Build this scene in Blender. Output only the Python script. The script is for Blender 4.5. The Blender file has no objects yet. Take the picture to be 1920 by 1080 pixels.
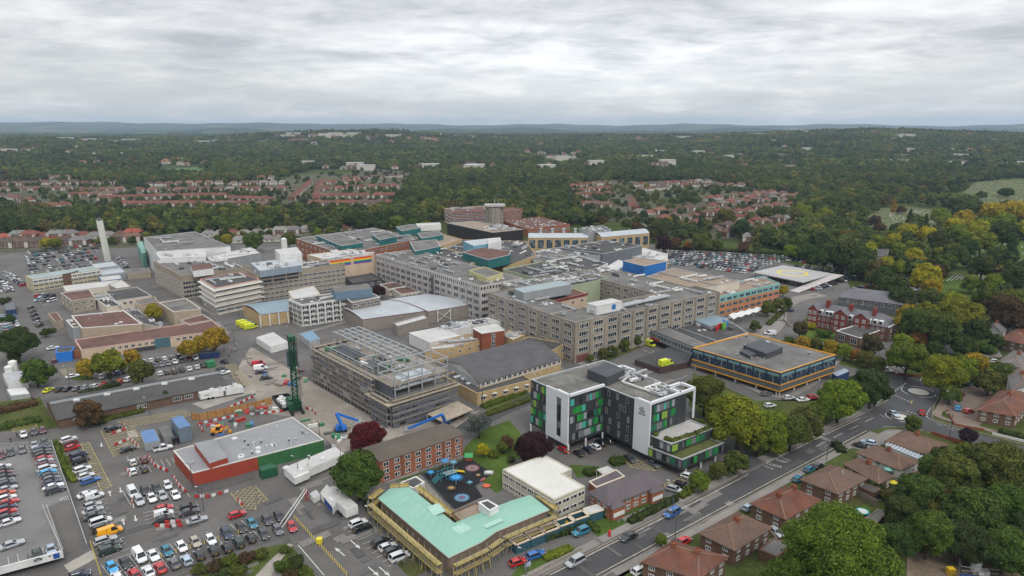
import bpy, bmesh, math, random
import numpy as np
from mathutils import Vector, Matrix, noise as mnoise
random.seed(11)
SC = bpy.context.scene
COL = SC.collection
R = math.radians
# ------------------------------------------------------------------ camera model (survey of the photograph: pixel -> ground point)
CH = 90.0; FPX = 1290.0; PITCH = math.atan((540-235)/FPX)
def P(u, v, z=0.0):
 x = (u-960)/FPX; y = (540-v)/FPX
 fy = math.cos(PITCH)+y*math.sin(PITCH); uz = -math.sin(PITCH)+y*math.cos(PITCH)
 t = (z-CH)/uz
 return Vector((x*t, fy*t, z))
def proj(X, Y, Z):
 dz = Z-CH; d = Y*math.cos(PITCH)-dz*math.sin(PITCH); yy = Y*math.sin(PITCH)+dz*math.cos(PITCH)
 return (960+FPX*X/d, 540-FPX*yy/d)
ZOOM = {'A':(0,780,3.6),'B':(480,780,3.6),'C':(960,780,3.6),'D':(1440,780,3.6),'E':(0,560,4),'F':(480,560,4),'G':(960,560,4),'H':(1440,560,4),
  'I':(0,380,4.8),'J':(350,380,4.8),'K':(700,350,4.8),'L':(1050,380,4.8),'M':(1400,380,3.692),'N':(0,200,3),'O':(640,200,3),'S':(1280,200,3)}
def Q(k, x, y):
 a, b, s = ZOOM[k]; return (a+x/s, b+y/s)
def inpoly(u, v, poly):
 c = False; n = len(poly); j = n-1
 for i in range(n):
  xi, yi = poly[i]; xj, yj = poly[j]
  if (yi > v) != (yj > v) and u < (xj-xi)*(v-yi)/(yj-yi)+xi: c = not c
  j = i
 return c
# ------------------------------------------------------------------ objects
def tag(o, label=None, cat=None, group=None, kind=None):
 if label: o['label'] = label
 if cat: o['category'] = cat
 if group: o['group'] = group
 if kind: o['kind'] = kind
 return o
def empty(name, loc=(0,0,0), rz=0.0):
 o = bpy.data.objects.new(name, None); COL.objects.link(o); o.location = loc; o.rotation_euler = (0,0,rz); o.empty_display_size = .3
 return o
def thing(name, label, cat, loc=(0,0,0), rz=0.0, group=None):
 return tag(empty(name, loc, rz), label, cat, group)
def put(name, mesh, parent=None, loc=None, rz=None, scale=None):
 o = bpy.data.objects.new(name, mesh); COL.objects.link(o)
 if parent is not None: o.parent = parent
 if loc is not None: o.location = loc
 if rz is not None: o.rotation_euler = (0,0,rz)
 if scale is not None: o.scale = scale
 return o
class MB:
 def __init__(s): s.v = []; s.f = []; s.m = []; s.mats = []
 def mi(s, m):
  if m not in s.mats: s.mats.append(m)
  return s.mats.index(m)
 def face(s, pts, m):
  n = len(s.v); s.v += [tuple(p) for p in pts]; s.f.append(tuple(range(n, n+len(pts)))); s.m.append(s.mi(m)); return s
 def box(s, a, b, m, rz=0.0, c=(0,0,0)):
  x0,y0,z0 = a; x1,y1,z1 = b
  p = [(x0,y0,z0),(x1,y0,z0),(x1,y1,z0),(x0,y1,z0),(x0,y0,z1),(x1,y0,z1),(x1,y1,z1),(x0,y1,z1)]
  if rz or c != (0,0,0):
   cs, sn = math.cos(rz), math.sin(rz)
   p = [(c[0]+x*cs-y*sn, c[1]+x*sn+y*cs, c[2]+z) for x,y,z in p]
  return s.hexa(p, m)
 def hexa(s, p, m):
  n = len(s.v); s.v += [tuple(q) for q in p]; k = s.mi(m)
  for f in ((0,3,2,1),(4,5,6,7),(0,1,5,4),(1,2,6,5),(2,3,7,6),(3,0,4,7)):
   s.f.append(tuple(n+i for i in f)); s.m.append(k)
  return s
 def prism(s, poly, z0, z1, m, top=True, bottom=False, mtop=None):
  poly = ccw(poly); n = len(poly); b = len(s.v); k = s.mi(m)
  s.v += [(p[0],p[1],z0) for p in poly]+[(p[0],p[1],z1) for p in poly]
  for i in range(n):
   j = (i+1)%n; s.f.append((b+i,b+j,b+n+j,b+n+i)); s.m.append(k)
  if top: s.f.append(tuple(b+n+i for i in range(n))); s.m.append(s.mi(mtop or m))
  if bottom: s.f.append(tuple(b+i for i in reversed(range(n)))); s.m.append(k)
  return s
 def bar(s, a, b, w, m, h=None):
  a = Vector(a); b = Vector(b); d = b-a; L = d.length
  if L < 1e-5: return s
  d.normalize(); up = Vector((0,0,1)) if abs(d.z) < .95 else Vector((1,0,0))
  x = d.cross(up).normalized()*(w/2); y = d.cross(x).normalized()*((h or w)/2)
  return s.hexa([a-x-y,a+x-y,a+x+y,a-x+y,b-x-y,b+x-y,b+x+y,b-x+y], m)
 def tube(s, a, b, r, m, r2=None, n=8, cap=True):
  a = Vector(a); b = Vector(b); d = (b-a).normalized(); up = Vector((0,0,1)) if abs(d.z) < .95 else Vector((1,0,0))
  x = d.cross(up).normalized(); y = d.cross(x); r2 = r if r2 is None else r2; k = s.mi(m); q = len(s.v)
  for i in range(n):
   t = 2*math.pi*i/n; e = x*math.cos(t)+y*math.sin(t); s.v.append(tuple(a+e*r)); s.v.append(tuple(b+e*r2))
  for i in range(n):
   j = (i+1)%n; s.f.append((q+2*i,q+2*i+1,q+2*j+1,q+2*j)); s.m.append(k)
  if cap:
   s.f.append(tuple(q+2*i for i in range(n))); s.m.append(k)
   s.f.append(tuple(q+2*i+1 for i in reversed(range(n)))); s.m.append(k)
  return s
 def mesh(s, name, smooth=False):
  me = bpy.data.meshes.new(name); me.from_pydata(s.v, [], s.f)
  for m in s.mats: me.materials.append(m)
  me.polygons.foreach_set('material_index', s.m)
  if smooth: me.polygons.foreach_set('use_smooth', [True]*len(s.f))
  me.update(); return me
 def build(s, name, parent=None, smooth=False):
  return put(name, s.mesh(name, smooth), parent)
def ccw(poly):
 a = sum(poly[i][0]*poly[(i+1)%len(poly)][1]-poly[(i+1)%len(poly)][0]*poly[i][1] for i in range(len(poly)))
 return list(poly) if a > 0 else list(reversed(poly))
def inset(poly, d):
 poly = ccw(poly); n = len(poly); out = []
 for i in range(n):
  a, b, c = Vector(poly[i-1][:2]), Vector(poly[i][:2]), Vector(poly[(i+1)%n][:2])
  e1 = (b-a).normalized(); e2 = (c-b).normalized(); n1 = Vector((-e1.y,e1.x)); n2 = Vector((-e2.y,e2.x))
  k = n1+n2; q = k.dot(k)
  k = k*(2*d/q) if q > .15 else n1*d
  out.append((b+k).to_tuple())
 return out
# ------------------------------------------------------------------ materials
def nt(name):
 m = bpy.data.materials.new(name); m.use_nodes = True; t = m.node_tree; t.nodes.clear()
 o = t.nodes.new('ShaderNodeOutputMaterial'); b = t.nodes.new('ShaderNodeBsdfPrincipled'); t.links.new(b.outputs[0], o.inputs[0])
 return m, t, b
def node(t, kind, **kw):
 n = t.nodes.new(kind)
 for k, v in kw.items(): setattr(n, k, v)
 return n
def mixc(t, a, b, fac, mode='MIX'):
 n = t.nodes.new('ShaderNodeMix'); n.data_type = 'RGBA'; n.blend_type = mode
 for i, x in ((6,a),(7,b),(0,fac)):
  if isinstance(x, (int,float)): n.inputs[i].default_value = x
  elif isinstance(x, tuple): n.inputs[i].default_value = (*x[:3],1)
  else: t.links.new(x, n.inputs[i])
 return n.outputs[2]
def noise(t, scale, detail=4, rough=.55, coord='Object', vec=None, stretch=None):
 n = node(t, 'ShaderNodeTexNoise'); n.inputs['Scale'].default_value = scale; n.inputs['Detail'].default_value = detail; n.inputs['Roughness'].default_value = rough
 if vec is None:
  if coord == 'World': vec = node(t, 'ShaderNodeNewGeometry').outputs['Position']
  else: vec = node(t, 'ShaderNodeTexCoord').outputs[coord]
 if stretch:
  mp = node(t, 'ShaderNodeMapping'); mp.inputs['Scale'].default_value = stretch; t.links.new(vec, mp.inputs[0]); vec = mp.outputs[0]
 t.links.new(vec, n.inputs['Vector']); return n.outputs[0]
def ramp(t, x, stops):
 r = node(t, 'ShaderNodeValToRGB'); e = r.color_ramp.elements
 while len(e) < len(stops): e.new(.5)
 for i, (p, c) in enumerate(stops):
  e[i].position = p; e[i].color = (*c[:3],1) if isinstance(c, tuple) else (c,c,c,1)
 t.links.new(x, r.inputs[0]); return r.outputs[0]
def sc3(c, k): return (c[0]*k, c[1]*k, c[2]*k)
MATS = {}
def surf(name, c, var=.22, scale=.35, rough=.8, spec=.3, metal=0.0, fine=.12, fscale=4.0, stain=None, coord='World', streak=False):
 """weathered matte surface: broad blotches, fine grain and, if asked, stains of another colour"""
 if name in MATS: return MATS[name]
 m, t, b = nt(name)
 n1 = noise(t, scale, 5, .6, coord, stretch=((1,1,.15) if streak else None)); n2 = noise(t, fscale, 3, .6, coord)
 k1 = ramp(t, n1, [(.3, 1-var), (.7, 1+var)]); k2 = ramp(t, n2, [(.3, 1-fine), (.7, 1+fine)])
 col = mixc(t, mixc(t, c, k1, 1.0, 'MULTIPLY'), k2, 1.0, 'MULTIPLY')
 if stain:
  n3 = noise(t, stain[1], 6, .65, coord); col = mixc(t, col, stain[0], ramp(t, n3, [(stain[2], 0.0), (stain[2]+.16, stain[3])]))
 t.links.new(col, b.inputs['Base Color']); b.inputs['Roughness'].default_value = rough; b.inputs['Specular IOR Level'].default_value = spec; b.inputs['Metallic'].default_value = metal
 MATS[name] = m; return m
def tinted(name, rough=.8, spec=.3, var=.15, scale=.8, metal=0, coat=0, fine=.08, rows=None):
 """colour comes from the object's own colour, so copies that share a mesh differ"""
 m, t, b = nt(name); oi = node(t, 'ShaderNodeObjectInfo')
 n1 = noise(t, scale, 4, .6, 'Object'); k1 = ramp(t, n1, [(.3, 1-var), (.7, 1+var)])
 col = mixc(t, oi.outputs['Color'], k1, 1.0, 'MULTIPLY')
 n2 = noise(t, 6, 3, .6, 'Object'); col = mixc(t, col, ramp(t, n2, [(.3,1-fine),(.7,1+fine)]), 1.0, 'MULTIPLY')
 t.links.new(col, b.inputs['Base Color']); b.inputs['Roughness'].default_value = rough; b.inputs['Specular IOR Level'].default_value = spec
 b.inputs['Metallic'].default_value = metal; b.inputs['Coat Weight'].default_value = coat
 return m
def flat(name, c, rough=.6, spec=.4, metal=0, emis=None):
 if name in MATS: return MATS[name]
 m, t, b = nt(name); b.inputs['Base Color'].default_value = (*c,1); b.inputs['Roughness'].default_value = rough; b.inputs['Specular IOR Level'].default_value = spec; b.inputs['Metallic'].default_value = metal
 MATS[name] = m; return m
# ------------------------------------------------------------------ camera, sun, sky, air
cd = bpy.data.cameras.new('camera'); cam = bpy.data.objects.new('camera', cd); COL.objects.link(cam); SC.camera = cam
cam.location = (0,0,CH); cam.rotation_euler = (math.pi/2-PITCH,0,0); cd.sensor_width = 36; cd.lens = 36*FPX/1920; cd.clip_start = 1; cd.clip_end = 60000
SC.view_settings.view_transform = 'Standard'; SC.view_settings.look = 'None'; SC.view_settings.gamma = 1; SC.view_settings.exposure = 0.0
SUN_EL, SUN_AZ = R(48), R(155)
sl = bpy.data.lights.new('sun','SUN'); sl.energy = 1.5; sl.angle = R(16); sl.color = (1,.96,.90)
so = bpy.data.objects.new('sun', sl); COL.objects.link(so)
sd = Vector((math.sin(SUN_AZ)*math.cos(SUN_EL), math.cos(SUN_AZ)*math.cos(SUN_EL), math.sin(SUN_EL))); so.rotation_euler = sd.to_track_quat('Z','Y').to_euler(); so.location = (0,0,400)
def make_world():
 w = bpy.data.worlds.new('World'); SC.world = w; w.use_nodes = True; t = w.node_tree; t.nodes.clear()
 out = node(t,'ShaderNodeOutputWorld'); bg = node(t,'ShaderNodeBackground'); t.links.new(bg.outputs[0], out.inputs[0])
 sky = node(t,'ShaderNodeTexSky', sky_type='NISHITA'); sky.sun_disc = False; sky.sun_elevation = SUN_EL; sky.sun_rotation = SUN_AZ
 tc = node(t,'ShaderNodeTexCoord'); sp = node(t,'ShaderNodeSeparateXYZ'); t.links.new(tc.outputs['Generated'], sp.inputs[0])
 def mth(op, a, b=None, clamp=False):
  n = node(t,'ShaderNodeMath', operation=op); n.use_clamp = clamp
  for i, x in enumerate((a,b)):
   if x is None: continue
   if isinstance(x,(int,float)): n.inputs[i].default_value = x
   else: t.links.new(x, n.inputs[i])
  return n.outputs[0]
 z = mth('MAXIMUM', sp.outputs[2], 0.0)
 den = mth('ADD', z, .115)
 cx = node(t,'ShaderNodeCombineXYZ'); t.links.new(mth('DIVIDE', sp.outputs[0], den), cx.inputs[0]); t.links.new(mth('DIVIDE', sp.outputs[1], den), cx.inputs[1])
 v = cx.outputs[0]
 big = noise(t, .95, 5, .55, vec=v, stretch=(.8,1.0,1)); mid = noise(t, 3.1, 8, .66, vec=v, stretch=(.8,1.0,1))
 for q in (big, mid): q.node.inputs['Distortion'].default_value = .45
 puff = noise(t, 15, 6, .6, coord='Generated', stretch=(.5,.5,2.6))
 s = mth('ADD', mth('MULTIPLY', big, .58), mth('MULTIPLY', mid, .42))
 shade = ramp(t, s, [(.33,(.44,.455,.49)),(.42,(.56,.575,.605)),(.49,(.70,.71,.73)),(.56,(.83,.835,.845)),(.64,(.98,.98,.98))])
 # low clouds: pale puffs towards the horizon
 lowf = ramp(t, z, [(0.0,1.0),(.045,.8),(.095,0.0)])
 low = ramp(t, puff, [(.36,(.66,.70,.74)),(.47,(.74,.765,.79)),(.55,(.84,.85,.86)),(.62,(.98,.98,.98))])
 c = mixc(t, shade, low, lowf)
 # bright opening in the cloud ahead, and the brighter zenith of an overcast sky
 dx = mth('SUBTRACT', sp.outputs[0], .06); dz = mth('SUBTRACT', sp.outputs[2], .085)
 gl = mth('ADD', mth('MULTIPLY', mth('MULTIPLY', dx, dx), 5.0), mth('MULTIPLY', mth('MULTIPLY', dz, dz), 260.0))
 gl = mth('MULTIPLY', mth('SUBTRACT', 1.0, gl, True), .30)
 zen = mth('ADD', mth('ADD', mth('ADD', mth('MULTIPLY', z, 1.1), .82), gl), mth('MULTIPLY', sp.outputs[0], .10))
 c = mixc(t, c, zen, 1.0, 'MULTIPLY')
 skyb = mixc(t, sky.outputs[0], (.012,.012,.012), 1.0, 'MULTIPLY')
 c = mixc(t, c, skyb, 1.0, 'ADD')
 t.links.new(c, bg.inputs[0]); bg.inputs[1].default_value = 1.0
make_world()
# ------------------------------------------------------------------ terrain
def sstep(x, a, b):
 t = np.clip((x-a)/(b-a), 0, 1); return t*t*(3-2*t)
def terr(X, Y):
 X = np.asarray(X, float); Y = np.asarray(Y, float); r = np.hypot(X, Y); az = np.degrees(np.arctan2(X, Y))
 w = (np.sin(X*.0011+1.3)*np.cos(Y*.0009+.4)+.6*np.sin(X*.0023-Y*.0017+2.)+.35*np.sin(X*.0051+Y*.0043))/1.95
 z = sstep(r, 950, 2600)*(16+13*w)
 z = z+np.exp(-((r-3000)/750)**2)*(46*np.exp(-((az-26)/13)**2)+44*np.exp(-((az+12)/9)**2)+12*np.exp(-((az+33)/9)**2)+22*np.exp(-((az-7)/9)**2))
 z = z*(1-.65*sstep(r, 4300, 6500))
 far = sstep(r, 8200, 11800)
 z = z+far*(92+12*w+34*np.exp(-((az+30)/17)**2)+9*np.sin(az*.55)+5*np.sin(az*1.9+1))*(1-.55*sstep(r, 12300, 14500))
 z = z+np.exp(-((r-7600)/700)**2)*(40+16*np.sin(az*.31+2)+10*np.sin(az*.8))
 return np.maximum(z, 0)
def make_terrain():
 az = np.radians(np.concatenate([np.arange(-60,60,.75), np.arange(60,300,6.)])); rr = np.concatenate([np.geomspace(30, 900, 14), np.geomspace(980, 14800, 74)])
 A, Rr = np.meshgrid(az, rr); X = Rr*np.sin(A); Y = Rr*np.cos(A); Z = terr(X, Y)
 n = len(az); v = np.stack([X.ravel(),Y.ravel(),Z.ravel()],1).tolist()+[[0,0,0]]; c = len(v)-1; f = []
 for i in range(len(rr)-1):
  for j in range(n):
   k = (j+1)%n; f.append((i*n+j,i*n+k,(i+1)*n+k,(i+1)*n+j)[::-1])
 for j in range(n): f.append((c, (j+1)%n, j)[::-1])
 m, t, b = nt('countryside')
 pos = node(t,'ShaderNodeNewGeometry').outputs['Position']
 fields = node(t,'ShaderNodeTexVoronoi'); fields.inputs['Scale'].default_value = .0042; mp = node(t,'ShaderNodeMapping'); mp.inputs['Scale'].default_value = (1,.6,0); t.links.new(pos, mp.inputs[0]); t.links.new(mp.outputs[0], fields.inputs['Vector'])
 fc = ramp(t, fields.outputs['Color'], [(.2,(.045,.065,.022)),(.45,(.06,.085,.03)),(.6,(.10,.105,.045)),(.78,(.23,.20,.12)),(.9,(.07,.095,.03))])
 ln = node(t,'ShaderNodeVectorMath', operation='LENGTH'); t.links.new(pos, ln.inputs[0])
 mr = node(t,'ShaderNodeMapRange'); mr.inputs[1].default_value = 5200; mr.inputs[2].default_value = 7200; t.links.new(ln.outputs['Value'], mr.inputs[0])
 wood = noise(t, .0021, 5, .6, vec=pos); wf = ramp(t, wood, [(.40,0.0),(.50,1.0)])
 farc = mixc(t, fc, (.022,.034,.018), wf)
 near = ramp(t, noise(t, .03, 6, .65, vec=pos), [(.3,(.032,.045,.014)),(.5,(.052,.068,.018)),(.7,(.078,.088,.026))])
 t.links.new(mixc(t, near, farc, mr.outputs[0]), b.inputs['Base Color']); b.inputs['Roughness'].default_value = .95; b.inputs['Specular IOR Level'].default_value = .05
 me = bpy.data.meshes.new('terrain'); me.from_pydata(v, [], f); me.materials.append(m); me.polygons.foreach_set('use_smooth',[True]*len(f)); me.update()
 tag(put('terrain', me), kind='structure')
make_terrain()
def make_haze():
 m = bpy.data.materials.new('haze'); m.use_nodes = True; t = m.node_tree; t.nodes.clear(); o = node(t,'ShaderNodeOutputMaterial'); v = node(t,'ShaderNodeVolumePrincipled')
 v.inputs['Color'].default_value = (.60,.79,1,1); v.inputs['Density'].default_value = 7.5e-5; v.inputs['Anisotropy'].default_value = .1
 t.links.new(v.outputs[0], o.inputs['Volume'])
 b = MB(); b.box((-15500,-15500,-1.2),(15500,15500,205), m); tag(b.build('haze'), kind='stuff')
make_haze()
# ------------------------------------------------------------------ ground sheets (each a few centimetres above the one below)
asphalt = surf('asphalt', (.120,.114,.108), .20, .06, .9, .2, 0, .10, 1.3, ((.078,.074,.071), .13, .55, .5))
asphalt_dark = surf('road asphalt', (.068,.068,.070), .16, .06, .88, .2, 0, .10, 1.5, ((.05,.05,.052), .14, .58, .5))
concrete = surf('concrete', (.30,.28,.245), .22, .12, .9, .2, 0, .12, 1.5, ((.16,.15,.13), .2, .56, .6))
paving = surf('paving', (.21,.195,.18), .18, .1, .9, .2, 0, .12, 2.0)
grassm = surf('grass', (.066,.105,.022), .30, .09, .95, .05, 0, .25, 1.6, ((.10,.10,.035), .07, .55, .5))
roughm = surf('rough grass', (.068,.085,.024), .35, .10, .95, .05, 0, .3, 1.1, ((.09,.075,.04), .08, .52, .6))
soil = surf('bare soil', (.17,.135,.095), .3, .12, .95, .05, 0, .2, 1.5)
rubberm = surf('black play surface', (.022,.023,.026), .2, .3, .9, .1)
whitep = surf('white road paint', (.50,.50,.48), .18, 1.2, .7, .2, 0, .15, 5)
yellowp = surf('yellow road paint', (.42,.345,.16), .35, .8, .7, .2, 0, .15, 5)
Z1, Z2, Z3, ZM = .02, .035, .115, .165
NSH = [0]
def lift(z): NSH[0] += 1; return z+.0008*NSH[0] if z == Z2 else z+.0005*NSH[0] if z == Z3 else z
def sheet(name, pts, z, m, kind='structure', label=None, cat=None, px=True):
 z = lift(z); poly = ccw([P(*p)[:2] if px else p for p in pts]); b = MB(); b.face([(x,y,z+(float(terr(x,y)) if z >= .4 else 0)) for x,y in poly], m); return tag(b.build(name), label, cat, None, kind)
def band(pts, w, z, m, b=None):
 """a ribbon of width w (metres) along ground points"""
 b = b or MB(); pts = [Vector(p[:2]) for p in pts]; L = []; Rr = []
 for i, p in enumerate(pts):
  a = pts[max(0,i-1)]; c = pts[min(len(pts)-1,i+1)]; d = (c-a).normalized(); n = Vector((-d.y,d.x))*w/2; L.append(p+n); Rr.append(p-n)
 for i in range(len(pts)-1):
  b.face([(*Rr[i],z),(*Rr[i+1],z),(*L[i+1],z),(*L[i],z)], m)
 return b
def smooth(pts, n=6):
 p = [Vector(q[:2]) for q in pts]; out = []
 for i in range(len(p)-1):
  a, b, c, d = p[max(i-1,0)], p[i], p[i+1], p[min(i+2,len(p)-1)]
  for k in range(n):
   t = k/n; out.append(.5*((2*b)+(c-a)*t+(2*a-5*b+4*c-d)*t*t+(3*b-a-3*c+d)*t**3))
 return out+[p[-1]]
G = lambda pts: [P(*p) for p in pts]
# the whole campus is tarmac; gardens, lawns and beds lie on it
sheet('campus_ground', [(-260,1190),(1000,1190),(1440,905),(1640,770),(1700,690),(1690,640),(1600,560),(1590,530),(1500,500),(1380,470),(1250,462),(1180,452),(1000,452),(640,448),(300,452),(0,470),(-160,520),(-420,780)], Z1, asphalt)
sheet('residential_ground', [(1124,1100),(1632,805),(1720,775),(1800,800),(1990,880),(2200,1000),(1990,1120),(1150,1120)], Z1, roughm)
# ------------------------------------------------------------------ trees
def rot_quads(c, nrm, size, rng, aspect=.8):
 n = len(c); up = rng.normal(size=(n,3)); t = np.cross(nrm, up); t /= np.linalg.norm(t,axis=1)[:,None]+1e-9; s = np.cross(nrm, t)
 a = t*size[:,None]; b = s*(size*aspect)[:,None]; bend = nrm*(size*rng.uniform(-.25,.25,n))[:,None]
 v = np.stack([c-a, c-b+bend, c+a, c+b+bend],1); return v.reshape(-1,3)
def ico(sub):
 bm = bmesh.new(); bmesh.ops.create_icosphere(bm, subdivisions=sub, radius=1); v = np.array([x.co[:] for x in bm.verts]); f = np.array([[w.index for w in q.verts] for q in bm.faces]); bm.free(); return v, f
ICO1, ICO2 = ico(1), ico(2)
def crown_data(seed, leaves, leaf, kind='round', lobes=11, core=.80, lr=1.0):
 rng = np.random.default_rng(seed); L = []
 if kind == 'round':
  for i in range(lobes):
   a = 2*math.pi*(i*0.618+rng.uniform(-.08,.08)); h = rng.uniform(0,1); rad = (.62+.22*(1-lr))*math.sqrt(max(0,1-(h*1.05-.25)**2))*rng.uniform(.65,1.08)
   L.append((rad*math.cos(a), rad*math.sin(a), .62+h*.95, rng.uniform(.32,.50)*lr))
  L.append((0,0,1.12,.64)); L.append((.1,.05,1.55,.40*lr+.05)); L.append((-.3,.1,.95,.5)); L.append((.3,-.1,.95,.5))
 elif kind == 'tall':
  for i in range(lobes):
   h = (i+.5)/lobes; rad = .42*(1-h)**.8; a = i*2.4; L.append((rad*math.cos(a)*rng.uniform(.4,1), rad*math.sin(a)*rng.uniform(.4,1), .35+h*3.0, .16+.5*(1-h)**.75))
 elif kind == 'bush':
  for i in range(lobes):
   a = i*2.4; rad = rng.uniform(.15,.62); L.append((rad*math.cos(a), rad*math.sin(a), rng.uniform(.25,.62), rng.uniform(.3,.46)))
 elif kind == 'open':
  for i in range(lobes):
   a = i*2.4; h = rng.uniform(0,1); rad = rng.uniform(.3,.85)*math.sqrt(1-(h-.3)**2); L.append((rad*math.cos(a), rad*math.sin(a), .6+h*1.0, rng.uniform(.2,.32)))
 L = np.array(L); vol = L[:,3]**2; k = rng.choice(len(L), leaves, p=vol/vol.sum())
 d = rng.normal(size=(leaves,3)); d[:,2] = np.where(d[:,2] < -.4, -d[:,2], d[:,2]); d /= np.linalg.norm(d,axis=1)[:,None]
 bump = 1+.10*np.sin(d[:,0]*7+k)*np.sin(d[:,1]*7+2*k)*np.sin(d[:,2]*6+k)
 rad = L[k,3]*bump*rng.uniform(.84,1.10,leaves); c = L[k,:3]+d*rad[:,None]
 keep = np.ones(leaves,bool)
 for j in range(len(L)): keep &= ~((np.linalg.norm(c-L[j,:3],axis=1) < L[j,3]*.78)&(k != j))
 c, d = c[keep], d[keep]; nrm = d+rng.normal(size=d.shape)*.5+np.array([0,0,.25]); nrm /= np.linalg.norm(nrm,axis=1)[:,None]
 V = rot_quads(c, nrm, leaf*rng.uniform(.55,1.25,len(c)), rng); F4 = np.arange(len(V)).reshape(-1,4)
 cv, cf = ICO1 if leaves < 900 else ICO2; TV = []; TF = []; o = len(V)
 for j in range(len(L)):
  w = cv*(1+.13*np.sin(cv[:,[0]]*9+j)*np.sin(cv[:,[1]]*8+j*2)*np.sin(cv[:,[2]]*8)); TV.append(L[j,:3]+w*L[j,3]*core); TF.append(cf+o); o += len(cv)
 return np.concatenate([V]+TV), F4, np.concatenate(TF)
def fast_mesh(name, V, quads, tris, mats, midx=None):
 me = bpy.data.meshes.new(name); nq, ntr = len(quads), len(tris); me.vertices.add(len(V)); me.vertices.foreach_set('co', np.asarray(V,np.float32).ravel())
 loops = np.concatenate([np.asarray(quads,np.int32).ravel(), np.asarray(tris,np.int32).ravel()]); me.loops.add(len(loops)); me.loops.foreach_set('vertex_index', loops)
 st = np.concatenate([np.arange(nq)*4, nq*4+np.arange(ntr)*3]).astype(np.int32); me.polygons.add(nq+ntr); me.polygons.foreach_set('loop_start', st)
 for m in mats: me.materials.append(m)
 if midx is not None: me.polygons.foreach_set('material_index', np.asarray(midx,np.int32))
 me.update(calc_edges=True); me.validate(); return me
def leaf_mat(name, stops=None):
 m, t, b = nt(name); oi = node(t,'ShaderNodeObjectInfo'); g = node(t,'ShaderNodeNewGeometry')
 base = oi.outputs['Color'] if stops is None else ramp(t, oi.outputs['Random'], stops)
 if stops is not None:
  n0 = noise(t, .0055, 3, .55, vec=oi.outputs['Location']); base = mixc(t, base, ramp(t, n0, [(.34,(.62,.70,.72)),(.5,(1,1,1)),(.66,(1.4,1.38,1.12))]), 1.0, 'MULTIPLY')
 k = ramp(t, g.outputs['Random Per Island'], [(0,.62),(.5,1.0),(1,1.5)])
 n = noise(t, 1.9, 3, .6, 'Object'); k2 = ramp(t, n, [(.32,(.66,.74,.78)),(.5,(1,1,1)),(.68,(1.42,1.3,1.0))])
 c = mixc(t, mixc(t, base, k, 1.0, 'MULTIPLY'), k2, 1.0, 'MULTIPLY')
 t.links.new(c, b.inputs['Base Color']); b.inputs['Roughness'].default_value = .75; b.inputs['Specular IOR Level'].default_value = .18
 tr = node(t,'ShaderNodeBsdfTranslucent'); t.links.new(c, tr.inputs[0]); mx = node(t,'ShaderNodeMixShader'); mx.inputs[0].default_value = .22
 out = [x for x in t.nodes if x.type == 'OUTPUT_MATERIAL'][0]; t.links.new(b.outputs[0], mx.inputs[1]); t.links.new(tr.outputs[0], mx.inputs[2]); t.links.new(mx.outputs[0], out.inputs[0]); return m
LEAF = leaf_mat('leaves'); BARK = surf('bark', (.085,.065,.048), .25, 2.0, .9, .1)
WOODSTOPS = [(0,(.032,.051,.015)),(.3,(.050,.074,.018)),(.55,(.068,.092,.021)),(.80,(.088,.106,.023)),(.92,(.120,.122,.024)),(.96,(.09,.07,.022)),(1,(.036,.054,.018))]
WLEAF = leaf_mat('woodland leaves', WOODSTOPS)
def crown_mesh(name, seed, leaves, leaf, kind='round', mat=None, lobes=11, core=.8, lr=1.0):
 V, q, tr = crown_data(seed, leaves, leaf, kind, lobes, core, lr); return fast_mesh(name, V, q, tr, [mat or LEAF])
HERO = [crown_mesh('crown', 5+i, 52000, .020, lobes=64, lr=.52) for i in range(2)]
NEAR = [crown_mesh('crown', 10+i, 14000, .040, lobes=34, lr=.62) for i in range(4)]
MID = [crown_mesh('crown', 30+i, 3200, .078, lobes=18, lr=.78) for i in range(6)]
TALL = [crown_mesh('crown', 50+i, 1900, .09, 'tall', lobes=9) for i in range(2)]
BUSH = [crown_mesh('crown', 60+i, 1500, .085, 'bush', lobes=9) for i in range(3)]
OPEN = [crown_mesh('crown', 70+i, 3000, .05, 'open', lobes=26, core=.3) for i in range(2)]
def trunk_mesh(seed, tall=False, low=False):
 rng = random.Random(seed); b = MB(); h = 1.0; b.tube((0,0,-.05),(0,0,h*.45), .075, BARK, .055, 7); b.tube((0,0,h*.45),(.04,.02,2.6 if tall else 1.25), .055, BARK, .02, 6)
 if not tall:
  for i in range(6):
   a = i*2.4+rng.random(); z = .4+.1*i; e = (.55*math.cos(a), .55*math.sin(a), z+.45); b.tube((0,0,z), e, .032, BARK, .012, 5)
 return b.mesh('trunk', True)
TRUNKS = [trunk_mesh(i) for i in range(3)]; TTALL = trunk_mesh(9, True)
TREES = []
GREENS = dict(dark=(.040,.060,.014), green=(.057,.088,.015), fresh=(.098,.130,.015), olive=(.078,.094,.017), lime=(.135,.165,.014), yellow=(.26,.235,.012), gold=(.25,.185,.014),
     orange=(.20,.095,.02), rust=(.085,.05,.024), maroon=(.030,.010,.012), red=(.085,.012,.014), brown=(.062,.045,.022), grey=(.085,.095,.075), purple=(.028,.018,.022))
CWORD = dict(dark='dark green', green='green', fresh='bright green', olive='olive green', lime='yellow-green', yellow='yellow', gold='golden yellow', orange='orange', rust='rust brown', maroon='dark maroon', red='crimson', brown='brown-green', grey='silvery grey', purple='blackish purple')
def ppm(x, y, z=0):   # pixels per metre in the photograph at a point
 return FPX/(y*math.cos(PITCH)-(z-CH)*math.sin(PITCH))
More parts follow.
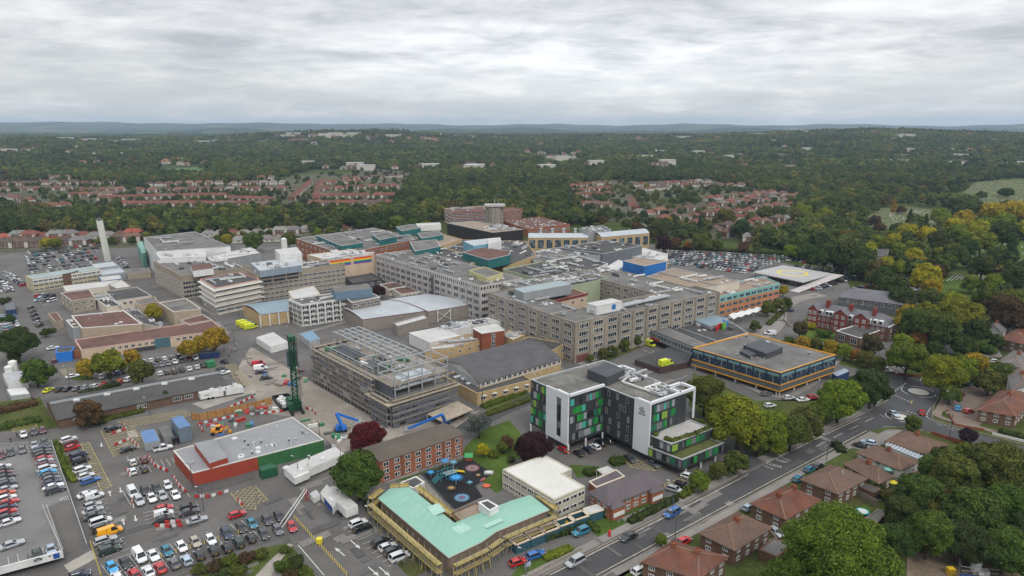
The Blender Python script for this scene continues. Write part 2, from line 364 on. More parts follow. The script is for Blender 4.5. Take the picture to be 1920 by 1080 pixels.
def tree_at(x, y, rad, colour, kind='round', hs=1.0, name=None, label=None, cat='tree', group=None, z0=0.0, near=None):
 rng = random.Random(int(x*31+y*17)); px = rad*ppm(x,y)
 pool = {'tall':TALL,'bush':BUSH,'open':OPEN}.get(kind) or (HERO if px > 84 else NEAR if (near if near is not None else px > 34) else MID)
 o = thing(name or ('bush' if kind == 'bush' else 'tree'), label, cat, (x,y,z0), rng.uniform(0,6.28), group); o.scale = (rad,rad,rad*hs*rng.uniform(.92,1.06))
 c = put('crown', pool[rng.randrange(len(pool))], o); k = GREENS[colour]; j = [rng.uniform(.86,1.14) for _ in range(3)]; c.color = (k[0]*j[0],k[1]*j[1],k[2]*j[2],1)
 if kind != 'bush': put('trunk', TTALL if kind == 'tall' else TRUNKS[rng.randrange(3)], o)
 TREES.append((o, x, y, rad)); return o
def tree_px(u, v, wpx, colour, kind='round', hs=1.0, **kw):
 """u, v: middle of the crown in the photograph, wpx: crown width in its pixels"""
 rad = 4.0
 for _ in range(6):
  zc = rad*({'bush':.45,'tall':1.4}.get(kind,1.1))*hs; p = P(u, v, zc); rad = wpx/2/ppm(p.x,p.y,zc)*.97
 return tree_at(p.x, p.y, rad, colour, kind, hs, **kw)
# far woods: one ground-cover like mass, drawn as scattered copies of a few crowns
def scatter(name, pts, scl, rot, idx, protos, kind='stuff'):
 """pts scattered with geometry nodes: each point carries its own size, turn and crown"""
 col = bpy.data.collections.new(name+' sources')
 for i, me in enumerate(protos):
  o = bpy.data.objects.new('source_%02d' % i, me); col.objects.link(o)
 me = bpy.data.meshes.new(name); me.vertices.add(len(pts)); me.vertices.foreach_set('co', np.asarray(pts,np.float32).ravel())
 for an, tp, dat in (('tscl','FLOAT_VECTOR',np.asarray(scl,np.float32).ravel()),('trot','FLOAT_VECTOR',np.asarray(rot,np.float32).ravel())):
  a = me.attributes.new(an, tp, 'POINT'); a.data.foreach_set('vector', dat)
 a = me.attributes.new('tidx','INT','POINT'); a.data.foreach_set('value', np.asarray(idx,np.int32)); me.update()
 g = bpy.data.node_groups.new(name,'GeometryNodeTree'); g.interface.new_socket('Geometry', in_out='INPUT', socket_type='NodeSocketGeometry'); g.interface.new_socket('Geometry', in_out='OUTPUT', socket_type='NodeSocketGeometry')
 N = g.nodes; gi = N.new('NodeGroupInput'); go = N.new('NodeGroupOutput'); ip = N.new('GeometryNodeInstanceOnPoints'); ci = N.new('GeometryNodeCollectionInfo')
 ci.inputs['Collection'].default_value = col; ci.inputs['Separate Children'].default_value = True; ci.inputs['Reset Children'].default_value = True
 def att(n, tp):
  a = N.new('GeometryNodeInputNamedAttribute'); a.data_type = tp; a.inputs['Name'].default_value = n; return [s for s in a.outputs if s.enabled and s.name == 'Attribute'][0]
 l = g.links.new; l(gi.outputs[0], ip.inputs['Points']); l(ci.outputs[0], ip.inputs['Instance']); ip.inputs['Pick Instance'].default_value = True
 l(att('tidx','INT'), ip.inputs['Instance Index']); l(att('tscl','FLOAT_VECTOR'), ip.inputs['Scale']); l(att('trot','FLOAT_VECTOR'), ip.inputs['Rotation']); l(ip.outputs[0], go.inputs[0])
 o = put(name, me); tag(o, kind=kind); md = o.modifiers.new('scatter','NODES'); md.node_group = g; return o
# where nothing of the wood may grow (photo pixels on the ground): campus, streets, fields
CLEAR = [[(-300,1100),(-300,470),(0,440),(560,438),(760,430),(835,414),(985,420),(1070,424),(1110,424),(1180,398),(1500,478),(1600,520),(1700,640),(1640,770),(1440,905),(1000,1190)],
   [(-60,404),(0,345),(130,338),(260,352),(420,345),(520,335),(590,328),(640,330),(700,318),(780,328),(745,380),(735,404),(500,406)],
   [(1060,352),(1130,338),(1215,342),(1330,338),(1500,372),(1490,440),(1290,455),(1190,420),(1090,410)],
   [(1560,1100),(1640,780),(1720,770),(1990,880),(1990,1120)]]
FIELDS = [[(290,332),(300,322),(370,318),(410,326),(380,334),(330,333)],[(1012,360),(1030,350),(1065,347),(1075,352),(1050,362)],[(770,394),(785,386),(830,388),(828,395)],
    [(1590,430),(1650,392),(1700,388),(1800,400),(1760,440),(1660,430)],[(1790,372),(1830,345),(1930,340),(1990,390),(1850,395)],[(1780,480),(1830,455),(1990,450),(1990,520),(1800,500)],[(1720,560),(1780,510),(1850,520),(1800,600),(1740,600)]]
def wood_points(r0, r1, cell, seed, dens):
 rng = np.random.default_rng(seed); y0 = r0*.55; xs = []
 nx = int(2*r1/cell); ny = int((r1-y0)/cell); gx, gy = np.meshgrid((np.arange(nx)-nx/2)*cell, y0+np.arange(ny)*cell)
 x = gx.ravel()+rng.uniform(-.5,.5,gx.size)*cell; y = gy.ravel()+rng.uniform(-.5,.5,gx.size)*cell; r = np.hypot(x,y)
 k = (r > r0)&(r <= r1)&(np.abs(np.arctan2(x,y)) < R(43))&(rng.random(x.size) < dens); return x[k], y[k], rng
PARK = [(1540,395),(1660,365),(1780,350),(1990,330),(1990,640),(1700,650),(1640,520)]
def wood_ok(x, y):
 u, v = proj(x, y, 0.0)
 if inpoly(u,v,PARK) and mnoise.noise((x*.31,y*.31,9.)) > -.16: return False
 return not any(inpoly(u,v,p) for p in CLEAR) and not any(inpoly(u,v,p) for p in FIELDS)
FARR = []
def far_roof_sites():
 rng = np.random.default_rng(77)
 for cx,cy,n,sp in ((-1500,3000,26,260),(-700,2500,50,320),(-1650,2350,26,250),(-1250,1800,30,230),(150,1900,34,260),(700,1750,26,260),(900,2600,20,300),(1350,2100,36,320),(1750,2700,14,300),(-350,3200,26,400),(-900,4000,24,500),(600,3900,18,500),(1500,4200,12,500),(-2400,3300,20,400),(300,1450,14,160),(-700,1500,20,140),(-250,1420,16,120),(1050,1450,16,120)):
  for x, y in np.stack([rng.normal(cx,sp,n),rng.normal(cy,sp*.35,n)],1): FARR.append((x, y, 1.0 if y < 2200 else 1.5))
far_roof_sites(); FXY = np.array([q[:2] for q in FARR])
def built(x, y):
 d = FXY-np.array((x,y)); return bool(np.any((np.abs(d[:,0]) < 26)&(d[:,1] > -8)&(d[:,1] < 62)))
def glade(x, y): return built(x, y) or mnoise.noise((x*.0042, y*.0042, 3.1)) > .40
WMID = [crown_mesh('crown', 90+i, 520, .15, mat=WLEAF, lobes=9, core=.86) for i in range(6)]+[crown_mesh('crown', 97, 420, .16, 'tall', WLEAF, lobes=7, core=.86)]
WFAR = [crown_mesh('crown', 110+i, 150, .27, mat=WLEAF, lobes=6, core=.92) for i in range(5)]
def clump(seed):
 rng = np.random.default_rng(seed); VV=[];QQ=[];TT=[]; o=0
 for i in range(14):
  V,q,t = crown_data(seed*50+i, 26, .5, lobes=3, core=.96); s = rng.uniform(4.5,8); V = V*np.array([s,s,s*rng.uniform(.8,1.1)])+np.array([*rng.uniform(-26,26,2),0]); VV.append(V); QQ.append(q+o); TT.append(t+o); o += len(V)
 return fast_mesh('clump', np.concatenate(VV), np.concatenate(QQ), np.concatenate(TT), [WLEAF])
CLUMPS = [clump(i) for i in range(5)]
def make_woods():
 pts=[];scl=[];rot=[];idx=[]
 def add(x,y,rng,lo,hi,n,base,hl=.8,hh=1.1):
  z = terr(x,y)
  for i in range(len(x)):
   s = rng.uniform(lo,hi); pts.append((x[i],y[i],float(z[i])-.3)); scl.append((s,s,s*rng.uniform(hl,hh))); rot.append((0,0,rng.uniform(0,6.28))); idx.append(base+int(rng.integers(n)))
 x,y,rng = wood_points(430,1500,9.2,3,.97); k = np.array([wood_ok(a,b) and not (math.hypot(a,b) > 900 and glade(a,b)) for a,b in zip(x,y)]); add(x[k],y[k],rng,4.2,7.6,6,0)
 x,y,rng = wood_points(1500,2800,14,4,.95); k = np.array([wood_ok(a,b) and not glade(a,b) for a,b in zip(x,y)]); add(x[k],y[k],rng,6.5,10,5,7,.75,1.0)
 x,y,rng = wood_points(2800,7000,44,5,.9); k = np.array([not (b < 4500 and built(a,b)) and mnoise.noise((a*.0016,b*.0016,7.7)) < (.34 if math.hypot(a,b) < 4600 else .05) for a,b in zip(x,y)]); add(x[k],y[k],rng,.9,1.25,5,12,.9,1.2)
 scatter('distant_woodland', pts, scl, rot, idx, WMID+WFAR+CLUMPS); return len(pts)
NWOOD = make_woods()
# ------------------------------------------------------------------ building kit
def glassmat(name, c, c2):
 m, t, b = nt(name); oi = node(t,'ShaderNodeObjectInfo'); g = node(t,'ShaderNodeNewGeometry'); s = node(t,'ShaderNodeMath', operation='ADD'); fr = node(t,'ShaderNodeMath', operation='FRACT')
 t.links.new(oi.outputs['Random'], s.inputs[0]); t.links.new(g.outputs['Random Per Island'], s.inputs[1]); t.links.new(s.outputs[0], fr.inputs[0])
 t.links.new(ramp(t, fr.outputs[0], [(0,sc3(c,.6)),(.55,c),(.78,sc3(c,1.6)),(.84,c2),(1,sc3(c2,1.3))]), b.inputs['Base Color'])
 b.inputs['Roughness'].default_value = .12; b.inputs['Specular IOR Level'].default_value = .5; return m
GLASS = glassmat('window glass', (.020,.024,.030), (.13,.13,.125)); GLASSB = glassmat('bluish glass', (.035,.06,.08), (.12,.17,.18))
WHITEF = surf('white frame', (.66,.66,.64), .08, .5, .5, .4, 0, .06); GREYF = surf('grey frame', (.25,.255,.26), .08, .5, .5)
BLACKF = surf('dark frame', (.035,.036,.04), .1, .5, .5)
WIN = {}
def window_mesh(w, h, nx, ny, fm, gm, fw=.09):
 k = (round(w,2),round(h,2),nx,ny,fm.name,gm.name)
 if k in WIN: return WIN[k]
 b = MB()
 for i in range(nx):
  for j in range(ny):
   x0 = -w/2+w*i/nx; z0 = h*j/ny; b.face([(x0,-.04,z0),(x0+w/nx,-.04,z0),(x0+w/nx,-.04,z0+h/ny),(x0,-.04,z0+h/ny)], gm)
 def fr(x0,x1,z0,z1): b.box((x0,-.10,z0),(x1,0.02,z1), fm)
 fr(-w/2-fw/2,w/2+fw/2,-fw/2,fw/2); fr(-w/2-fw/2,w/2+fw/2,h-fw/2,h+fw/2)
 for i in range(nx+1): x = -w/2+w*i/nx; fr(x-fw/2,x+fw/2,fw/2,h-fw/2)
 for j in range(1,ny): z = h*j/ny; fr(-w/2,w/2,z-fw/3,z+fw/3)
 WIN[k] = b.mesh('window'); return WIN[k]
WQ = {}
def add_window(th, me, x, y, z, rz, name='window'): WQ.setdefault(th.name, (th,[]))[1].append((me,x,y,z,rz,name))
def flush_windows():
 for th, L in WQ.values():
  L.sort(key=lambda q: math.hypot(q[1],q[2]))
  for me,x,y,z,rz,n in L[:100]: put(n, me, th, (x,y,z), rz)
  rest = L[100:]
  if rest:
   b = MB()
   for me,x,y,z,rz,n in rest:
    M = Matrix.Translation((x,y,z)) @ Matrix.Rotation(rz,4,'Z'); o = len(b.v); b.v += [tuple(M @ v.co) for v in me.vertices]
    mi = [b.mi(m) for m in me.materials]
    for p in me.polygons: b.f.append(tuple(o+i for i in p.vertices)); b.m.append(mi[p.material_index])
   tag(b.build('window_glazing', th), kind='stuff')
def outward(a, b, cen):
 a = Vector(a[:2]); b = Vector(b[:2]); d = (b-a); n = Vector((d.y,-d.x)); m = (a+b)/2-Vector(cen[:2])
 return (a,b) if n.dot(m) > 0 else (b,a)
def facade(th, a, b, cen, z0, z1, nx, ny, w, h, px=2, py=1, fm=None, gm=None, m0=.0, m1=.0, sill=.5, skip=None, name='window'):
 """ny rows of nx windows on the wall a-b between heights z0 and z1"""
 a, b = outward(a, b, cen); d = (b-a); L = d.length; d.normalize(); rz = math.atan2(d.y,d.x); me = window_mesh(w,h,px,py,fm or WHITEF,gm or GLASS)
 sh = (z1-z0)/ny
 for i in range(nx):
  s = m0+(L-m0-m1)*(i+.5)/nx; p = a+d*s
  for j in range(ny):
   if skip and skip(i,j): continue
   add_window(th, me, p.x, p.y, z0+sh*j+(sh-h)*sill, rz, name)
def wallstrip(b, a, c, cen, z0, z1, m, proud=.12, s0=0., s1=1., thick=.14):
 """a flat panel standing proud of the wall a-c between fractions s0 and s1"""
 a, c = outward(a, c, cen); d = c-a; n = Vector((d.y,-d.x)).normalized(); p = a+d*s0+n*proud; q = a+d*s1+n*proud; p2 = p-n*thick; q2 = q-n*thick
 b.hexa([(*p,z0),(*q,z0),(*q2,z0),(*p2,z0),(*p,z1),(*q,z1),(*q2,z1),(*p2,z1)], m); return b
class Bld: pass
def centroid(pts): return Vector((sum(p[0] for p in pts)/len(pts), sum(p[1] for p in pts)/len(pts)))
def para(a, b, c, z): A, B, C = P(*a,z), P(*b,z), P(*c,z); return [A, B, B+C-A, C]
def quadpx(pts, z): return [P(*p,z) for p in pts]
def block(name, label, pts, zt, z0=0., wall=None, roof=None, par=.45, cop=None, cat='building', group=None, th=None, wn='wall', rn='roof', cw=.35):
 """flat-roofed volume: wall (with its parapet), roof deck and coping as parts; pts are ground-plan points in order"""
 r = Bld(); r.pts = [Vector(p[:2]) for p in pts]; r.c = centroid(pts); r.zt = zt; r.z0 = z0
 r.th = th or thing(name, label, cat, (r.c.x,r.c.y,z0), 0, group)
 poly = ccw([tuple(p) for p in r.pts]); inn = inset(poly, cw); r.inn = inn
 off = Vector((r.th.location.x, r.th.location.y, r.th.location.z))
 loc = lambda q,z: (q[0]-off.x,q[1]-off.y,z-off.z)
 b = MB(); n = len(poly)
 for i in range(n):
  j = (i+1)%n; b.face([loc(poly[i],z0),loc(poly[j],z0),loc(poly[j],zt),loc(poly[i],zt)], wall)
  if par: b.face([loc(inn[j],zt-par),loc(inn[i],zt-par),loc(inn[i],zt),loc(inn[j],zt)], cop or wall)
 if z0 > .5: b.face([loc(q,z0) for q in reversed(poly)], wall)
 b.build(wn, r.th)
 b = MB(); b.face([loc(q,zt-par) for q in (inn if par else poly)], roof); b.build(rn, r.th)
 if par:
  b = MB(); o = inset(poly,-.06)
  for i in range(n):
   j = (i+1)%n; b.face([loc(o[i],zt+.05),loc(o[j],zt+.05),loc(inn[j],zt+.05),loc(inn[i],zt+.05)], cop or wall); b.face([loc(o[i],zt-.18),loc(o[j],zt-.18),loc(o[j],zt+.05),loc(o[i],zt+.05)], cop or wall)
   b.face([loc(inn[j],zt),loc(inn[i],zt),loc(inn[i],zt+.05),loc(inn[j],zt+.05)], cop or wall)
  b.build('parapet', r.th)
 return r
def addpart(th, b, name, smooth=False):
 """link a mesh given in world coordinates as a part of th"""
 o = th.location; b.v = [(v[0]-o.x,v[1]-o.y,v[2]-o.z) for v in b.v]; return b.build(name, th, smooth)
def fix_windows_parent():
 for th, L in WQ.values():
  o = th.location
  for i, (me,x,y,z,rz,n) in enumerate(L): L[i] = (me,x-o.x,y-o.y,z-o.z,rz,n)
def rand_in(poly, rng, d=1.2):
 xs = [p[0] for p in poly]; ys = [p[1] for p in poly]
 for _ in range(200):
  x = rng.uniform(min(xs),max(xs)); y = rng.uniform(min(ys),max(ys))
  if inpoly(x,y,poly): return x,y
 return poly[0][0], poly[0][1]
METAL = surf('galvanised metal', (.42,.43,.44), .2, .6, .45, .5, .3, .1); METALD = surf('dark metal', (.10,.105,.11), .2, .6, .5, .5, .2)
WHITEM = surf('white metal', (.62,.62,.60), .12, .4, .5, .4, 0, .08, stain=((.35,.34,.31),.5,.6,.4)); LEADM = surf('grey felt', (.16,.165,.17), .25, .4, .85)
def clutter(r, n, seed, z=None, big=.3, poly=None, kinds=('vent','unit','duct','light')):
 rng = random.Random(seed); z = (r.zt-.44 if z is None else z); poly = poly or inset(r.inn, 1.0); a = (r.pts[1]-r.pts[0]).normalized(); rz = math.atan2(a.y,a.x)
 for i in range(int(n*1.6)):
  x, y = rand_in(poly, rng); k = rng.choice(kinds); b = MB()
  if k == 'vent': hv = rng.uniform(.5,1.0); b.tube((x,y,z),(x,y,z+hv), .22, rng.choice([METAL,WHITEM,METALD])); b.tube((x,y,z+hv-.04),(x,y,z+hv+.1), .38, METAL); nm = 'roof_vent'
  elif k == 'unit':
   w, l, h = rng.uniform(1,2.6), rng.uniform(1.2,4), rng.uniform(.8,1.7); m = rng.choice([WHITEM,METAL,METALD,METAL]); b.box((-l/2,-w/2,.25),(l/2,w/2,h), m, rz, (x,y,z)); b.box((-l/2+.2,-w/2+.2,0),(l/2-.2,w/2-.2,.25), METALD, rz, (x,y,z)); b.tube((x,y,z+h),(x,y,z+h+.15), w*.3, METALD); nm = 'air_unit'
  elif k == 'duct':
   l = rng.uniform(5,14); m = rng.choice([METAL,WHITEM,METAL]); q = rng.choice([0,math.pi/2]); b.box((-l/2,-.35,.4),(l/2,.35,1.05), m, rz+q, (x,y,z))
   for s in (-.8,0,.8): b.box((-.06+s*l/2,-.3,0),(.06+s*l/2,.3,.4), METALD, rz+q, (x,y,z))
   b.box((l/2-.7,-.35,0),(l/2,.35,.4), m, rz+q, (x,y,z)); nm = 'duct'
  else: b.box((-.7,-.7,0),(.7,.7,.3), WHITEM, rz, (x,y,z)); b.box((-.55,-.55,.3),(.55,.55,.45), flat('rooflight dome',(.55,.58,.6),.25), rz, (x,y,z)); nm = 'rooflight'
  addpart(r.th, b, nm)
def plantbox(r, pts, z0, h, wall, roof, name='plant_room'):
 b = MB(); b.prism([p[:2] for p in pts], z0, z0+h, wall, mtop=roof); return addpart(r.th, b, name)
def pitched(th, pts, ze, rise, m, wallm=None, hip=.0, over=.35, name='roof', ridge=None):
 """gable or hipped roof over the rectangle pts (a,b,c,d with a-b the long eave); hip: how far the ridge ends are pulled in, as a share of the length"""
 a,b,c,d = [Vector(p[:2]) for p in pts]; e = (b-a).normalized(); f = (d-a).normalized()
 A = a-e*over-f*over; B = b+e*over-f*over; C = c+e*over+f*over; D = d-e*over+f*over; zz = ze-over*rise/((d-a).length/2)*.9
 r0 = (A+D)/2+(B-A)*hip; r1 = (B+C)/2-(B-A)*hip; zr = ze+rise; mb = MB(); t = .16
 v = lambda p,z: (p.x,p.y,z)
 for up in (0,t):
  F = [[v(A,zz+up),v(B,zz+up),v(r1,zr+up),v(r0,zr+up)],[v(C,zz+up),v(D,zz+up),v(r0,zr+up),v(r1,zr+up)]]
  if hip > 0: F += [[v(B,zz+up),v(C,zz+up),v(r1,zr+up)],[v(D,zz+up),v(A,zz+up),v(r0,zr+up)]]
  for q in F: mb.face(q if up else q[::-1], m)
 ed = [A,B,C,D]
 for i in range(4):
  p,q = ed[i],ed[(i+1)%4]
  if hip <= 0 and i in (1,3):
   k = r1 if i == 1 else r0; mb.face([v(p,zz),v(k,zr),v(k,zr+t),v(p,zz+t)], m); mb.face([v(k,zr),v(q,zz),v(q,zz+t),v(k,zr+t)], m)
  else: mb.face([v(p,zz),v(q,zz),v(q,zz+t),v(p,zz+t)], m)
 if ridge:
  rb_ = MB(); rb_.bar(v(r0,zr+t),v(r1,zr+t),.32,ridge,.14)
  if hip > 0:
   for p,q in ((A,r0),(D,r0),(B,r1),(C,r1)): rb_.bar(v(p,zz+t),v(q,zr+t),.28,ridge,.12)
  addpart(th, rb_, 'ridge_tiles')
 if hip <= 0 and wallm:
  for (p,q,k) in ((b,c,(b+c)/2),(d,a,(a+d)/2)): mb.face([v(p,ze-.02),v(q,ze-.02),v(k,zr-.02)], wallm)
 return addpart(th, mb, name)
def walls(th, pts, z0, z1, m, name='wall'):
 b = MB(); b.prism([p[:2] for p in pts], z0, z1, m, top=True); return addpart(th, b, name)
# wall and roof finishes
CONC = surf('weathered concrete', (.27,.238,.195), .24, .22, .9, .2, 0, .14, 1.6, ((.16,.14,.12),.35,.52,.55), streak=True)
CONCW = surf('white concrete grid', (.43,.40,.385), .14, .2, .8, .2, 0, .1, 1.5, ((.28,.26,.24),.3,.56,.5), streak=True)
BEIGE = surf('beige cladding', (.31,.265,.205), .14, .15, .85, .2, 0, .08, 1.5); BUFF = surf('buff brick', (.42,.31,.17), .16, .3, .9, .1, 0, .14, 3)
PEACH = surf('peach render', (.52,.40,.29), .10, .2, .85, .2, 0, .06); CREAM = surf('cream cladding', (.56,.50,.42), .10, .2, .8, .2, 0, .06)
REDBR = surf('red brick', (.22,.078,.045), .2, .3, .9, .1, 0, .18, 3.0); ORBR = surf('orange-red brick', (.27,.105,.060), .2, .3, .9, .1, 0, .16, 3.0); BRNBR = surf('brown brick', (.135,.085,.06), .2, .3, .9, .1, 0, .18, 3.0)
FELT = surf('grey roofing felt', (.155,.15,.142), .28, .12, .9, .15, 0, .14, 1.4, ((.075,.073,.07),.10,.51,.7)); FELTD = surf('dark roofing felt', (.075,.073,.072), .25, .14, .9, .15, 0, .12, 1.4, ((.17,.16,.14),.12,.55,.5))
FELTR = surf('red-brown roofing', (.135,.077,.064), .25, .14, .9, .15, 0, .12, 1.4, ((.08,.058,.053),.11,.53,.7)); FELTT = surf('tan chippings', (.27,.215,.165), .15, .14, .9, .1, 0, .12, 1.4, ((.23,.19,.155),.12,.55,.5))
FELTW = surf('pale membrane', (.47,.465,.45), .12, .16, .7, .2, 0, .06, 1.4, ((.36,.35,.33),.15,.58,.5)); STEEL = surf('silver sheet roof', (.40,.43,.45), .12, .10, .5, .4, .15, .05, 2.0, ((.28,.31,.33),.12,.56,.5))
STEELG = surf('green-grey sheet roof', (.27,.335,.345), .12, .10, .55, .4, .1, .05); GREYC = surf('grey cladding', (.27,.285,.295), .12, .2, .6, .3); GREYD = surf('dark grey cladding', (.060,.064,.070), .15, .2, .6, .3)
TEALC = surf('teal plant screen', (.02,.125,.125), .16, .2, .6, .3); BLUEC = surf('blue cladding', (.012,.13,.40), .10, .2, .5, .4); SLATE = surf('grey slate', (.085,.082,.086), .2, .25, .75, .3, 0, .16, 3); TILE = surf('brown roof tile', (.125,.082,.066), .2, .25, .85, .2, 0, .2, 3.0)
MINT = surf('mint green membrane', (.235,.43,.345), .05, .12, .6, .25, 0, .03, 1.5, ((.34,.50,.42),.07,.62,.7)); SAGE = surf('sage green cladding', (.32,.36,.25), .10, .2, .8, .2); ORANGE = surf('orange cladding', (.46,.20,.095), .12, .2, .7, .2); AQUA = surf('pale aqua cladding', (.20,.42,.40), .1, .2, .6, .3)
# ------------------------------------------------------------------ the campus buildings
def ward(name, label, pts, zt, wall, roof, edges, **k):
 r = block(name, label, pts, zt, 0, wall, roof, **k)
 for (i, nx, ny, w, h, px, z0, z1, kw) in edges:
  facade(r.th, r.pts[i], r.pts[(i+1)%len(r.pts)], r.c, z0, z1, nx, ny, w, h, px, **kw)
 return r
def frame(a, b):
 e1 = (b-a).normalized(); e2 = Vector((-e1.y, e1.x)); return lambda s,t: Vector((a.x+e1.x*s+e2.x*t, a.y+e1.y*s+e2.y*t))
# --- old concrete ward block around two courtyards
A = P(1077,605,16.5); B = P(1350,547,16.5); f = frame(Vector(A[:2]), Vector(B[:2])); L = (B-A).length
bk = ward('hospital_ward_block','weathered concrete hospital block with five window storeys, long wing facing the ambulance yard',
  [f(0,0),f(L,0),f(L,15),f(0,15)], 16.5, CONC, FELT, [(0,11,5,4.6,1.75,4,0.3,16.1,dict(m0=1.0,m1=1.5)),(2,10,5,4.6,1.7,4,0.3,16.1,{})], par=.5)
b = MB()
for i in range(12): wallstrip(b, f(0,0), f(L,0), bk.c, 0, 16.3, CONC, .28, (i*L/11.15+.2)/L, (i*L/11.15+1.1)/L) if i<12 else 0
addpart(bk.th, b, 'pilaster')
b = MB(); wallstrip(b, f(0,0), f(L,0), bk.c, .2, 3.0, surf('maroon brick',(.16,.06,.055),.2,.3), .2, .0, .085); addpart(bk.th, b, 'corner_brickwork')
clutter(bk, 12, 5)
b = MB(); o = f(22,7); b.box((-7,-3,0),(7,3,3.6), WHITEM, math.atan2((B-A).y,(B-A).x), (o.x,o.y,16.1)); b.box((-7.1,-3.1,3.6),(7.1,3.1,3.75), FELTW, math.atan2((B-A).y,(B-A).x), (o.x,o.y,16.1)); addpart(bk.th, b, 'plant_room')
b = MB(); wallstrip(b, f(15,4), f(29,4), f(22,7), 17.1, 19.2, BLUEC, .05, .60, .74); addpart(bk.th, b, 'blue_sign')
b = MB()
for k in range(3): b.bar((*f(31+k*0.1,5+k),17.2),(*f(60,6+k*1.2),17.2), .8, METAL, .6)
addpart(bk.th, b, 'duct')
bl = ward('hospital_ward_block','weathered concrete hospital wing running back from the maroon brick corner, five window storeys',
  [f(0,15.01),f(0,60),f(15,60),f(15,15.01)], 16.48, CONC, FELT, [(0,6,5,4.4,1.75,4,0.3,16.1,{}),(2,6,5,4.4,1.7,4,.3,16.1,{})], par=.5)
clutter(bl, 7, 6)
b = MB(); wallstrip(b, f(0,0), f(0,15), bk.c, 0,.01, CONC)
facade(bk.th, f(0,15), f(0,0), bk.c, .3, 16.1, 2, 5, 4.4, 1.75, 4)
cw = ward('hospital_ward_block','concrete cross wing with two window rows seen across the inner courtyard', [f(63,15.01),f(63,61.9),f(86,61.9),f(86,15.01)], 15.6, CONC, FELT, [(0,8,4,3.6,1.7,4,1,15.2,{})]); clutter(cw, 14, 7)
bw = ward('hospital_ward_block','concrete back wing closing the courtyards beyond the cross wing', [f(15.01,62.01),f(15.01,74),f(L-4,74),f(L-4,62.01)], 15.9, CONC, FELT, [(3,14,4,3.6,1.7,4,1,15.4,{})]); clutter(bw, 14, 8)
tan = ward('clinic_wing','tan-roofed clinic wing with white parapets between courtyard and car park', [f(90,15.5),f(122,15.5),f(120,57),f(90,50)], 14.0, CREAM, FELTT, [(1,9,3,3,1.6,3,2,13.5,{})], cop=CONCW); clutter(tan, 9, 9, kinds=('vent','light','duct'))
b = MB(); wallstrip(b, tan.pts[3], tan.pts[0], tan.c, 8, 13.7, TEALC, .1, .25, .8); addpart(tan.th,b,'teal_panel')
b = MB(); b.bar((*f(106,16),14.1),(*f(105,54),14.1),.5,CONCW,.6); addpart(tan.th,b,'dividing_parapet')
# courtyard block with maroon eaves, blue-grey plant house
pk = ward('courtyard_block','small pink rendered block with maroon eaves inside the courtyard', para((1030,566),(1100,550),(1000,553),13.6), 13.6, PEACH, FELTR, [(0,4,3,1.6,1.2,2,2,12.6,{}),(3,2,3,1.5,1.2,2,2,12.6,{})], par=.2)
b = MB(); wallstrip(b, pk.pts[0], pk.pts[1], pk.c, 12.9, 13.7, surf('maroon eaves',(.17,.02,.025),.1), .5, -.02, 1.02, .5); addpart(pk.th, b, 'eaves')
ph = block('plant_house','long blue-grey metal plant house on the roof beside the pale green wall', para((982,549),(1071,533),(964,541),19.5), 19.5, 15, GREYC, STEELG, par=0)
sg = block('theatre_block','pale sage green windowless theatre block behind the courtyard', quadpx([(943,505),(1066,537),(1140,521),(1020,489)],15.5), 15.5, 0, SAGE, FELTD, par=.5); clutter(sg, 26, 12, big=.5, kinds=('unit','duct','vent','duct'))
yb = block('plant_block','pale yellow rooftop block with small red upstand', quadpx([(879,507),(913,521),(943,512),(908,500)],19.3), 19.3, 15.2, surf('pale yellow render',(.50,.46,.24),.1), FELT)
# --- long ward block with white grid facade
A2 = P(900,536,17); B2 = P(704,477,17); g = frame(Vector(B2[:2]), Vector(A2[:2])); L2 = (A2-B2).length
wb = ward('hospital_ward_block','long white-gridded hospital block with a clerestory of small windows under its roof', [g(0,0),g(L2,0),g(L2,26),g(0,26)], 17, CONCW, FELT,
  [(0,18,4,3.9,2.15,3,.4,13.8,dict(sill=.6)),(0,58,1,1.1,1.7,1,14.2,16.8,{}),(1,5,4,3.6,1.9,3,.4,13.8,{}),(1,15,1,1.1,1.6,1,14.2,16.8,{})], par=.5); clutter(wb, 26, 13)
b = MB()
for i in range(19): wallstrip(b, g(0,0), g(L2,0), wb.c, 0, 14, CONCW, .35, max(0,(i*L2/18-.35)/L2), min(1,(i*L2/18+.35)/L2))
addpart(wb.th, b, 'pilaster')
b = MB(); s = P(905,541,10)
for i in range(4): b.bar((*g(L2-42+i*.7,-.6),2),(*g(L2-42+i*.7,-.6),15), .3, METALD)
addpart(wb.th, b, 'flue_pipe')
br = ward('hospital_ward_block','brown brick hospital block with rooftop blocks behind the white-gridded wing', quadpx([(790,473),(862,500),(905,489),(828,462)],15.5), 15.5, BUFF, FELTD, [(0,6,4,2.4,1.5,2,2,15,{})]); clutter(br, 14, 14)
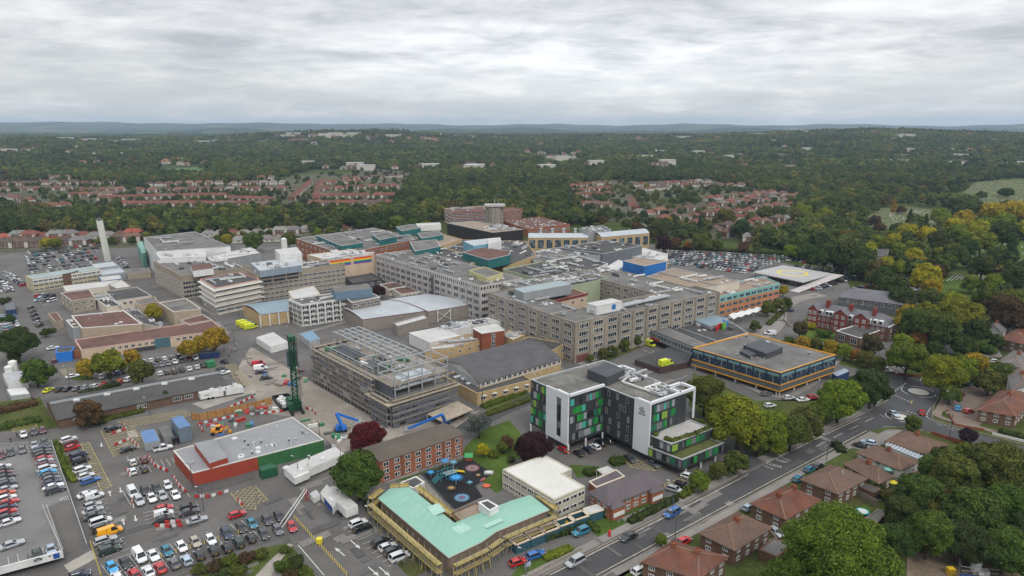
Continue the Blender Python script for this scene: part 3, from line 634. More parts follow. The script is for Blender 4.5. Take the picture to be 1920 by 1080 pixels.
# --- teal plant screens and the buildings they crown
def screenbox(label, pts, zt, z0, roof=FELTR, th=None): return block('plant_enclosure', label, pts, zt, z0, TEALC, roof, par=.3, cop=METAL)
t1 = screenbox('wide teal plant enclosure with brown roof beside the white rooftop cabin', quadpx([(867,473),(915,487),(955,478),(958,470),(900,463)],19.2), 19.2, 14)
t2 = screenbox('teal plant enclosure with a round grille behind the white-gridded wing', quadpx([(768,453),(778,471),(826,462),(818,449)],18.8), 18.8, 13, FELT)
b1 = ward('teaching_block','brick teaching block with buff window bands next to the black building', quadpx([(785,448),(826,462),(866,448),(822,436)],15), 15, BUFF, FELTT, [(1,8,3,2.2,1.5,2,1,14.5,{})])
t3 = screenbox('small teal enclosure with pipework in front of the black building', quadpx([(783,437),(791,447),(831,440),(822,433)],18), 18, 14, FELT)
b2 = ward('laboratory_block','long brick laboratory block under several teal rooftop enclosures', quadpx([(555,447),(640,476),(790,447),(700,427)],13), 13, ORBR, FELT, [(0,10,3,3,1.5,3,1,12.5,{}),(1,16,3,2.6,1.5,3,1,12.5,{})], cop=CONCW); clutter(b2, 20, 15, kinds=('duct','unit','duct'))
t4 = screenbox('long low teal screen on the brick laboratory block', quadpx([(592,441),(640,461),(680,455),(632,437)],15.6), 15.6, 12.6, FELT)
t5 = screenbox('teal and pale green plant enclosure towards the tree belt', quadpx([(697,439),(712,450),(744,443),(728,434)],16.6), 16.6, 12, FELT)
t6 = screenbox('tallest teal enclosure on the laboratory roof, nearest the research tower', quadpx([(742,425),(754,433),(789,427),(774,420)],16.6), 16.6, 12, FELT)
wc = block('rooftop_cabin','white and sky-blue metal cabin on the roof below the black building', quadpx([(869,452),(888,461),(915,457),(914,447)],21), 21, 16, surf('sky blue cladding',(.16,.36,.46),.1), STEEL, par=0)
wc2 = block('rooftop_cabin','plain white metal cabin adjoining the sky-blue one', quadpx([(914,447),(915,457),(940,452),(938,445)],22), 22, 16, WHITEM, FELTW, par=0)
wd = block('rooftop_cabin','long white plant cabin with barrel top on the laboratory roof', quadpx([(779,419),(783,423),(827,421),(825,417)],17), 17, 12.6, WHITEM, FELTW, par=0)
for lab,q,z,wm,rm,n_ in (('dark-roofed link building crowded with pipes between the black building and the yellow block',[(830,463),(868,449),(985,452),(1005,478),(944,502),(905,487)],12.5,BUFF,FELTD,24),('flat grey plant roof between the science halls and the pale grey block',[(985,474),(1048,463),(1128,478),(1084,480),(1004,492)],11,GREYC,FELT,18),('low pale roof beside the bright blue box towards the packed car park',[(1180,480),(1206,464),(1252,476),(1252,489)],6,CREAM,FELTW,5)): clutter(block('link_building',lab,quadpx(q,z),z,0,wm,rm,par=.3),n_,len(lab),kinds=('unit','duct','duct','vent'))
# --- black clad building
bbk = block('black_clad_building','windowless black clad building with a tan roof and white rooftop plant', quadpx([(838,418),(923,436),(981,430),(888,414)],11.9), 11.9, 0, surf('black cladding',(.022,.018,.017),.2,.3,.55,.4), FELTT, par=.4, cop=METAL); clutter(bbk, 22, 17, poly=[tuple(P(u,v,11.9)[:2]) for u,v in ((905,428),(930,433),(972,428),(930,421))], kinds=('unit','duct','unit'))
# --- research building with tower
RB = surf('dusky red panel',(.24,.06,.06),.12,.3,.7); 
rs = ward('research_building','four-storey office wing with dusky red bands at the foot of the grey tower', quadpx([(833,391),(849,399),(914,396),(905,386)],13), 13, CREAM, FELTR, [(0,3,4,4.2,1.4,4,.6,12.6,dict(gm=GLASSB)),(1,7,4,4.6,1.4,4,.6,12.6,dict(gm=GLASSB))])
b = MB()
for z in (2.9,6.0,9.1,12.1):
 wallstrip(b, rs.pts[0], rs.pts[1], rs.c, z, z+1, RB, .2); wallstrip(b, rs.pts[1], rs.pts[2], rs.c, z, z+1, RB, .2)
addpart(rs.th, b, 'spandrel_band'); clutter(rs, 6, 18)
tw_ = ward('research_tower','grey concrete lift tower rising above the red-banded offices', quadpx([(910,388),(922,391),(944,388),(934,385)],20), 20, CONC, FELT, [(0,2,5,2,1.4,2,2,18,{}),(1,2,5,2,1.4,2,2,18,{})]); clutter(tw_, 5, 19, kinds=('unit','vent'))
b = MB(); q = tw_.c
b.prism([(q.x-9,q.y-5),(q.x+9,q.y-5),(q.x+9,q.y+5),(q.x-9,q.y+5)],20.6,22.4,CONCW); b.tube((q.x,q.y,22.4),(q.x,q.y,27),.25,METAL); b.tube((q.x+3,q.y,22.4),(q.x+3,q.y,26),.15,METAL); addpart(tw_.th, b, 'tower_top')
rw = ward('research_building','red-brown office wing beyond the grey tower', quadpx([(942,391),(946,398),(981,394),(975,386)],12.5), 12.5, ORBR, FELTR, [(1,7,4,3,1.3,3,.6,12,{})])
rl = ward('research_building','low spreading red-roofed wing dotted with white rooflights', quadpx([(943,414),(990,430),(1069,420),(1012,406)],7), 7, ORBR, FELTR, [(1,9,1,3.6,1.6,3,1,6.5,dict(gm=GLASSB))]); clutter(rl, 30, 20, kinds=('light','light','light','vent'))
# --- science building with silver barrel roofs
def barrel(th, pts, z, rise, m, name='roof', n=8, fascia=None):
 a,b_,c,d = [Vector(p[:2]) for p in pts]; mb = MB(); o = []
 for i in range(n+1):
  t = i/n; zz = z+rise*math.sin(math.pi*t); o.append(((a+(d-a)*t),(b_+(c-b_)*t),zz))
 for i in range(n):
  p,q,z0 = o[i]; r_,s,z1 = o[i+1]; mb.face([(*p,z0),(*q,z0),(*s,z1),(*r_,z1)], m); mb.face([(*r_,z1-.2),(*s,z1-.2),(*q,z0-.2),(*p,z0-.2)], m)
  mb.face([(*p,z0-.35),(*p,z0),(*r_,z1),(*r_,z1-.35)], fascia or m); mb.face([(*q,z0),(*q,z0-.35),(*s,z1-.35),(*s,z1)], fascia or m)
 mb.face([(*a,z-.35),(*b_,z-.35),(*b_,z),(*a,z)], fascia or m); mb.face([(*c,z-.35),(*d,z-.35),(*d,z),(*c,z)], fascia or m)
 return addpart(th, mb, name)
def hall(name, label, pts, z, rise, wall, roofm, fascia=None, cat='building'):
 c = centroid(pts); th = thing(name, label, cat, (c.x,c.y,0)); walls(th, pts, 0, z-.05, wall); barrel(th, pts, z, rise, roofm, fascia=fascia); r = Bld(); r.th = th; r.pts = [Vector(p[:2]) for p in pts]; r.c = c; r.zt = z+rise; return r
sc1 = hall('science_building','buff brick science building under a silver barrel roof with four chimneys', quadpx([(990,446),(1103,446),(1100,437),(992,437)],10), 10, 1.3, BUFF, STEEL)
facade(sc1.th, sc1.pts[0], sc1.pts[1], sc1.c, 1.2, 9.6, 7, 1, 4.2, 6.0, 3, 3, GREYF, GLASSB)
for k in range(4):
 b = MB(); p = P(1014+k*21.5,437,11); b.tube((p.x,p.y,9.5),(p.x,p.y,14.0),1.1,METAL,.9,10); b.tube((p.x,p.y,14.0),(p.x,p.y,14.6),1.35,METAL,1.35,10); addpart(sc1.th, b, 'chimney')
sc2 = hall('science_building','science wing with a sweeping silver curved roof by the far car park', quadpx([(1128,445),(1218,437),(1204,429),(1113,437)],11), 11, 1.4, BUFF, STEEL, REDBR)
facade(sc2.th, sc2.pts[0], sc2.pts[1], sc2.c, 1.2, 10.4, 6, 1, 4.6, 6.4, 3, 3, GREYF, GLASSB)
sc3_ = block('plant_enclosure','open grey rooftop plant compound between the two silver roofs', quadpx([(1086,428),(1100,436),(1146,430),(1130,422)],13), 13, 0, GREYC, FELT); clutter(sc3_, 9, 23, kinds=('unit','duct'))
# --- dark grey flat block, pale block, blue box
dg = block('imaging_building','dark grey clad building with a wide dark flat roof in front of the science halls', quadpx([(1048,464),(1131,476),(1204,460),(1134,450)],12), 12, 0, surf('slate grey cladding',(.13,.145,.16),.1,.2,.6), FELTD, par=.5, cop=METAL); clutter(dg, 10, 24, kinds=('light','unit','duct'))
lg = block('theatre_block','pale grey block with a white roof edge in front of the dark grey building', quadpx([(1005,492),(1098,512),(1140,494),(1085,479)],14.5), 14.5, 0, WHITEM, FELTD, par=.5, cop=WHITEM); clutter(lg, 12, 25, kinds=('unit','duct'))
bb = block('blue_box_block','bright blue box on the roofs with a tan top', quadpx([(1168,489),(1208,499),(1249,490),(1203,482)],19), 19, 12.5, BLUEC, FELTT, par=.35, cop=METAL)
wr = block('link_block','white-roofed link block beside the bright blue box', quadpx([(1138,500),(1155,507),(1180,494),(1160,487)],14.5), 14.5, 0, WHITEM, FELTW, par=.1)
ob = ward('childrens_block','orange clad block with a pale aqua top storey beside the white canopy', para((1350,556),(1462,531),(1322,540),10.2), 10.2, ORANGE, FELTT, [(0,10,3,3.4,1.35,3,.4,9.9,dict(gm=GLASSB,fm=GREYF))], par=.4, cop=AQUA)
b = MB(); wallstrip(b, ob.pts[0], ob.pts[1], ob.c, 7.0, 7.35, AQUA, .06); wallstrip(b, ob.pts[0], ob.pts[1], ob.c, 9.2, 10.1, AQUA, .06); wallstrip(b, ob.pts[0], ob.pts[1], ob.c, 6.95, 9.3, AQUA, .015,0,1,.03); addpart(ob.th, b, 'aqua_band'); clutter(ob, 6, 26, kinds=('duct','unit'))
cn = thing('canopy','white tensile canopy at the foot of the orange block','canopy',tuple(P(1395,598,0)))
b = MB(); a1,a2,a3,a4 = P(1366,592,3.2),P(1426,577,3.2),P(1432,581,3.2),P(1376,598,3.2); n=8
for i in range(n):
 t0,t1=i/n,(i+1)/n; h=lambda t: 3.0+.7*abs(math.sin(t*math.pi*4)); p=[a1.lerp(a2,t0),a1.lerp(a2,t1),a4.lerp(a3,t1),a4.lerp(a3,t0)]; b.face([(p[0].x,p[0].y,h(t0)+.5),(p[1].x,p[1].y,h(t1)+.5),(p[2].x,p[2].y,h(t1)),(p[3].x,p[3].y,h(t0))], WHITEM)
addpart(cn, b, 'fabric')
for t in (0,.33,.66,1): b = MB(); p=a4.lerp(a3,t); b.tube((p.x,p.y,0),(p.x,p.y,3.0),.09,METAL); addpart(cn,b,'post')
# --- helipad on stilts
hp = thing('helipad','raised grey helicopter deck with a yellow ring among parked cars','helipad',tuple(P(1487,513,0)))
HPQ = quadpx([(1411,510),(1506,529),(1562,513),(1468,497)],3.6); b = MB(); b.prism([p[:2] for p in HPQ],3.0,3.6,surf('helideck',(.36,.355,.35),.1,.1,.8),bottom=True); addpart(hp,b,'deck')
cen = centroid(HPQ); b = MB()
for i in range(40):
 a0,a1_=2*math.pi*i/40,2*math.pi*(i+1)/40; b.face([(cen.x+r*math.cos(t),cen.y+r*math.sin(t),3.61) for r,t in ((7.2,a0),(9.0,a0),(9.0,a1_),(7.2,a1_))][::-1], flat('helideck yellow',(.62,.48,.05),.7))
addpart(hp,b,'yellow_ring')
b = MB(); uu=(HPQ[1]-HPQ[0]).normalized(); vv=Vector((-uu.y,uu.x,0))
for s,w,l in ((-2.2,.7,6),(2.2,.7,6)): b.face([tuple((cen+Vector(uu[:2])*(s+dx)+Vector(vv[:2])*dy).to_3d()+Vector((0,0,3.62))) for dx,dy in ((-w/2,-l/2),(w/2,-l/2),(w/2,l/2),(-w/2,l/2))], whitep)
b.face([tuple((cen+Vector(uu[:2])*dx+Vector(vv[:2])*dy).to_3d()+Vector((0,0,3.62))) for dx,dy in ((-1.85,-.35),(1.85,-.35),(1.85,.35),(-1.85,.35))], whitep); addpart(hp,b,'marking')
for i in range(5):
 for j in range(3):
  p = (HPQ[0].lerp(HPQ[1],.04+.92*i/4)).lerp(HPQ[3].lerp(HPQ[2],.04+.92*i/4),.04+.92*j/2); b = MB(); b.tube((p.x,p.y,0),(p.x,p.y,3.0),.22,METALD,n=6); addpart(hp,b,'post')
b = MB(); rp=[P(1562,513,3.6),P(1577,518,1.8),P(1490,545,0),P(1478,541,0)]; b.face([P(1562,513,3.55),P(1584,516,3.0),P(1497,549,.3),P(1480,545,.3)], CONCW); addpart(hp,b,'ramp')
# --- boiler chimney
ch = thing('boiler_chimney','tall pale concrete boiler chimney, four-sided and tapering, beside the packed car park','chimney',tuple(P(203,489,0)))
b = MB(); bt=[P(197,491,0),P(209,489,0),P(208,486.6,0),P(196,488,0)]; tp=[P(180.3,415,27.6),P(192.8,414,27.6),P(191.5,412,27.6),P(179.6,413,27.6)]; b.hexa(bt+tp, surf('pale concrete',(.50,.50,.45),.08,.2,.8,streak=True)); addpart(ch,b,'shaft')
b = MB(); b.hexa([x.lerp(centroid(tp).to_3d()+Vector((0,0,27.6)),.35)+Vector((0,0,.02)) for x in tp]+[x.lerp(centroid(tp).to_3d()+Vector((0,0,27.6)),.35)+Vector((0,0,1.4)) for x in tp], METALD); addpart(ch,b,'flue_cap')
# --- ward complex in the west
plh = block('plant_hall','big white plant hall with a grey roof and slanting white end by the chimney', quadpx([(269,445),(293,471),(432,462),(365,434)],17), 17, 0, WHITEM, FELT, par=.6, cop=METAL); clutter(plh, 6, 30, kinds=('vent','duct'))
b = MB(); b.prism([p[:2] for p in quadpx([(258,466),(268,487),(275,484),(268,462)],6)],0,10,surf('green glazed stair',(.13,.30,.24),.1,.4,.4)); addpart(plh.th,b,'stair_tower')
plf = block('plant_block','white windowless plant block in front of the big plant hall', quadpx([(291,473),(300,484),(386,481),(383,465)],15.5), 15.5, 0, WHITEM, FELTW, par=.3); clutter(plf, 7, 31, kinds=('vent','unit'))
pl3 = block('plant_block','long lower plant block with a white roof beyond the ward tower', quadpx([(386,481),(395,491),(489,474),(470,463)],13.6), 13.6, 0, GREYC, FELTW, par=.3); clutter(pl3, 8, 32, kinds=('unit','duct'))
wa = ward('hospital_ward_block','beige ward block with five strips of windows on its long end wall', quadpx([(287,490),(341,517),(470,500),(405,482)],13), 13, BEIGE, FELT, [(0,7,4,4.6,1.3,4,.5,9.8,{}),(1,9,4,4,1.5,3,.5,10,{})], par=.5); clutter(wa, 12, 33, kinds=('unit','duct','unit'))
b = MB(); b.prism([p[:2] for p in quadpx([(357,497),(362,508),(400,503),(394,493)],16.2)],12.8,16.2,WHITEM,mtop=FELTR); addpart(wa.th,b,'plant_room')
wf = ward('hospital_ward_block','ward block with four tiers of white sunshade fins and pink roof edge', quadpx([(375,523),(404,540),(487,524),(447,510)],13.6), 13.6, CREAM, FELTD, [(0,4,5,4,1.1,4,.5,13,dict(gm=GLASSB)),(1,4,5,6.5,1.2,5,.5,13,dict(gm=GLASSB))], par=.3, cop=surf('pink roof edge',(.50,.25,.22),.1)); clutter(wf, 4, 34, kinds=('duct','unit'))
for z in (4.4,7.0,9.6,12.2):
 b = MB(); q = inset([tuple(p) for p in wf.pts],-1.3); b.prism(q,z,z+.22,WHITEM,bottom=True); addpart(wf.th,b,'sunshade')
lb = ward('hospital_ward_block','long beige ward block with five window rows behind the white-framed offices', para((646,494),(482,515),(622,486),14.6), 14.6, BEIGE, FELT, [(0,18,5,2.9,1.2,4,0,12.2,{})], par=.5); clutter(lb, 16, 35, kinds=('unit','duct','duct'))
b = MB(); wallstrip(b, lb.pts[0], lb.pts[1], lb.c, 9.4, 14.4, PEACH, .06, .0 if True else 0, .47); addpart(lb.th,b,'peach_cladding')
fr_ = surf('strip glazing',(.06,.085,.12),.2,.8,.2,.5)
for z in (9.9,12.1):
 for k in range(3): b = MB(); wallstrip(b, lb.pts[0], lb.pts[1], lb.c, z, z+1.1, fr_, .12, .02+.15*k, .15+.15*k, .1); addpart(lb.th,b,'strip_window')
g1 = block('plant_enclosure','blue-grey glazed plant enclosure with sloping front on the long beige block', quadpx([(470,493),(487,508),(566,497),(547,483)],17.5), 17.5, 14.0, surf('blue-grey glazing',(.22,.27,.32),.2,.3,.35,.5), STEEL, par=0); clutter(g1, 9, 36, z=17.5, kinds=('unit','vent','unit'))
g2 = block('plant_enclosure','tall white plant box above the blue-grey glazed enclosure', quadpx([(515,468),(525,477),(566,474),(556,463)],22), 22, 14.0, WHITEM, FELTW, par=0)
tk = thing('storage_tank','white upright storage tank behind the tall white plant box','tank',(*P(533,461,20)[:2],14.6)); p = P(533,461,20); b = MB(); b.tube((p.x,p.y,14.6),(p.x,p.y,24.2),1.7,WHITEM,n=14); addpart(tk,b,'shell'); b = MB(); b.tube((p.x,p.y,24.2),(p.x,p.y,24.9),1.7,WHITEM,.5,14); addpart(tk,b,'lid')
rb = ward('hospital_ward_block','peach link block wearing two painted rainbow banners along its top', para((702,476.5),(616,488),(660,467),16.6), 16.6, PEACH, FELTW, [], par=.3); clutter(rb, 10, 37, kinds=('duct','unit'))
RAIN = [(.55,.02,.03),(.75,.22,.02),(.75,.55,.03),(.02,.30,.08),(.02,.09,.40),(.20,.04,.28)]
for s0,s1 in ((.02,.47),(.53,.93)):
 b = MB()
 for i,c in enumerate(RAIN): wallstrip(b, rb.pts[0], rb.pts[1], rb.c, 15.95-.58*i-.58, 15.95-.58*i, flat('rainbow paint %d'%i,c,.6), .12, s0, s1, .1)
 addpart(rb.th,b,'rainbow_banner')
dl = ward('hospital_annexe','dark grey low annexe with small windows below the rainbow banners', quadpx([(645,519),(662,531),(717,523),(686,507)],6), 6, GREYD, FELTD, [(1,4,1,2,1.5,2,2.5,5.5,{})]); 
# --- white-framed offices and curved roofs
wo = ward('office_block','four-storey office block with an exposed white frame and balconies', para((565,571.5),(541,561),(651,559),10.4), 10.4, surf('grey-brown brick',(.20,.165,.14),.2,.3), FELT, [(0,3,4,3.2,1.3,2,.3,10,{}),(3,6,4,3.0,1.35,3,.3,10,{})], par=.3, cop=WHITEF)
b = MB()
for (i0,i1,nn) in ((0,1,3),(3,0,6)):
 for k in range(5): wallstrip(b, wo.pts[i0], wo.pts[i1], wo.c, 2.45*k-.0, 2.45*k+.3, WHITEF, .3)
 for k in range(nn+1): wallstrip(b, wo.pts[i0], wo.pts[i1], wo.c, 0, 10.3, WHITEF, .34, max(0,k/nn-.012), min(1,k/nn+.012))
addpart(wo.th,b,'white_frame')
b = MB()
for k in range(6):
 for j in range(4): wallstrip(b, wo.pts[3], wo.pts[0], wo.c, 2.45*j+.3, 2.45*j+1.0, WHITEM, .6, k/6+.03, k/6+.10, .25)
addpart(wo.th,b,'balcony'); clutter(wo, 5, 38)
b = MB(); b.prism([p[:2] for p in quadpx([(621,537),(629,548),(698,541),(690,532)],14.2)],10.2,14.2,surf('steel blue cladding',(.13,.20,.27),.1,.2,.6),mtop=FELT); addpart(wo.th,b,'plant_room')
wo2 = ward('office_block','lower white-framed wing under the steel blue plant room', quadpx([(650,560),(660,567),(713,557),(695,548)],10.3), 10.3, surf('grey-brown brick',(.2,.165,.14)), FELT, [(1,4,3,2.6,1.4,3,1,9.8,{})], par=.3, cop=WHITEF)
cb = block('office_block','flat pale-roofed block between the long beige wards and the white-framed offices', quadpx([(541,546),(549,560),(600,551),(588,536)],10.5), 10.5, 0, CREAM, FELTW, par=.3)
c1 = hall('curved_roof_hall','buff hall under a blue-grey curved roof with maroon rim', quadpx([(488,590),(542,583),(540,560),(455,572)],5.6), 5.6, 1.3, BUFF, surf('blue-grey sheet roof',(.20,.27,.32),.1,.1,.5), surf('maroon rim',(.14,.02,.035),.1))
b = MB()
for t in (0.02,.34,.66,.98): p = c1.pts[0].lerp(c1.pts[1],t); b.tube((p.x,p.y-1.2,0),(p.x,p.y-1.2,5.6),.3,WHITEM)
addpart(c1.th,b,'column')
c2 = hall('curved_roof_hall','large hall with pale silver curved roof next to the building site', quadpx([(680,599),(803,582),(733,562),(636,576)],5.6), 5.6, 1.0, surf('taupe cladding',(.24,.21,.185),.12), STEEL, surf('maroon rim',(.14,.02,.035)))
c3 = hall('curved_roof_hall','second silver-roofed hall with white braced columns, butting the larger one', quadpx([(803,584),(882,571),(800,551),(728,561)],5.8), 5.8, 1.1, surf('taupe cladding',(.24,.21,.185)), STEEL, surf('maroon rim',(.14,.02,.035)))
b = MB(); q = [c3.pts[0].lerp(c3.pts[1],t) for t in (.22,.52,.98)]
for p in q: b.bar((p.x,p.y-1,0),(p.x,p.y-1,5.6),.4,WHITEM)
b.bar((q[0].x,q[0].y-1,.5),(q[1].x,q[1].y-1,5),.2,WHITEM); b.bar((q[1].x,q[1].y-1,.5),(q[0].x,q[0].y-1,5),.2,WHITEM); addpart(c3.th,b,'braced_column')
bx = block('plant_block','tan box with rooftop ducts standing against the curved roof halls', quadpx([(737,605),(745,612),(803,596),(795,589)],4.5), 4.5, 0, surf('taupe cladding',(.24,.21,.185)), FELTW); 
for i,(q) in enumerate([[(712,533),(729,542),(770,535),(752,527)],[(735,541),(752,552),(800,544),(780,535)]]):
 s_ = ward('low_ward','low red-roofed building with white trim, %s of the pair beside the maroon tree' % ('farther','nearer')[i], quadpx(q,4), 4, CREAM, FELTR, [(1,7,1,1.6,1.2,2,1.2,3.6,{})], par=.2, cop=WHITEF)
# --- modules, red cube, buff buildings south of the concrete wards
md = block('module_building','white flat-roofed module building with grey walls behind the building site', quadpx([(767,624),(806,642),(862,629),(822,614)],5), 5, 0, WHITEM, FELTW, par=.15)
m2 = block('module_building','row of small white roof modules beside the buff wing', quadpx([(826,611),(842,620),(890,609),(870,602)],4.6), 4.6, 0, WHITEM, STEEL, par=.2); clutter(m2,6,40,kinds=('unit','duct'))
m3 = block('module_building','white-roofed module building against the concrete ward block', quadpx([(872,603),(888,610),(938,603),(915,595)],5.2), 5.2, 0, WHITEM, FELTW, par=.15); clutter(m3,4,41,kinds=('unit',))
bf = ward('clinic_wing','buff brick wing with four small windows left of the red brick cube', quadpx([(797,659),(835,655),(906,637),(880,625),(830,640)],5), 5, BUFF, FELTT, [(1,4,1,1,1,1,1.6,4,{})], par=.3); clutter(bf,5,42)
rc = block('stair_block','red brick stair cube with a white roof and tall white window', quadpx([(887,616),(903,625),(946,619),(930,607)],8.6), 8.6, 0, REDBR, FELTW, par=.3, cop=WHITEF)
facade(rc.th, rc.pts[1], rc.pts[2], rc.c, 1.5, 8, 1, 2, 1.5, 2.6, 2, 2, WHITEF, GLASSB)
bf2 = block('clinic_wing','small buff wing between the red cube and the concrete ward block', quadpx([(940,629),(962,637),(985,628),(955,618)],5), 5, 0, BUFF, FELTW); clutter(bf2,4,43)
fd = ward('clinic_wing','dark flat-roofed wing with a pale rooflight box below the maroon brick corner', quadpx([(958,648),(1037,657),(1060,643),(990,631)],6.2), 6.2, BUFF, FELTD, [(1,2,1,2,1.5,2,2,5.5,{})], par=.3); b=MB(); q=quadpx([(976,637),(985,646),(1015,641),(1006,633)],7); b.prism([p[:2] for p in q],5.9,6.9,WHITEM,mtop=FELTD); addpart(fd.th,b,'rooflight_box')
lo = ward('clinic_wing','buff brick single-storey front with white window hoods and dark flat roof by the road', quadpx([(895,738),(997,712),(935,678),(828,703)],4.4), 4.4, BUFF, FELTD, [(0,5,1,1.8,1.3,2,1.2,3.8,{})], par=.3, cop=BUFF); clutter(lo,5,44,poly=[tuple(P(u,v,4.4)[:2]) for u,v in ((845,702),(893,728),(900,722),(850,694))],kinds=('light','vent'))
b=MB()
for t in (.12,.3,.5,.7,.9):
 wallstrip(b,lo.pts[0],lo.pts[1],lo.c,3.0,3.25,WHITEM,.7,t-.035,t+.035,.8)
addpart(lo.th,b,'window_hood')
gu = thing('clinic_hall','grey-roofed clinic hall with a glazed white gable facing the building site','building',tuple(P(945,690,0))); gq = [P(900,718,6.2),P(1052,673,6.2),None,P(834,676,6.2)]; gq[2] = gq[1]+gq[3]-gq[0]
walls(gu, gq, 0, 6.2, BUFF); pitched(gu, gq, 6.2, 2.6, SLATE, WHITEM)
gr_ = Bld(); gr_.c = centroid(gq); facade(gu, gq[0], gq[1], gr_.c, 4.5, 6.2, 16, 1, 1.5, 1.1, 2); b=MB(); wallstrip(b,gq[0],gq[1],gr_.c,4.3,6.0,CREAM,.01,0,1,.06); addpart(gu,b,'clerestory_band'); b=MB(); wallstrip(b,gq[3],gq[0],gr_.c,1,6.1,surf('pale glazing',(.40,.42,.43),.1,.5,.3),.1,.06,.94,.15); addpart(gu,b,'gable_glazing')
# --- peach building with the auditorium
pb = ward('outpatient_building','peach building with a blue glazed entrance and red-brown roof facing the car park', quadpx([(152,656),(419,618),(397,600),(140,637)],4.4), 4.4, PEACH, FELTR, [(0,22,1,1.3,1.1,2,2.2,4.1,dict(skip=lambda i,j: i in (0,1,2,3,11,12,13)))], par=.25, cop=surf('pink coping',(.50,.33,.28),.1))
b=MB(); wallstrip(b,pb.pts[0],pb.pts[1],pb.c,.4,4.6,surf('teal blue glazing',(.07,.14,.17),.2,.8,.2,.5),.25,.49,.60,.3); addpart(pb.th,b,'glazed_entrance')
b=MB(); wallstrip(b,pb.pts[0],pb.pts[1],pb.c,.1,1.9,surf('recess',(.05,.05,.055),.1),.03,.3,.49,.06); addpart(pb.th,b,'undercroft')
au = block('auditorium','tan auditorium with tall blank walls and red-brown roof behind the peach building', quadpx([(134,592),(153,615),(266,607),(232,582)],7.6), 7.6, 0, surf('tan render',(.36,.29,.215),.1), FELTR, par=.3, cop=WHITEF); clutter(au,3,45,kinds=('vent','light'))
au2 = block('auditorium_annexe','lower annexe with white roof rim and rooflights on the end of the auditorium', quadpx([(124,600),(136,614),(171,609),(158,596)],6.8), 6.8, 0, GREYC, FELTR, par=.3, cop=WHITEF); clutter(au2,2,46,kinds=('light',))
cr = ward('outpatient_building','tan block with grey roof and white rim right of the golden courtyard tree', quadpx([(297,567),(325,585),(377,579),(348,559)],6.6), 6.6, surf('tan render',(.36,.29,.215)), FELT, [], par=.4, cop=CREAM)
cr2 = ward('outpatient_building','brown-roofed low link running from the peach building to the tan block', quadpx([(338,600),(355,609),(397,600),(380,589)],4.6), 4.6, CREAM, FELTR, [], par=.25, cop=CONCW)
b3 = ward('outpatient_building','two-storey block with brown and mossy roof left of the white-trimmed link', quadpx([(113,549),(134,564),(178,557),(167,542)],6.4), 6.4, BEIGE, FELTR, [(1,3,2,1.8,1.2,3,.6,6,{}),(0,3,2,1.5,1.2,2,.6,6,{})], par=.4, cop=CONCW)
b4 = ward('outpatient_building','grey and red roofed flat block behind the auditorium', quadpx([(196,546),(216,564),(284,554),(256,538)],5.4), 5.4, CREAM, FELTD, [(1,6,1,1.5,1.3,2,2,5,{})], par=.3, cop=CONCW); b=MB(); b.prism([p[:2] for p in quadpx([(224,547),(240,557),(276,551),(254,540)],5.3)],4.98,5.03,FELTR); addpart(b4.th,b,'red_roof_area')
b5 = block('outpatient_building','dark flat-roofed link with plant between the auditorium and the mossy-roofed block', quadpx([(172,555),(200,575),(232,572),(196,549)],4.6), 4.6, 0, CREAM, FELTD); clutter(b5,7,47,kinds=('unit','duct','light'))
b6 = block('outpatient_building','tan windowless block behind the golden courtyard tree', quadpx([(252,563),(256,572),(297,566),(290,556)],6.4), 6.4, 0, surf('tan render',(.36,.29,.215)), FELT)
dk_ = block('outpatient_building','dark flat roof strip between the auditorium and the golden tree courtyard', quadpx([(234,576),(268,607),(303,614),(259,581)],4.5), 4.5, 0, CREAM, FELTD, par=.2, cop=CONCW); clutter(dk_,4,48)
sr = block('outpatient_building','small red-roofed shed at the end of the auditorium', quadpx([(90,588),(104,604),(118,600),(106,585)],3.6), 3.6, 0, BEIGE, FELTR, par=.15)
bu = block('cycle_store','bright blue clad store with a dark flat roof at the end of the peach building', quadpx([(104,662),(134,659),(140,650),(106,651)],4.0), 4.0, 0, surf('bright blue cladding',(.02,.17,.55),.1,.2,.5), FELTD, par=.1)
rd = block('entrance_lobby','low rust-red brick lobby between the blue store and the peach building', quadpx([(135,658),(153,658),(151,650),(140,648)],3.4), 3.4, 0, ORBR, FELTR, par=.15)
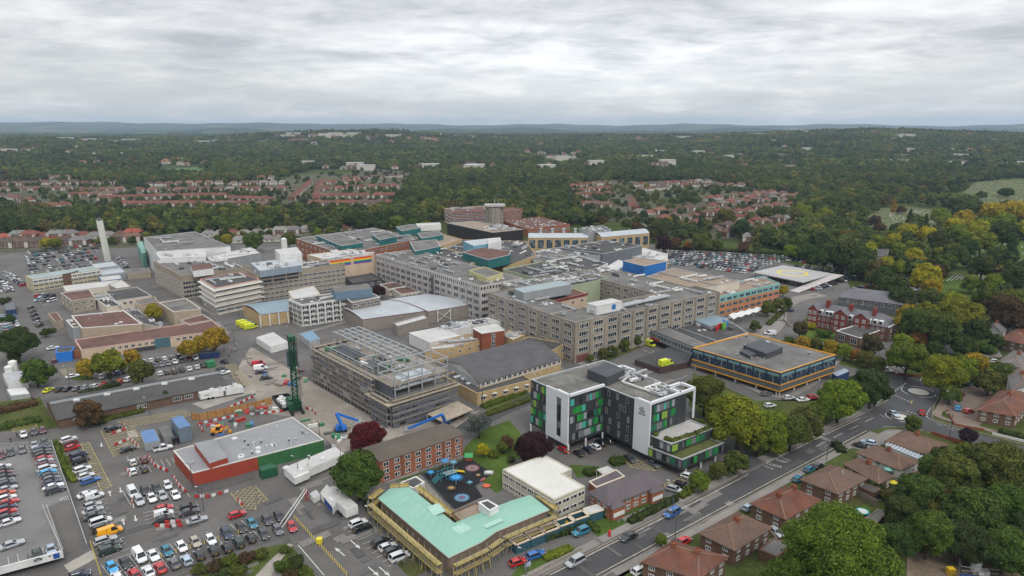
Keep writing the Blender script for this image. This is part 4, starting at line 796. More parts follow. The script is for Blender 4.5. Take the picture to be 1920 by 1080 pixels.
# --- offices and sheds round the chimney
of = ward('office_block','two-storey office with buff spandrels under a green-grey sloping roof', para((61,524),(188,505),(47,517),7.3), 7.3, surf('yellow-buff panel',(.42,.37,.22),.15,.3), STEELG, [(0,14,3,2.2,1.1,3,.2,7.0,{}),(3,2,2,1.5,1.2,2,1,6.5,{})], par=.1)
b=MB(); wallstrip(b,of.pts[0],of.pts[1],of.c,4.75,7.0,WHITEM,.02,0,1,.05); addpart(of.th,b,'white_panel'); b=MB(); p0,p1=of.pts[0].lerp(of.pts[1],.44),of.pts[0].lerp(of.pts[1],.54); b.prism([(p0.x,p0.y-.9),(p1.x,p1.y-.9),(p1.x+1,p1.y+6),(p0.x+1,p0.y+6)],0,8.0,BRNBR,mtop=STEELG); addpart(of.th,b,'stair_tower')
for lab,q,z,wm,rm in (('wide grey shed roof at the foot of the boiler chimney',[(183,503),(190,516),(236,510),(222,498)],4.6,GREYC,STEEL),('grey plant shed with louvred strip against the boiler chimney',[(171,495),(177,503),(222,498),(212,490)],6.0,GREYC,STEEL),('white flat roof shed in front of the grey sheds',[(185,518),(191,527),(229,522),(225,515)],3.6,surf('blue grey render',(.2,.25,.36),.1),FELTW),('beige garage block beyond the grey sheds',[(235,505),(238,514),(282,510),(278,502)],3.6,BEIGE,FELT),('long cream single-storey store in front of the green-grey office',[(118,536),(124,546),(232,533),(222,525)],3.4,CREAM,FELTW),('cream shed with pale roof in front of the beige garages',[(203,533),(218,541),(246,537),(228,524)],4.2,BEIGE,FELTW)):
 s_ = block('storage_shed', lab, quadpx(q,z), z, 0, wm, rm, par=.15)
# --- long low pavilion
lp = thing('pavilion','long low grey pavilion with a pale clerestory strip along its ridge','building',tuple(P(260,760,0))); q = [P(108,788,2.9),P(425,722,2.9),P(398,697,2.9),P(86,750,2.9)]
walls(lp,q,0,2.85,BRNBR); pitched(lp,q,2.9,1.7,surf('charcoal roof felt',(.075,.072,.07),.2,.15,.9),BRNBR); c_ = centroid(q)
b=MB(); r0=(q[0]+q[3])/2; r1=(q[1]+q[2])/2; n_=(q[3]-q[0]).normalized()*1.3; b.hexa([(r0.x,r0.y,4.2),(r1.x,r1.y,4.2),(r1.x+n_.x,r1.y+n_.y,4.2),(r0.x+n_.x,r0.y+n_.y,4.2),(r0.x,r0.y,5.5),(r1.x,r1.y,5.5),(r1.x+n_.x,r1.y+n_.y,5.1),(r0.x+n_.x,r0.y+n_.y,5.1)],STEEL); addpart(lp,b,'clerestory')
facade(lp,q[0],q[1],c_,.7,2.7,14,1,2.6,1.3,4,skip=lambda i,j: i not in (1,6,9,10))
for k in range(5):
 t=.15+.17*k; p=r0.lerp(r1,t); b=MB(); b.box((-.9,-.5,0),(.9,.5,.5),WHITEM,.2,(p.x,p.y-.9,4.6)); addpart(lp,b,'roof_vent')
la = block('pavilion_annexe','dark flat-roofed annexe on the end of the long pavilion', quadpx([(89,758),(98,764),(155,752),(150,738)],3.2),3.2,0,BRNBR,FELTD,par=.1)
# --- low building, red on one side and green on the other
rg = block('energy_building','low flat-roofed building, red clad at one end and green at the other', quadpx([(325,845),(361,887),(607,824),(548,782)],3.9), 3.9, 0, surf('red cladding',(.30,.050,.028),.1,.3,.55), surf('pale grey roof',(.25,.255,.265),.12,.12,.8,.2,0,.08,1.5,((.17,.17,.175),.12,.56,.5)), par=.35, cop=surf('pale coping',(.50,.49,.46),.1)); clutter(rg,16,50,kinds=('vent','vent','light'))
b=MB(); wallstrip(b,rg.pts[1],rg.pts[2],rg.c,.0,3.85,surf('green cladding',(.035,.13,.045),.15,.3,.6),.05,.47,1.0,.1); addpart(rg.th,b,'green_cladding')
b=MB(); b.prism([p[:2] for p in quadpx([(364,831),(393,869),(427,858),(401,823)],5.4)],3.5,5.4,surf('red cladding',(.3,.05,.028)),mtop=surf('pale grey roof',(.25,.255,.265))); addpart(rg.th,b,'plant_room')
b=MB(); fence=[P(361,916),P(373,924),P(430,912),P(478,897)]; 
for i in range(3): b.bar((*fence[i][:2],.15),(*fence[i+1][:2],.15),.06,METALD); b.bar((*fence[i][:2],2.2),(*fence[i+1][:2],2.2),.06,METALD)
for i in range(3):
 a_,c__=fence[i],fence[i+1]; n_=max(3,int((c__-a_).length/.45))
 for k in range(n_+1): p=a_.lerp(c__,k/n_); b.bar((p.x,p.y,0),(p.x,p.y,2.3),.05,METALD)
fo = thing('palisade_fence','dark steel palisade fence along the red end of the energy building','fence',tuple(P(410,915))); addpart(fo,b,'palings')
# --- brick nurses' home
nb = thing('brick_residence','three-storey red brick residence under a long brown low-pitched roof','building',tuple(P(790,870))); q=[P(713,866,6.1),P(867,816,6.1),P(831,795,6.1),None]; q[3]=q[0]+q[2]-q[1]
walls(nb,q,0,6.1,ORBR); pitched(nb,q,6.1,1.0,surf('brown felt roof',(.105,.088,.072),.15,.15,.9),ORBR,over=.3); c_=centroid(q)
facade(nb,q[0],q[1],c_,.15,5.9,8,3,1.5,1.15,2,1,sill=.6); b=MB()
for t in (.245,.75): wallstrip(b,q[0],q[1],c_,0,6,METALD,.15,t-.003,t+.003)
addpart(nb,b,'downpipe'); facade(nb,q[1],q[2],c_,.4,5.9,1,2,1.2,1.2,2)
# --- white flat-roofed clinic, two storeys
w2 = ward('clinic_building','cream two-storey clinic with a bright white flat roof beside the mint green roof', quadpx([(943,880),(1039,937),(1097,912),(1054,888),(1072,880),(1022,853)],5.2), 5.2, surf('cream panel',(.46,.44,.35),.1,.3), surf('white roof',(.58,.57,.53),.06,.15,.7,.2,0,.05,1.2,((.45,.43,.39),.12,.6,.6)), [(0,8,2,2.1,.9,3,.1,5.0,dict(gm=GLASS)),(1,4,2,2.0,.95,2,.1,5.0,{}),(3,1,2,1.2,1,2,.2,5,{})], par=.12)
b=MB()
for k in range(9): wallstrip(b,w2.pts[0],w2.pts[1],w2.c,0,5.0,CREAM,.16,k/8*.985,k/8*.985+.012)
addpart(w2.th,b,'pilaster')
# --- mint green L-shaped roof wrapped in scaffold
mz=4.6; mp_=[(709,934),(731,916),(767,913),(852,980),(960,938),(994,928),(1030,955),(930,996),(904,1015),(841,1045)]
mn = thing('clinic_building','L-shaped building with mint green roof membrane wrapped in yellow scaffolding','building',tuple(P(850,990))); q=quadpx(mp_,mz); b=MB(); b.prism([p[:2] for p in inset([tuple(p[:2]) for p in q],.5)],0,mz-.1,surf('brown render',(.20,.15,.11),.15)); addpart(mn,b,'wall')
b=MB(); inn=inset([tuple(p[:2]) for p in q],2.6); oq=ccw([tuple(p[:2]) for p in q]); n=len(oq)
for i in range(n): j=(i+1)%n; b.face([(*oq[i],mz),(*oq[j],mz),(*inn[j],mz+.55),(*inn[i],mz+.55)],MINT); b.face([(*oq[i],mz-.25),(*oq[j],mz-.25),(*oq[j],mz),(*oq[i],mz)],WHITEM)
b.face([(*p,mz+.55) for p in inn],MINT); addpart(mn,b,'roof')
cb2=block('lift_housing','small white box with a dark top on the mint green roof', quadpx([(897,942),(918,958),(935,949),(914,937)],6.6),6.6,4.4,WHITEM,FELTD,par=.1)
fl=block('clinic_annexe','flat tan-roofed corner annexe inside the elbow of the mint green roof', quadpx([(846,962),(866,980),(918,960),(893,942)],4.2),4.2,0,BRNBR,FELTT,par=.12)
sn=block('nursery_hut','small grey-roofed nursery hut beside the playground', quadpx([(750,905),(775,916),(796,904),(780,893)],2.6),2.6,0,WHITEM,FELTD,par=.1)
# --- red brick doctors' surgery with purple-brown roof
def houseblock(name,label,pts,ze,rise,wm,rm,hip=.0,cat='house',group=None,ridge=None):
 c=centroid(pts); th=thing(name,label,cat,(c.x,c.y,0),0,group); walls(th,pts,0,ze-.03,wm); pitched(th,pts,ze,rise,rm,wm,hip,.4,ridge=ridge); r=Bld(); r.th=th; r.pts=[Vector(p[:2]) for p in pts]; r.c=c; r.ze=ze; return r
PURP=surf('purple-brown slate',(.105,.090,.098),.12,.25,.75,.3,0,.12,3)
dz=3.9
ds=houseblock('surgery_building','red brick surgery with hipped purple-grey roof and white windows beside the road',para((1140,946),(1243,905),(1106,922),dz),dz,2.6,ORBR,PURP,.16,'building')
facade(ds.th,ds.pts[0],ds.pts[1],ds.c,0.2,3.9,7,2,1.3,.95,3,1); facade(ds.th,ds.pts[3],ds.pts[0],ds.c,.2,3.9,3,2,1.1,.9,2,1)
for t in (.13,.83):
 p=ds.pts[0].lerp(ds.pts[1],t); d_=(ds.pts[1]-ds.pts[0]).normalized(); o_,_e=outward(ds.pts[0],ds.pts[1],ds.c); b=MB(); nrm=Vector((d_.y,-d_.x)); rz=math.atan2(d_.y,d_.x)
 if nrm.dot(p-ds.c)<0: nrm=-nrm
 pc=p+nrm*.6; b.box((-1.9,-.7,0),(1.9,.7,3.2),ORBR,rz,(pc.x,pc.y,0)); b.box((-1.7,-.85,.9),(1.7,.85,1.9),WHITEF,rz,(pc.x,pc.y,0)); addpart(ds.th,b,'bay')
 b=MB(); b.face([tuple(Vector((pc.x,pc.y,0))+Vector((d_.x*s+nrm.x*k,d_.y*s+nrm.y*k,z))) for s,k,z in ((-2.2,1.0,3.2),(2.2,1.0,3.2),(0,-1.2,4.7))],PURP); b.face([tuple(Vector((pc.x,pc.y,0))+Vector((d_.x*s+nrm.x*k,d_.y*s+nrm.y*k,z))) for s,k,z in ((-2.2,1.0,3.2),(-2.2,-1.0,3.2),(0,-1.2,4.7))],PURP); b.face([tuple(Vector((pc.x,pc.y,0))+Vector((d_.x*s+nrm.x*k,d_.y*s+nrm.y*k,z))) for s,k,z in ((2.2,1.0,3.2),(2.2,-1.0,3.2),(0,-1.2,4.7))],PURP); addpart(ds.th,b,'bay_roof')
dx=block('surgery_annexe','low flat-roofed annexe with a cream rim behind the red brick surgery',quadpx([(1104,903),(1118,914),(1172,893),(1155,880)],3.0),3.0,0,ORBR,PURP,par=.12,cop=CREAM)
pg=thing('pergola','white slatted pergola roof behind the surgery','pergola',tuple(P(1138,883))); q=quadpx([(1119,881),(1130,889),(1152,881),(1140,874)],2.4); b=MB()
for k in range(9): p0=q[0].lerp(q[1],k/8); p1=q[3].lerp(q[2],k/8); b.bar(p0,p1,.12,WHITEM)
addpart(pg,b,'slats')
for p in q: b=MB(); b.bar((p.x,p.y,0),(p.x,p.y,2.4),.12,WHITEM); addpart(pg,b,'post')
# ------------------------------------------------------------------ the green apartment-like clinic on stilts
CHAR=surf('charcoal cladding',(.040,.042,.046),.14,.3,.55,.4,0,.08,2); FINW=surf('white fin panel',(.60,.61,.63),.05,.2,.5,.4,0,.04)
PAN=[surf('panel green',(.018,.22,.045),.06,.5,.5,.4,0,.04),surf('panel bright green',(.025,.27,.045),.06,.5,.5),surf('panel lime',(.22,.38,.05),.06,.5,.5),surf('panel dark green',(.02,.13,.07),.06,.5,.5),surf('panel pale grey',(.30,.31,.33),.06,.5,.5),surf('panel mid grey',(.16,.165,.18),.06,.5,.5),surf('panel turquoise',(.06,.38,.30),.06,.5,.5)]
def clad(th,a,c,cen,s0,s1,z0,z1,nx,ny,seed,proud=.09):
 rng=random.Random(seed); b=MB(); a,c=outward(a,c,cen); L=(c-a).length; rh=(z1-z0)/ny; d=(c-a).normalized(); rz=math.atan2(d.y,d.x)
 for j in range(ny):
  s=s0; zb=z0+rh*j+rh*.16; zt=z0+rh*(j+1)-rh*.10
  while s<s1-.005:
   w=(s1-s0)/nx*rng.choice([.8,1,1,1.25]); e=min(s+w,s1); k=rng.random()
   if k<.2: pass
   elif k<.42:
    ww=(e-s)*L*.94; p=a+d*((s+e)/2*L); add_window(th,window_mesh(round(ww,1),round(zt-zb,1),1 if ww<1.3 else 2,1,BLACKF,GLASS),p.x,p.y,zb,rz)
   else: wallstrip(b,a,c,cen,zb,zt,rng.choice(PAN[:1]*3+PAN[1:4]+PAN[3:4]+PAN[4:5]*2+PAN[5:6]*3+PAN[6:]) ,proud,s+.004,e-.004,.08)
   s=e
 wallstrip(b,a,c,cen,z0,z1,CHAR,.03,s0,s1,.06); addpart(th,b,'cladding_panels')
GZ=17.0; gp=quadpx([(996,711),(1067.5,744),(1132.5,724),(1219,759),(1288,735),(1132,675)],GZ)
gb=block('green_clinic','charcoal clinic with green, lime and grey panels and tall white fins, raised on stilts',gp,GZ,2.7,CHAR,surf('mossy grey felt',(.155,.15,.138),.3,.2,.9,.1,0,.16,1.6,((.30,.29,.265),.3,.58,.6)),par=.5,cop=METAL)
gc=gb.c; E=gb.pts
clad(gb.th,E[0],E[1],gc,0,.44,3.2,16.6,6,5,1); clad(gb.th,E[1],E[2],(E[1]+E[2])/2+Vector((-3,14)),.03,.98,3.2,16.2,11,5,2); clad(gb.th,E[3],E[4],gc,.02,.72,3.2,16.4,9,5,3)
# outward() assumes a convex plan; the recess wall is handled with its own centre
rc_=(E[2]+E[3])/2; d_=(E[3]-E[2]).normalized(); nn=Vector((d_.y,-d_.x)); nn=nn if nn.y<0 else -nn; fake=rc_-nn*5
b=MB(); wallstrip(b,E[0],E[1],gc,2.4,GZ+.5,FINW,.45,.44,.70,.5); wallstrip(b,E[0],E[1],gc,2.4,GZ+.5,FINW,.45,.83,1.0,.5); wallstrip(b,E[0],E[1],gc,2.4,3.6,FINW,.45,.70,.83,.5); wallstrip(b,E[0],E[1],gc,15.6,GZ+.5,FINW,.45,.70,.83,.5); addpart(gb.th,b,'white_fin')
facade(gb.th,E[0].lerp(E[1],.70),E[0].lerp(E[1],.83),gc,3.7,15.5,1,5,1.9,2.0,1,1,BLACKF,GLASS)
b=MB(); wallstrip(b,E[2],E[3],fake,2.4,GZ+.5,FINW,.45,.70,1.03,.5); addpart(gb.th,b,'white_fin')
rng=random.Random(5)
for j in range(5):
 for s in (.12,.34,.52):
  p=E[2].lerp(E[3],s+rng.uniform(-.05,.05)); a_,c__=outward(E[2],E[3],fake); dd=(c__-a_).normalized(); add_window(gb.th,window_mesh(.75,1.7,1,1,GREYF,GLASS),p.x,p.y,3.6+2.75*j,math.atan2(dd.y,dd.x))
# emblem on the second fin: a stacked mark of small dark strokes
b=MB()
for z,s0,s1,h in ((15.4,.83,.90,.16),(15.0,.80,.90,.16),(14.5,.82,.93,.22),(14.0,.81,.87,.16),(14.0,.88,.93,.16),(13.5,.79,.94,.2)): wallstrip(b,E[2],E[3],fake,z,z+h,BLACKF,.50,s0,s1,.04)
addpart(gb.th,b,'emblem')
b=MB(); rail=lambda p,q,w=.8,h=.7,z=GZ+.35: b.bar((*p[:2],z),(*q[:2],z),w,FINW,h)
rail(E[1],E[2]); rail(E[1],E[0].lerp(E[1],.70)); rail(E[3],E[2].lerp(E[3],.75)); e34=(E[4]-E[3]).normalized(); e23=(E[3]-E[2]).normalized(); far=E[3]+e34*18.5; rail(E[3],far); rail(far,far-e23*5); rail(far-e23*5,far-e23*5-e34*6); rail(far-e23*5-e34*6,far-e34*6); b.bar((*far[:2],2.5),(*far[:2],GZ+.3),.6,FINW); m_=E[5]+(E[4]-E[5])*.25; rail(m_,m_+e34*-5); rail(m_,m_+e23*5); addpart(gb.th,b,'roof_frame')
b=MB(); q=quadpx([(1101,707),(1138,722),(1171,707),(1139,693)],GZ); b.prism([p[:2] for p in q],GZ-.5,GZ+2.4,GREYD); addpart(gb.th,b,'plant_room')
b=MB(); pts=[P(1172,703,GZ),P(1180,706,GZ),P(1166,716,GZ),P(1242,742,GZ)]
for i in range(3): b.bar((*pts[i][:2],GZ+.1),(*pts[i+1][:2],GZ+.1),.45,WHITEM)
addpart(gb.th,b,'pipe'); clutter(gb,13,60,z=GZ-.5,poly=[tuple(P(u,v,GZ)[:2]) for u,v in ((1165,690),(1185,700),(1262,733),(1240,742),(1175,712))],kinds=('unit','duct','vent'))
# undercroft, lower wing with planted terraces
b=MB(); core=[tuple(x) for x in inset([tuple(p) for p in E],3.0)]; b.prism(core,0,2.7,CHAR); addpart(gb.th,b,'undercroft_core')
for p in (E[1],E[1].lerp(E[2],.5),E[2],E[0],E[0].lerp(E[1],.45)): b=MB(); b.tube((p.x,p.y,0),(p.x,p.y,2.7),.28,WHITEM); addpart(gb.th,b,'column')
lq=para((1279,862),(1216,838),(1358,830),5.2); lw=block('green_clinic_wing','lower green-panelled wing with a sedum strip on its roof, floating above the pavement',lq,5.2,2.2,CHAR,surf('sedum roof',(.085,.095,.035),.3,.3,.95,.05,0,.25,2),par=.25,cop=METAL)
lw.pts=[Vector(p[:2]) for p in lq]; clad(lw.th,lw.pts[0],lw.pts[1],lw.c,.02,.98,2.4,5.0,7,1,6); clad(lw.th,lw.pts[3],lw.pts[0],lw.c,.02,.98,2.4,5.0,10,1,7)
for s in (.1,.5,.9): b=MB(); p=lw.pts[0].lerp(lw.pts[3],s).lerp(lw.c,.12); b.tube((p.x,p.y,0),(p.x,p.y,2.2),.28,WHITEM); addpart(lw.th,b,'column')
uq=para((1258.6,833),(1217,815),(1337,803),8.0); uw=block('green_clinic_wing','upper terrace storey of the green-panelled wing with planted edges and pale paving',uq,8.0,5.2,CHAR,surf('terrace paving',(.40,.385,.37),.08,.3,.8),par=.3,cop=METAL); uw.pts=[Vector(p[:2]) for p in uq]
clad(uw.th,uw.pts[0],uw.pts[1],uw.c,.02,.98,5.3,7.7,6,1,8); clad(uw.th,uw.pts[3],uw.pts[0],uw.c,.02,.98,5.3,7.7,9,1,9)
def hedgeblob(name,label,cat,pts,w,h,m=None,z=0,seed=0,col='green',group=None,leafs=26):
 """a clipped or loose hedge: leaf clumps along a line of ground points"""
 rng=np.random.default_rng(seed); V=[];pts=[Vector(p[:2]) for p in pts]; cs=[];ns=[]
 core=MB(); hm=LEAF
 for i in range(len(pts)-1):
  a,b_=pts[i],pts[i+1]; L=(b_-a).length; n=max(12,int(L*leafs)); t=rng.random(n); side=rng.normal(size=n); d=(b_-a).normalized(); nr=Vector((-d.y,d.x)); k=rng.random(n)
  for j in range(n):
   base=a.lerp(b_,t[j]); wob=1+.22*math.sin(t[j]*L*1.3+seed)
   if k[j]<.5: off=rng.uniform(-1,1)*w/2*wob; hz=h*wob*rng.uniform(.88,1.05); nrm=(0,0,1)
   else: sg=1 if rng.random()<.5 else -1; off=sg*w/2*wob; hz=h*rng.uniform(.1,.95); nrm=(nr.x*sg,nr.y*sg,.3)
   cs.append((base.x+nr.x*off,base.y+nr.y*off,z+hz)); ns.append(nrm)
  core.bar((*a,z+h*.42),(*b_,z+h*.42),w*.86,hm,h*.86)
 cs=np.array(cs); ns=np.array(ns,float)+rng.normal(size=(len(cs),3))*.45; ns/=np.linalg.norm(ns,axis=1)[:,None]
 V=rot_quads(cs,ns,rng.uniform(.16,.42,len(cs))*min(1.2,.5+h*.4),rng); o=len(V); cv=np.array(core.v); F=[tuple(x) for x in np.arange(o).reshape(-1,4)]+[tuple(o+i for i in f) for f in core.f]
 me=fast_mesh(name,np.concatenate([V,cv]),np.array(F),np.zeros((0,3),int),[hm]); ob=put(name,me); k_=GREENS[col]; ob.color=(*k_,1); return tag(ob,label,cat,group)
for i,(lab,pp,col) in enumerate((('planted border along the terrace edge above the lime panels',[(1246,824),(1262,828),(1300,816),(1330,804)],'olive'),('planted border at the inner end of the terrace beside the white fin',[(1222,812),(1232,818)],'fresh'),('planted border along the far edge of the terrace behind the paving',[(1296,786),(1318,795),(1333,801)],'olive'))):
 hedgeblob('shrub_border',lab,'planting',G([(u,v,7.7) for u,v in pp]),1.3,.8,z=7.7,seed=70+i,col=col)
b=MB(); p=P(1247,802,7.7); b.box((-.9,-.4,.35),(.9,.4,.75),flat('terrace yellow',(.6,.5,.08)),.4,(p.x,p.y,7.7)); b.box((-.9,.3,.7),(.9,.5,1.2),flat('terrace black',(.02,.02,.02)),.4,(p.x,p.y,7.7)); b.box((-.8,-.3,0),(.8,.3,.36),flat('terrace black',(.02,.02,.02)),.4,(p.x,p.y,7.7)); tag(b.build('garden_bench'),'yellow and black bench on the terrace paving','bench')
# ------------------------------------------------------------------ yellow-trimmed glazed building on columns
YT=surf('amber trim',(.62,.30,.03),.06,.4,.5); NAVY=surf('navy frame',(.018,.030,.075),.1,.4,.5)
yq=quadpx([(1464,699),(1567,665),(1402,624),(1299,652)],8.6); yq[2]=yq[1]+yq[3]-yq[0]
yl=block('glazed_clinic','wide flat-roofed clinic with amber trim and navy-framed ribbon glazing, standing on columns',yq,8.6,1.9,GREYC,FELT,par=.4,cop=YT); 
for i in (0,3):
 a_,c__=yl.pts[i],yl.pts[(i+1)%4]; n_=4 if i==0 else 7
 b=MB(); wallstrip(b,a_,c__,yl.c,3.95,4.35,YT,.3,0,1); wallstrip(b,a_,c__,yl.c,1.75,2.15,YT,.3,0,1); addpart(yl.th,b,'amber_trim')
 b=MB(); wallstrip(b,a_,c__,yl.c,2.15,3.95,surf('grey louvre',(.10,.105,.11),.1,.6),.1,0,1); addpart(yl.th,b,'louvre_band')
 b=MB(); wallstrip(b,a_,c__,yl.c,7.1,8.1,surf('aqua spandrel glass',(.16,.30,.31),.15,.6,.2,.5),.08,0,1,.1)
 for k in range(n_+1): wallstrip(b,a_,c__,yl.c,4.35,8.3,NAVY,.22,max(0,k/n_-.008),min(1,k/n_+.008))
 wallstrip(b,a_,c__,yl.c,8.05,8.45,NAVY,.2); addpart(yl.th,b,'navy_frame'); facade(yl.th,a_,c__,yl.c,4.4,7.1,n_*2,1,(c__-a_).length/n_/2-.5,2.4,4,3,NAVY,GLASSB,sill=.3)
for i in (0,3):
 for s in (.02,.28,.52,.76,.98):
  b=MB(); p=yl.pts[i].lerp(yl.pts[(i+1)%4],s).lerp(yl.c,.03); b.bar((p.x,p.y,0),(p.x,p.y,1.9),.5,CONCW); addpart(yl.th,b,'column')
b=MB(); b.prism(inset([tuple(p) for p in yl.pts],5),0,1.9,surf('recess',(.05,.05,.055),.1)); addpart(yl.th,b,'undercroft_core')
b=MB(); q=quadpx([(1394,651),(1437,667),(1468,655),(1425,640)],9.6); b.prism([p[:2] for p in q],8.2,10.4,GREYD); q=quadpx([(1387,662),(1405,671),(1418,667),(1400,658)],8.6); b.prism([p[:2] for p in q],8.2,9.4,GREYD); addpart(yl.th,b,'plant_enclosure'); clutter(yl,7,61,kinds=('vent','vent','light'))
# ------------------------------------------------------------------ link bridge, ambulance deck, curved coloured screens
skq=quadpx([(1209,614),(1330,662),(1352,652),(1236,604)],6.2); sk=block('link_bridge','long grey link bridge with a band of windows running to the amber-trimmed clinic',skq,6.2,2.6,GREYC,FELT,par=.35,cop=METALD); facade(sk.th,sk.pts[0],sk.pts[1],sk.c,3.3,5.6,22,1,1.25,1.3,2,1,GREYF,GLASS)
b=MB(); wallstrip(b,sk.pts[0],sk.pts[1],sk.c,2.4,3.3,surf('red soffit',(.40,.02,.02),.1),.06,0,.25); addpart(sk.th,b,'red_panel')
for s in (.05,.35,.65,.95): b=MB(); p=sk.pts[0].lerp(sk.pts[1],s).lerp(sk.c,.1); b.bar((p.x,p.y,0),(p.x,p.y,2.6),.5,METALD); addpart(sk.th,b,'column')
ae=block('emergency_department','low grey flat-roofed department between the link bridge and the orange block',quadpx([(1262,610),(1345,640),(1402,624),(1355,593),(1330,585)],4.4),4.4,0,GREYC,FELTD,par=.3,cop=METAL); clutter(ae,6,62)
ae2=block('emergency_canopy','dark blue-grey canopy roof by the concrete wards above the low grey department',quadpx([(1302,600),(1332,612),(1368,601),(1338,589)],6.0),6.0,4.4,GREYC,surf('blue-grey sheet roof',(.2,.27,.32)),par=0)
for col,pp,lab in (((.55,.015,.02),[(1343,617),(1346,612),(1352,609)],'curved red screen wall, first of the coloured entrance screens'),((.12,.42,.02),[(1352,609),(1356,612),(1362,606)],'curved lime green screen wall between the red and the blue ones'),((.01,.16,.55),[(1355,602),(1362,606),(1366,602)],'curved bright blue screen wall behind the lime green one')):
 b=MB(); pts=smooth([P(u,v,5.6) for u,v in pp],5)
 for i in range(len(pts)-1): b.bar((*pts[i],4.9),(*pts[i+1],4.9),.25,flat('screen %.2f'%col[0],col,.4),3.2)
 tag(b.build('screen_wall'),lab,'screen wall')
dk=block('ambulance_deck','dark brick raised deck with an ambulance parked on top',quadpx([(1190,674),(1238,690),(1292,678),(1299,655),(1262,648)],2.4),2.4,0,surf('dark maroon brick',(.075,.045,.045),.2,.4),asphalt_dark,par=.0)
# ------------------------------------------------------------------ red-brick Victorian block and its neighbours
VRED=surf('deep red brick',(.185,.045,.036),.18,.4,.9,.1,0,.15,3); LEADR=surf('purple-grey slate',(.13,.125,.14),.15,.3,.7,.3,0,.12,3)
vq=quadpx([(1510,586),(1652,612),(1672,590),(1556,568)],6.6); v0,v1=P(1512,611,0),P(1657,640,0)
vw=Vector((v1-v0)[:2]); vd=vw.normalized(); vn=Vector((-vd.y,vd.x)); vn=vn if vn.y>0 else -vn; V0=Vector(v0[:2]); V1=Vector(v1[:2]); vq=[V0,V1,V1+vn*15,V0+vn*15]
vb=houseblock('victorian_block','red brick Victorian block with mansard slate roof, gables and white windows',vq,6.4,3.6,VRED,LEADR,.12,'building'); facade(vb.th,V0,V1,vb.c,.3,6.3,16,2,1.1,1.7,2,2)
for s,w in ((.02,4),(.36,5.5),(.62,5.5)):
 p=V0+vw*s+vd*w/2; b=MB(); rz=math.atan2(vd.y,vd.x); b.box((-w/2,-1.4,0),(w/2,3,8.6),VRED,rz,(p.x,p.y,0)); addpart(vb.th,b,'gable_bay')
 pts=[p-vd*(w/2)-vn*1.4,p+vd*(w/2)-vn*1.4,p+vd*(w/2)+vn*5,p-vd*(w/2)+vn*5]; pitched(vb.th,[pts[1],pts[2],pts[3],pts[0]],8.6,2.2,LEADR,VRED,0,.2)
 facade(vb.th,pts[0],pts[1],vb.c,.4,8.6,2,3,1.3,1.5,3,2,name='window')
for s in (.2,.5,.8):
 p=V0+vw*s+vn*6; b=MB(); b.box((-.7,-1.2,8),(.7,1.2,12.2),VRED,math.atan2(vd.y,vd.x),(p.x,p.y,0)); addpart(vb.th,b,'chimney_stack')
for s in (.09,.16,.25,.3,.55,.78,.86,.93):
 p=V0+vw*s+vn*.9; b=MB(); rz=math.atan2(vd.y,vd.x); b.box((-.8,-.2,0),(.8,2,1.7),WHITEF,rz,(p.x,p.y,6.6)); b.box((-.6,-.26,.25),(.6,-.19,1.5),GLASS,rz,(p.x,p.y,6.6)); addpart(vb.th,b,'dormer')
hb0,hb1=P(1603,581,0),P(1700,594,0); hd=Vector((hb1-hb0)[:2]).normalized(); hn=Vector((-hd.y,hd.x)); h0=Vector(hb0[:2]); h1=Vector(hb1[:2])
gy=houseblock('mansion_block','grey slate hipped block with a row of white dormer windows behind the red Victorian block',[h0-hd*8,h1,h1+hn*18,h0-hd*8+hn*18],5.6,3.6,surf('slate hung wall',(.10,.105,.11),.1,.4),LEADR,.2,'building'); facade(gy.th,h0-hd*8,h1,gy.c,2.6,5.4,10,1,1.5,1.8,2,1)
fq=quadpx([(1568,620),(1620,634),(1697,600),(1660,596),(1655,590)],5.4); fl2=ward('lecture_block','brown brick flat-roofed block with dark windows, between the red Victorian block and the trees',quadpx([(1568,620),(1613,634),(1665,613),(1622,604)],4.6),4.6,BRNBR,FELTD,[(0,2,1,3,2.4,3,.8,4,dict(gm=GLASS))],par=.2,cop=WHITEF)
fl3=ward('lecture_block','tall brown brick end with a pale patched roof behind the dark flat-roofed block',quadpx([(1640,608),(1668,615),(1699,600),(1668,594)],6.4),6.4,BRNBR,FELTW,[(1,4,2,1.2,1.6,1,.5,6,dict(gm=GLASS))],par=.2,cop=METALD)
# ------------------------------------------------------------------ building site
SCF=surf('scaffold tube',(.30,.29,.27),.15,1,.5,.5,.4); BOARD=surf('scaffold board',(.33,.28,.215),.2,.6,.9,.1); STEELW=surf('galvanised steelwork',(.36,.38,.39),.12,.6,.5,.5,.3); WRAP=surf('grey sheeting',(.105,.115,.135),.16,.25,.6,.3,0,.12,1.2); YBOARD=surf('yellow scaffold board',(.37,.29,.10),.15,.6,.85)
ca,cbp,cc=P(735,800,0),P(592,716,0),P(838,781,0); Ca,Cb,Cc=[Vector(p[:2]) for p in (ca,cbp,cc)]; e1=(Cb-Ca); Lc=e1.length; e1.normalize(); e2=Vector((e1.y,-e1.x)); e2=e2 if e2.dot(Cc-Ca)>0 else -e2; Wc=24.0
cp=lambda s,t,z: (Ca.x+e1.x*s+e2.x*t, Ca.y+e1.y*s+e2.y*t, z)
cs_=thing('part_built_block','part-built hospital block of concrete decks and steel frames inside scaffolding','building',cp(Lc/2,Wc/2,0))
def cbox(b,s0,s1,t0,t1,z0,z1,m): b.hexa([cp(s0,t0,z0),cp(s1,t0,z0),cp(s1,t1,z0),cp(s0,t1,z0),cp(s0,t0,z1),cp(s1,t0,z1),cp(s1,t1,z1),cp(s0,t1,z1)],m)
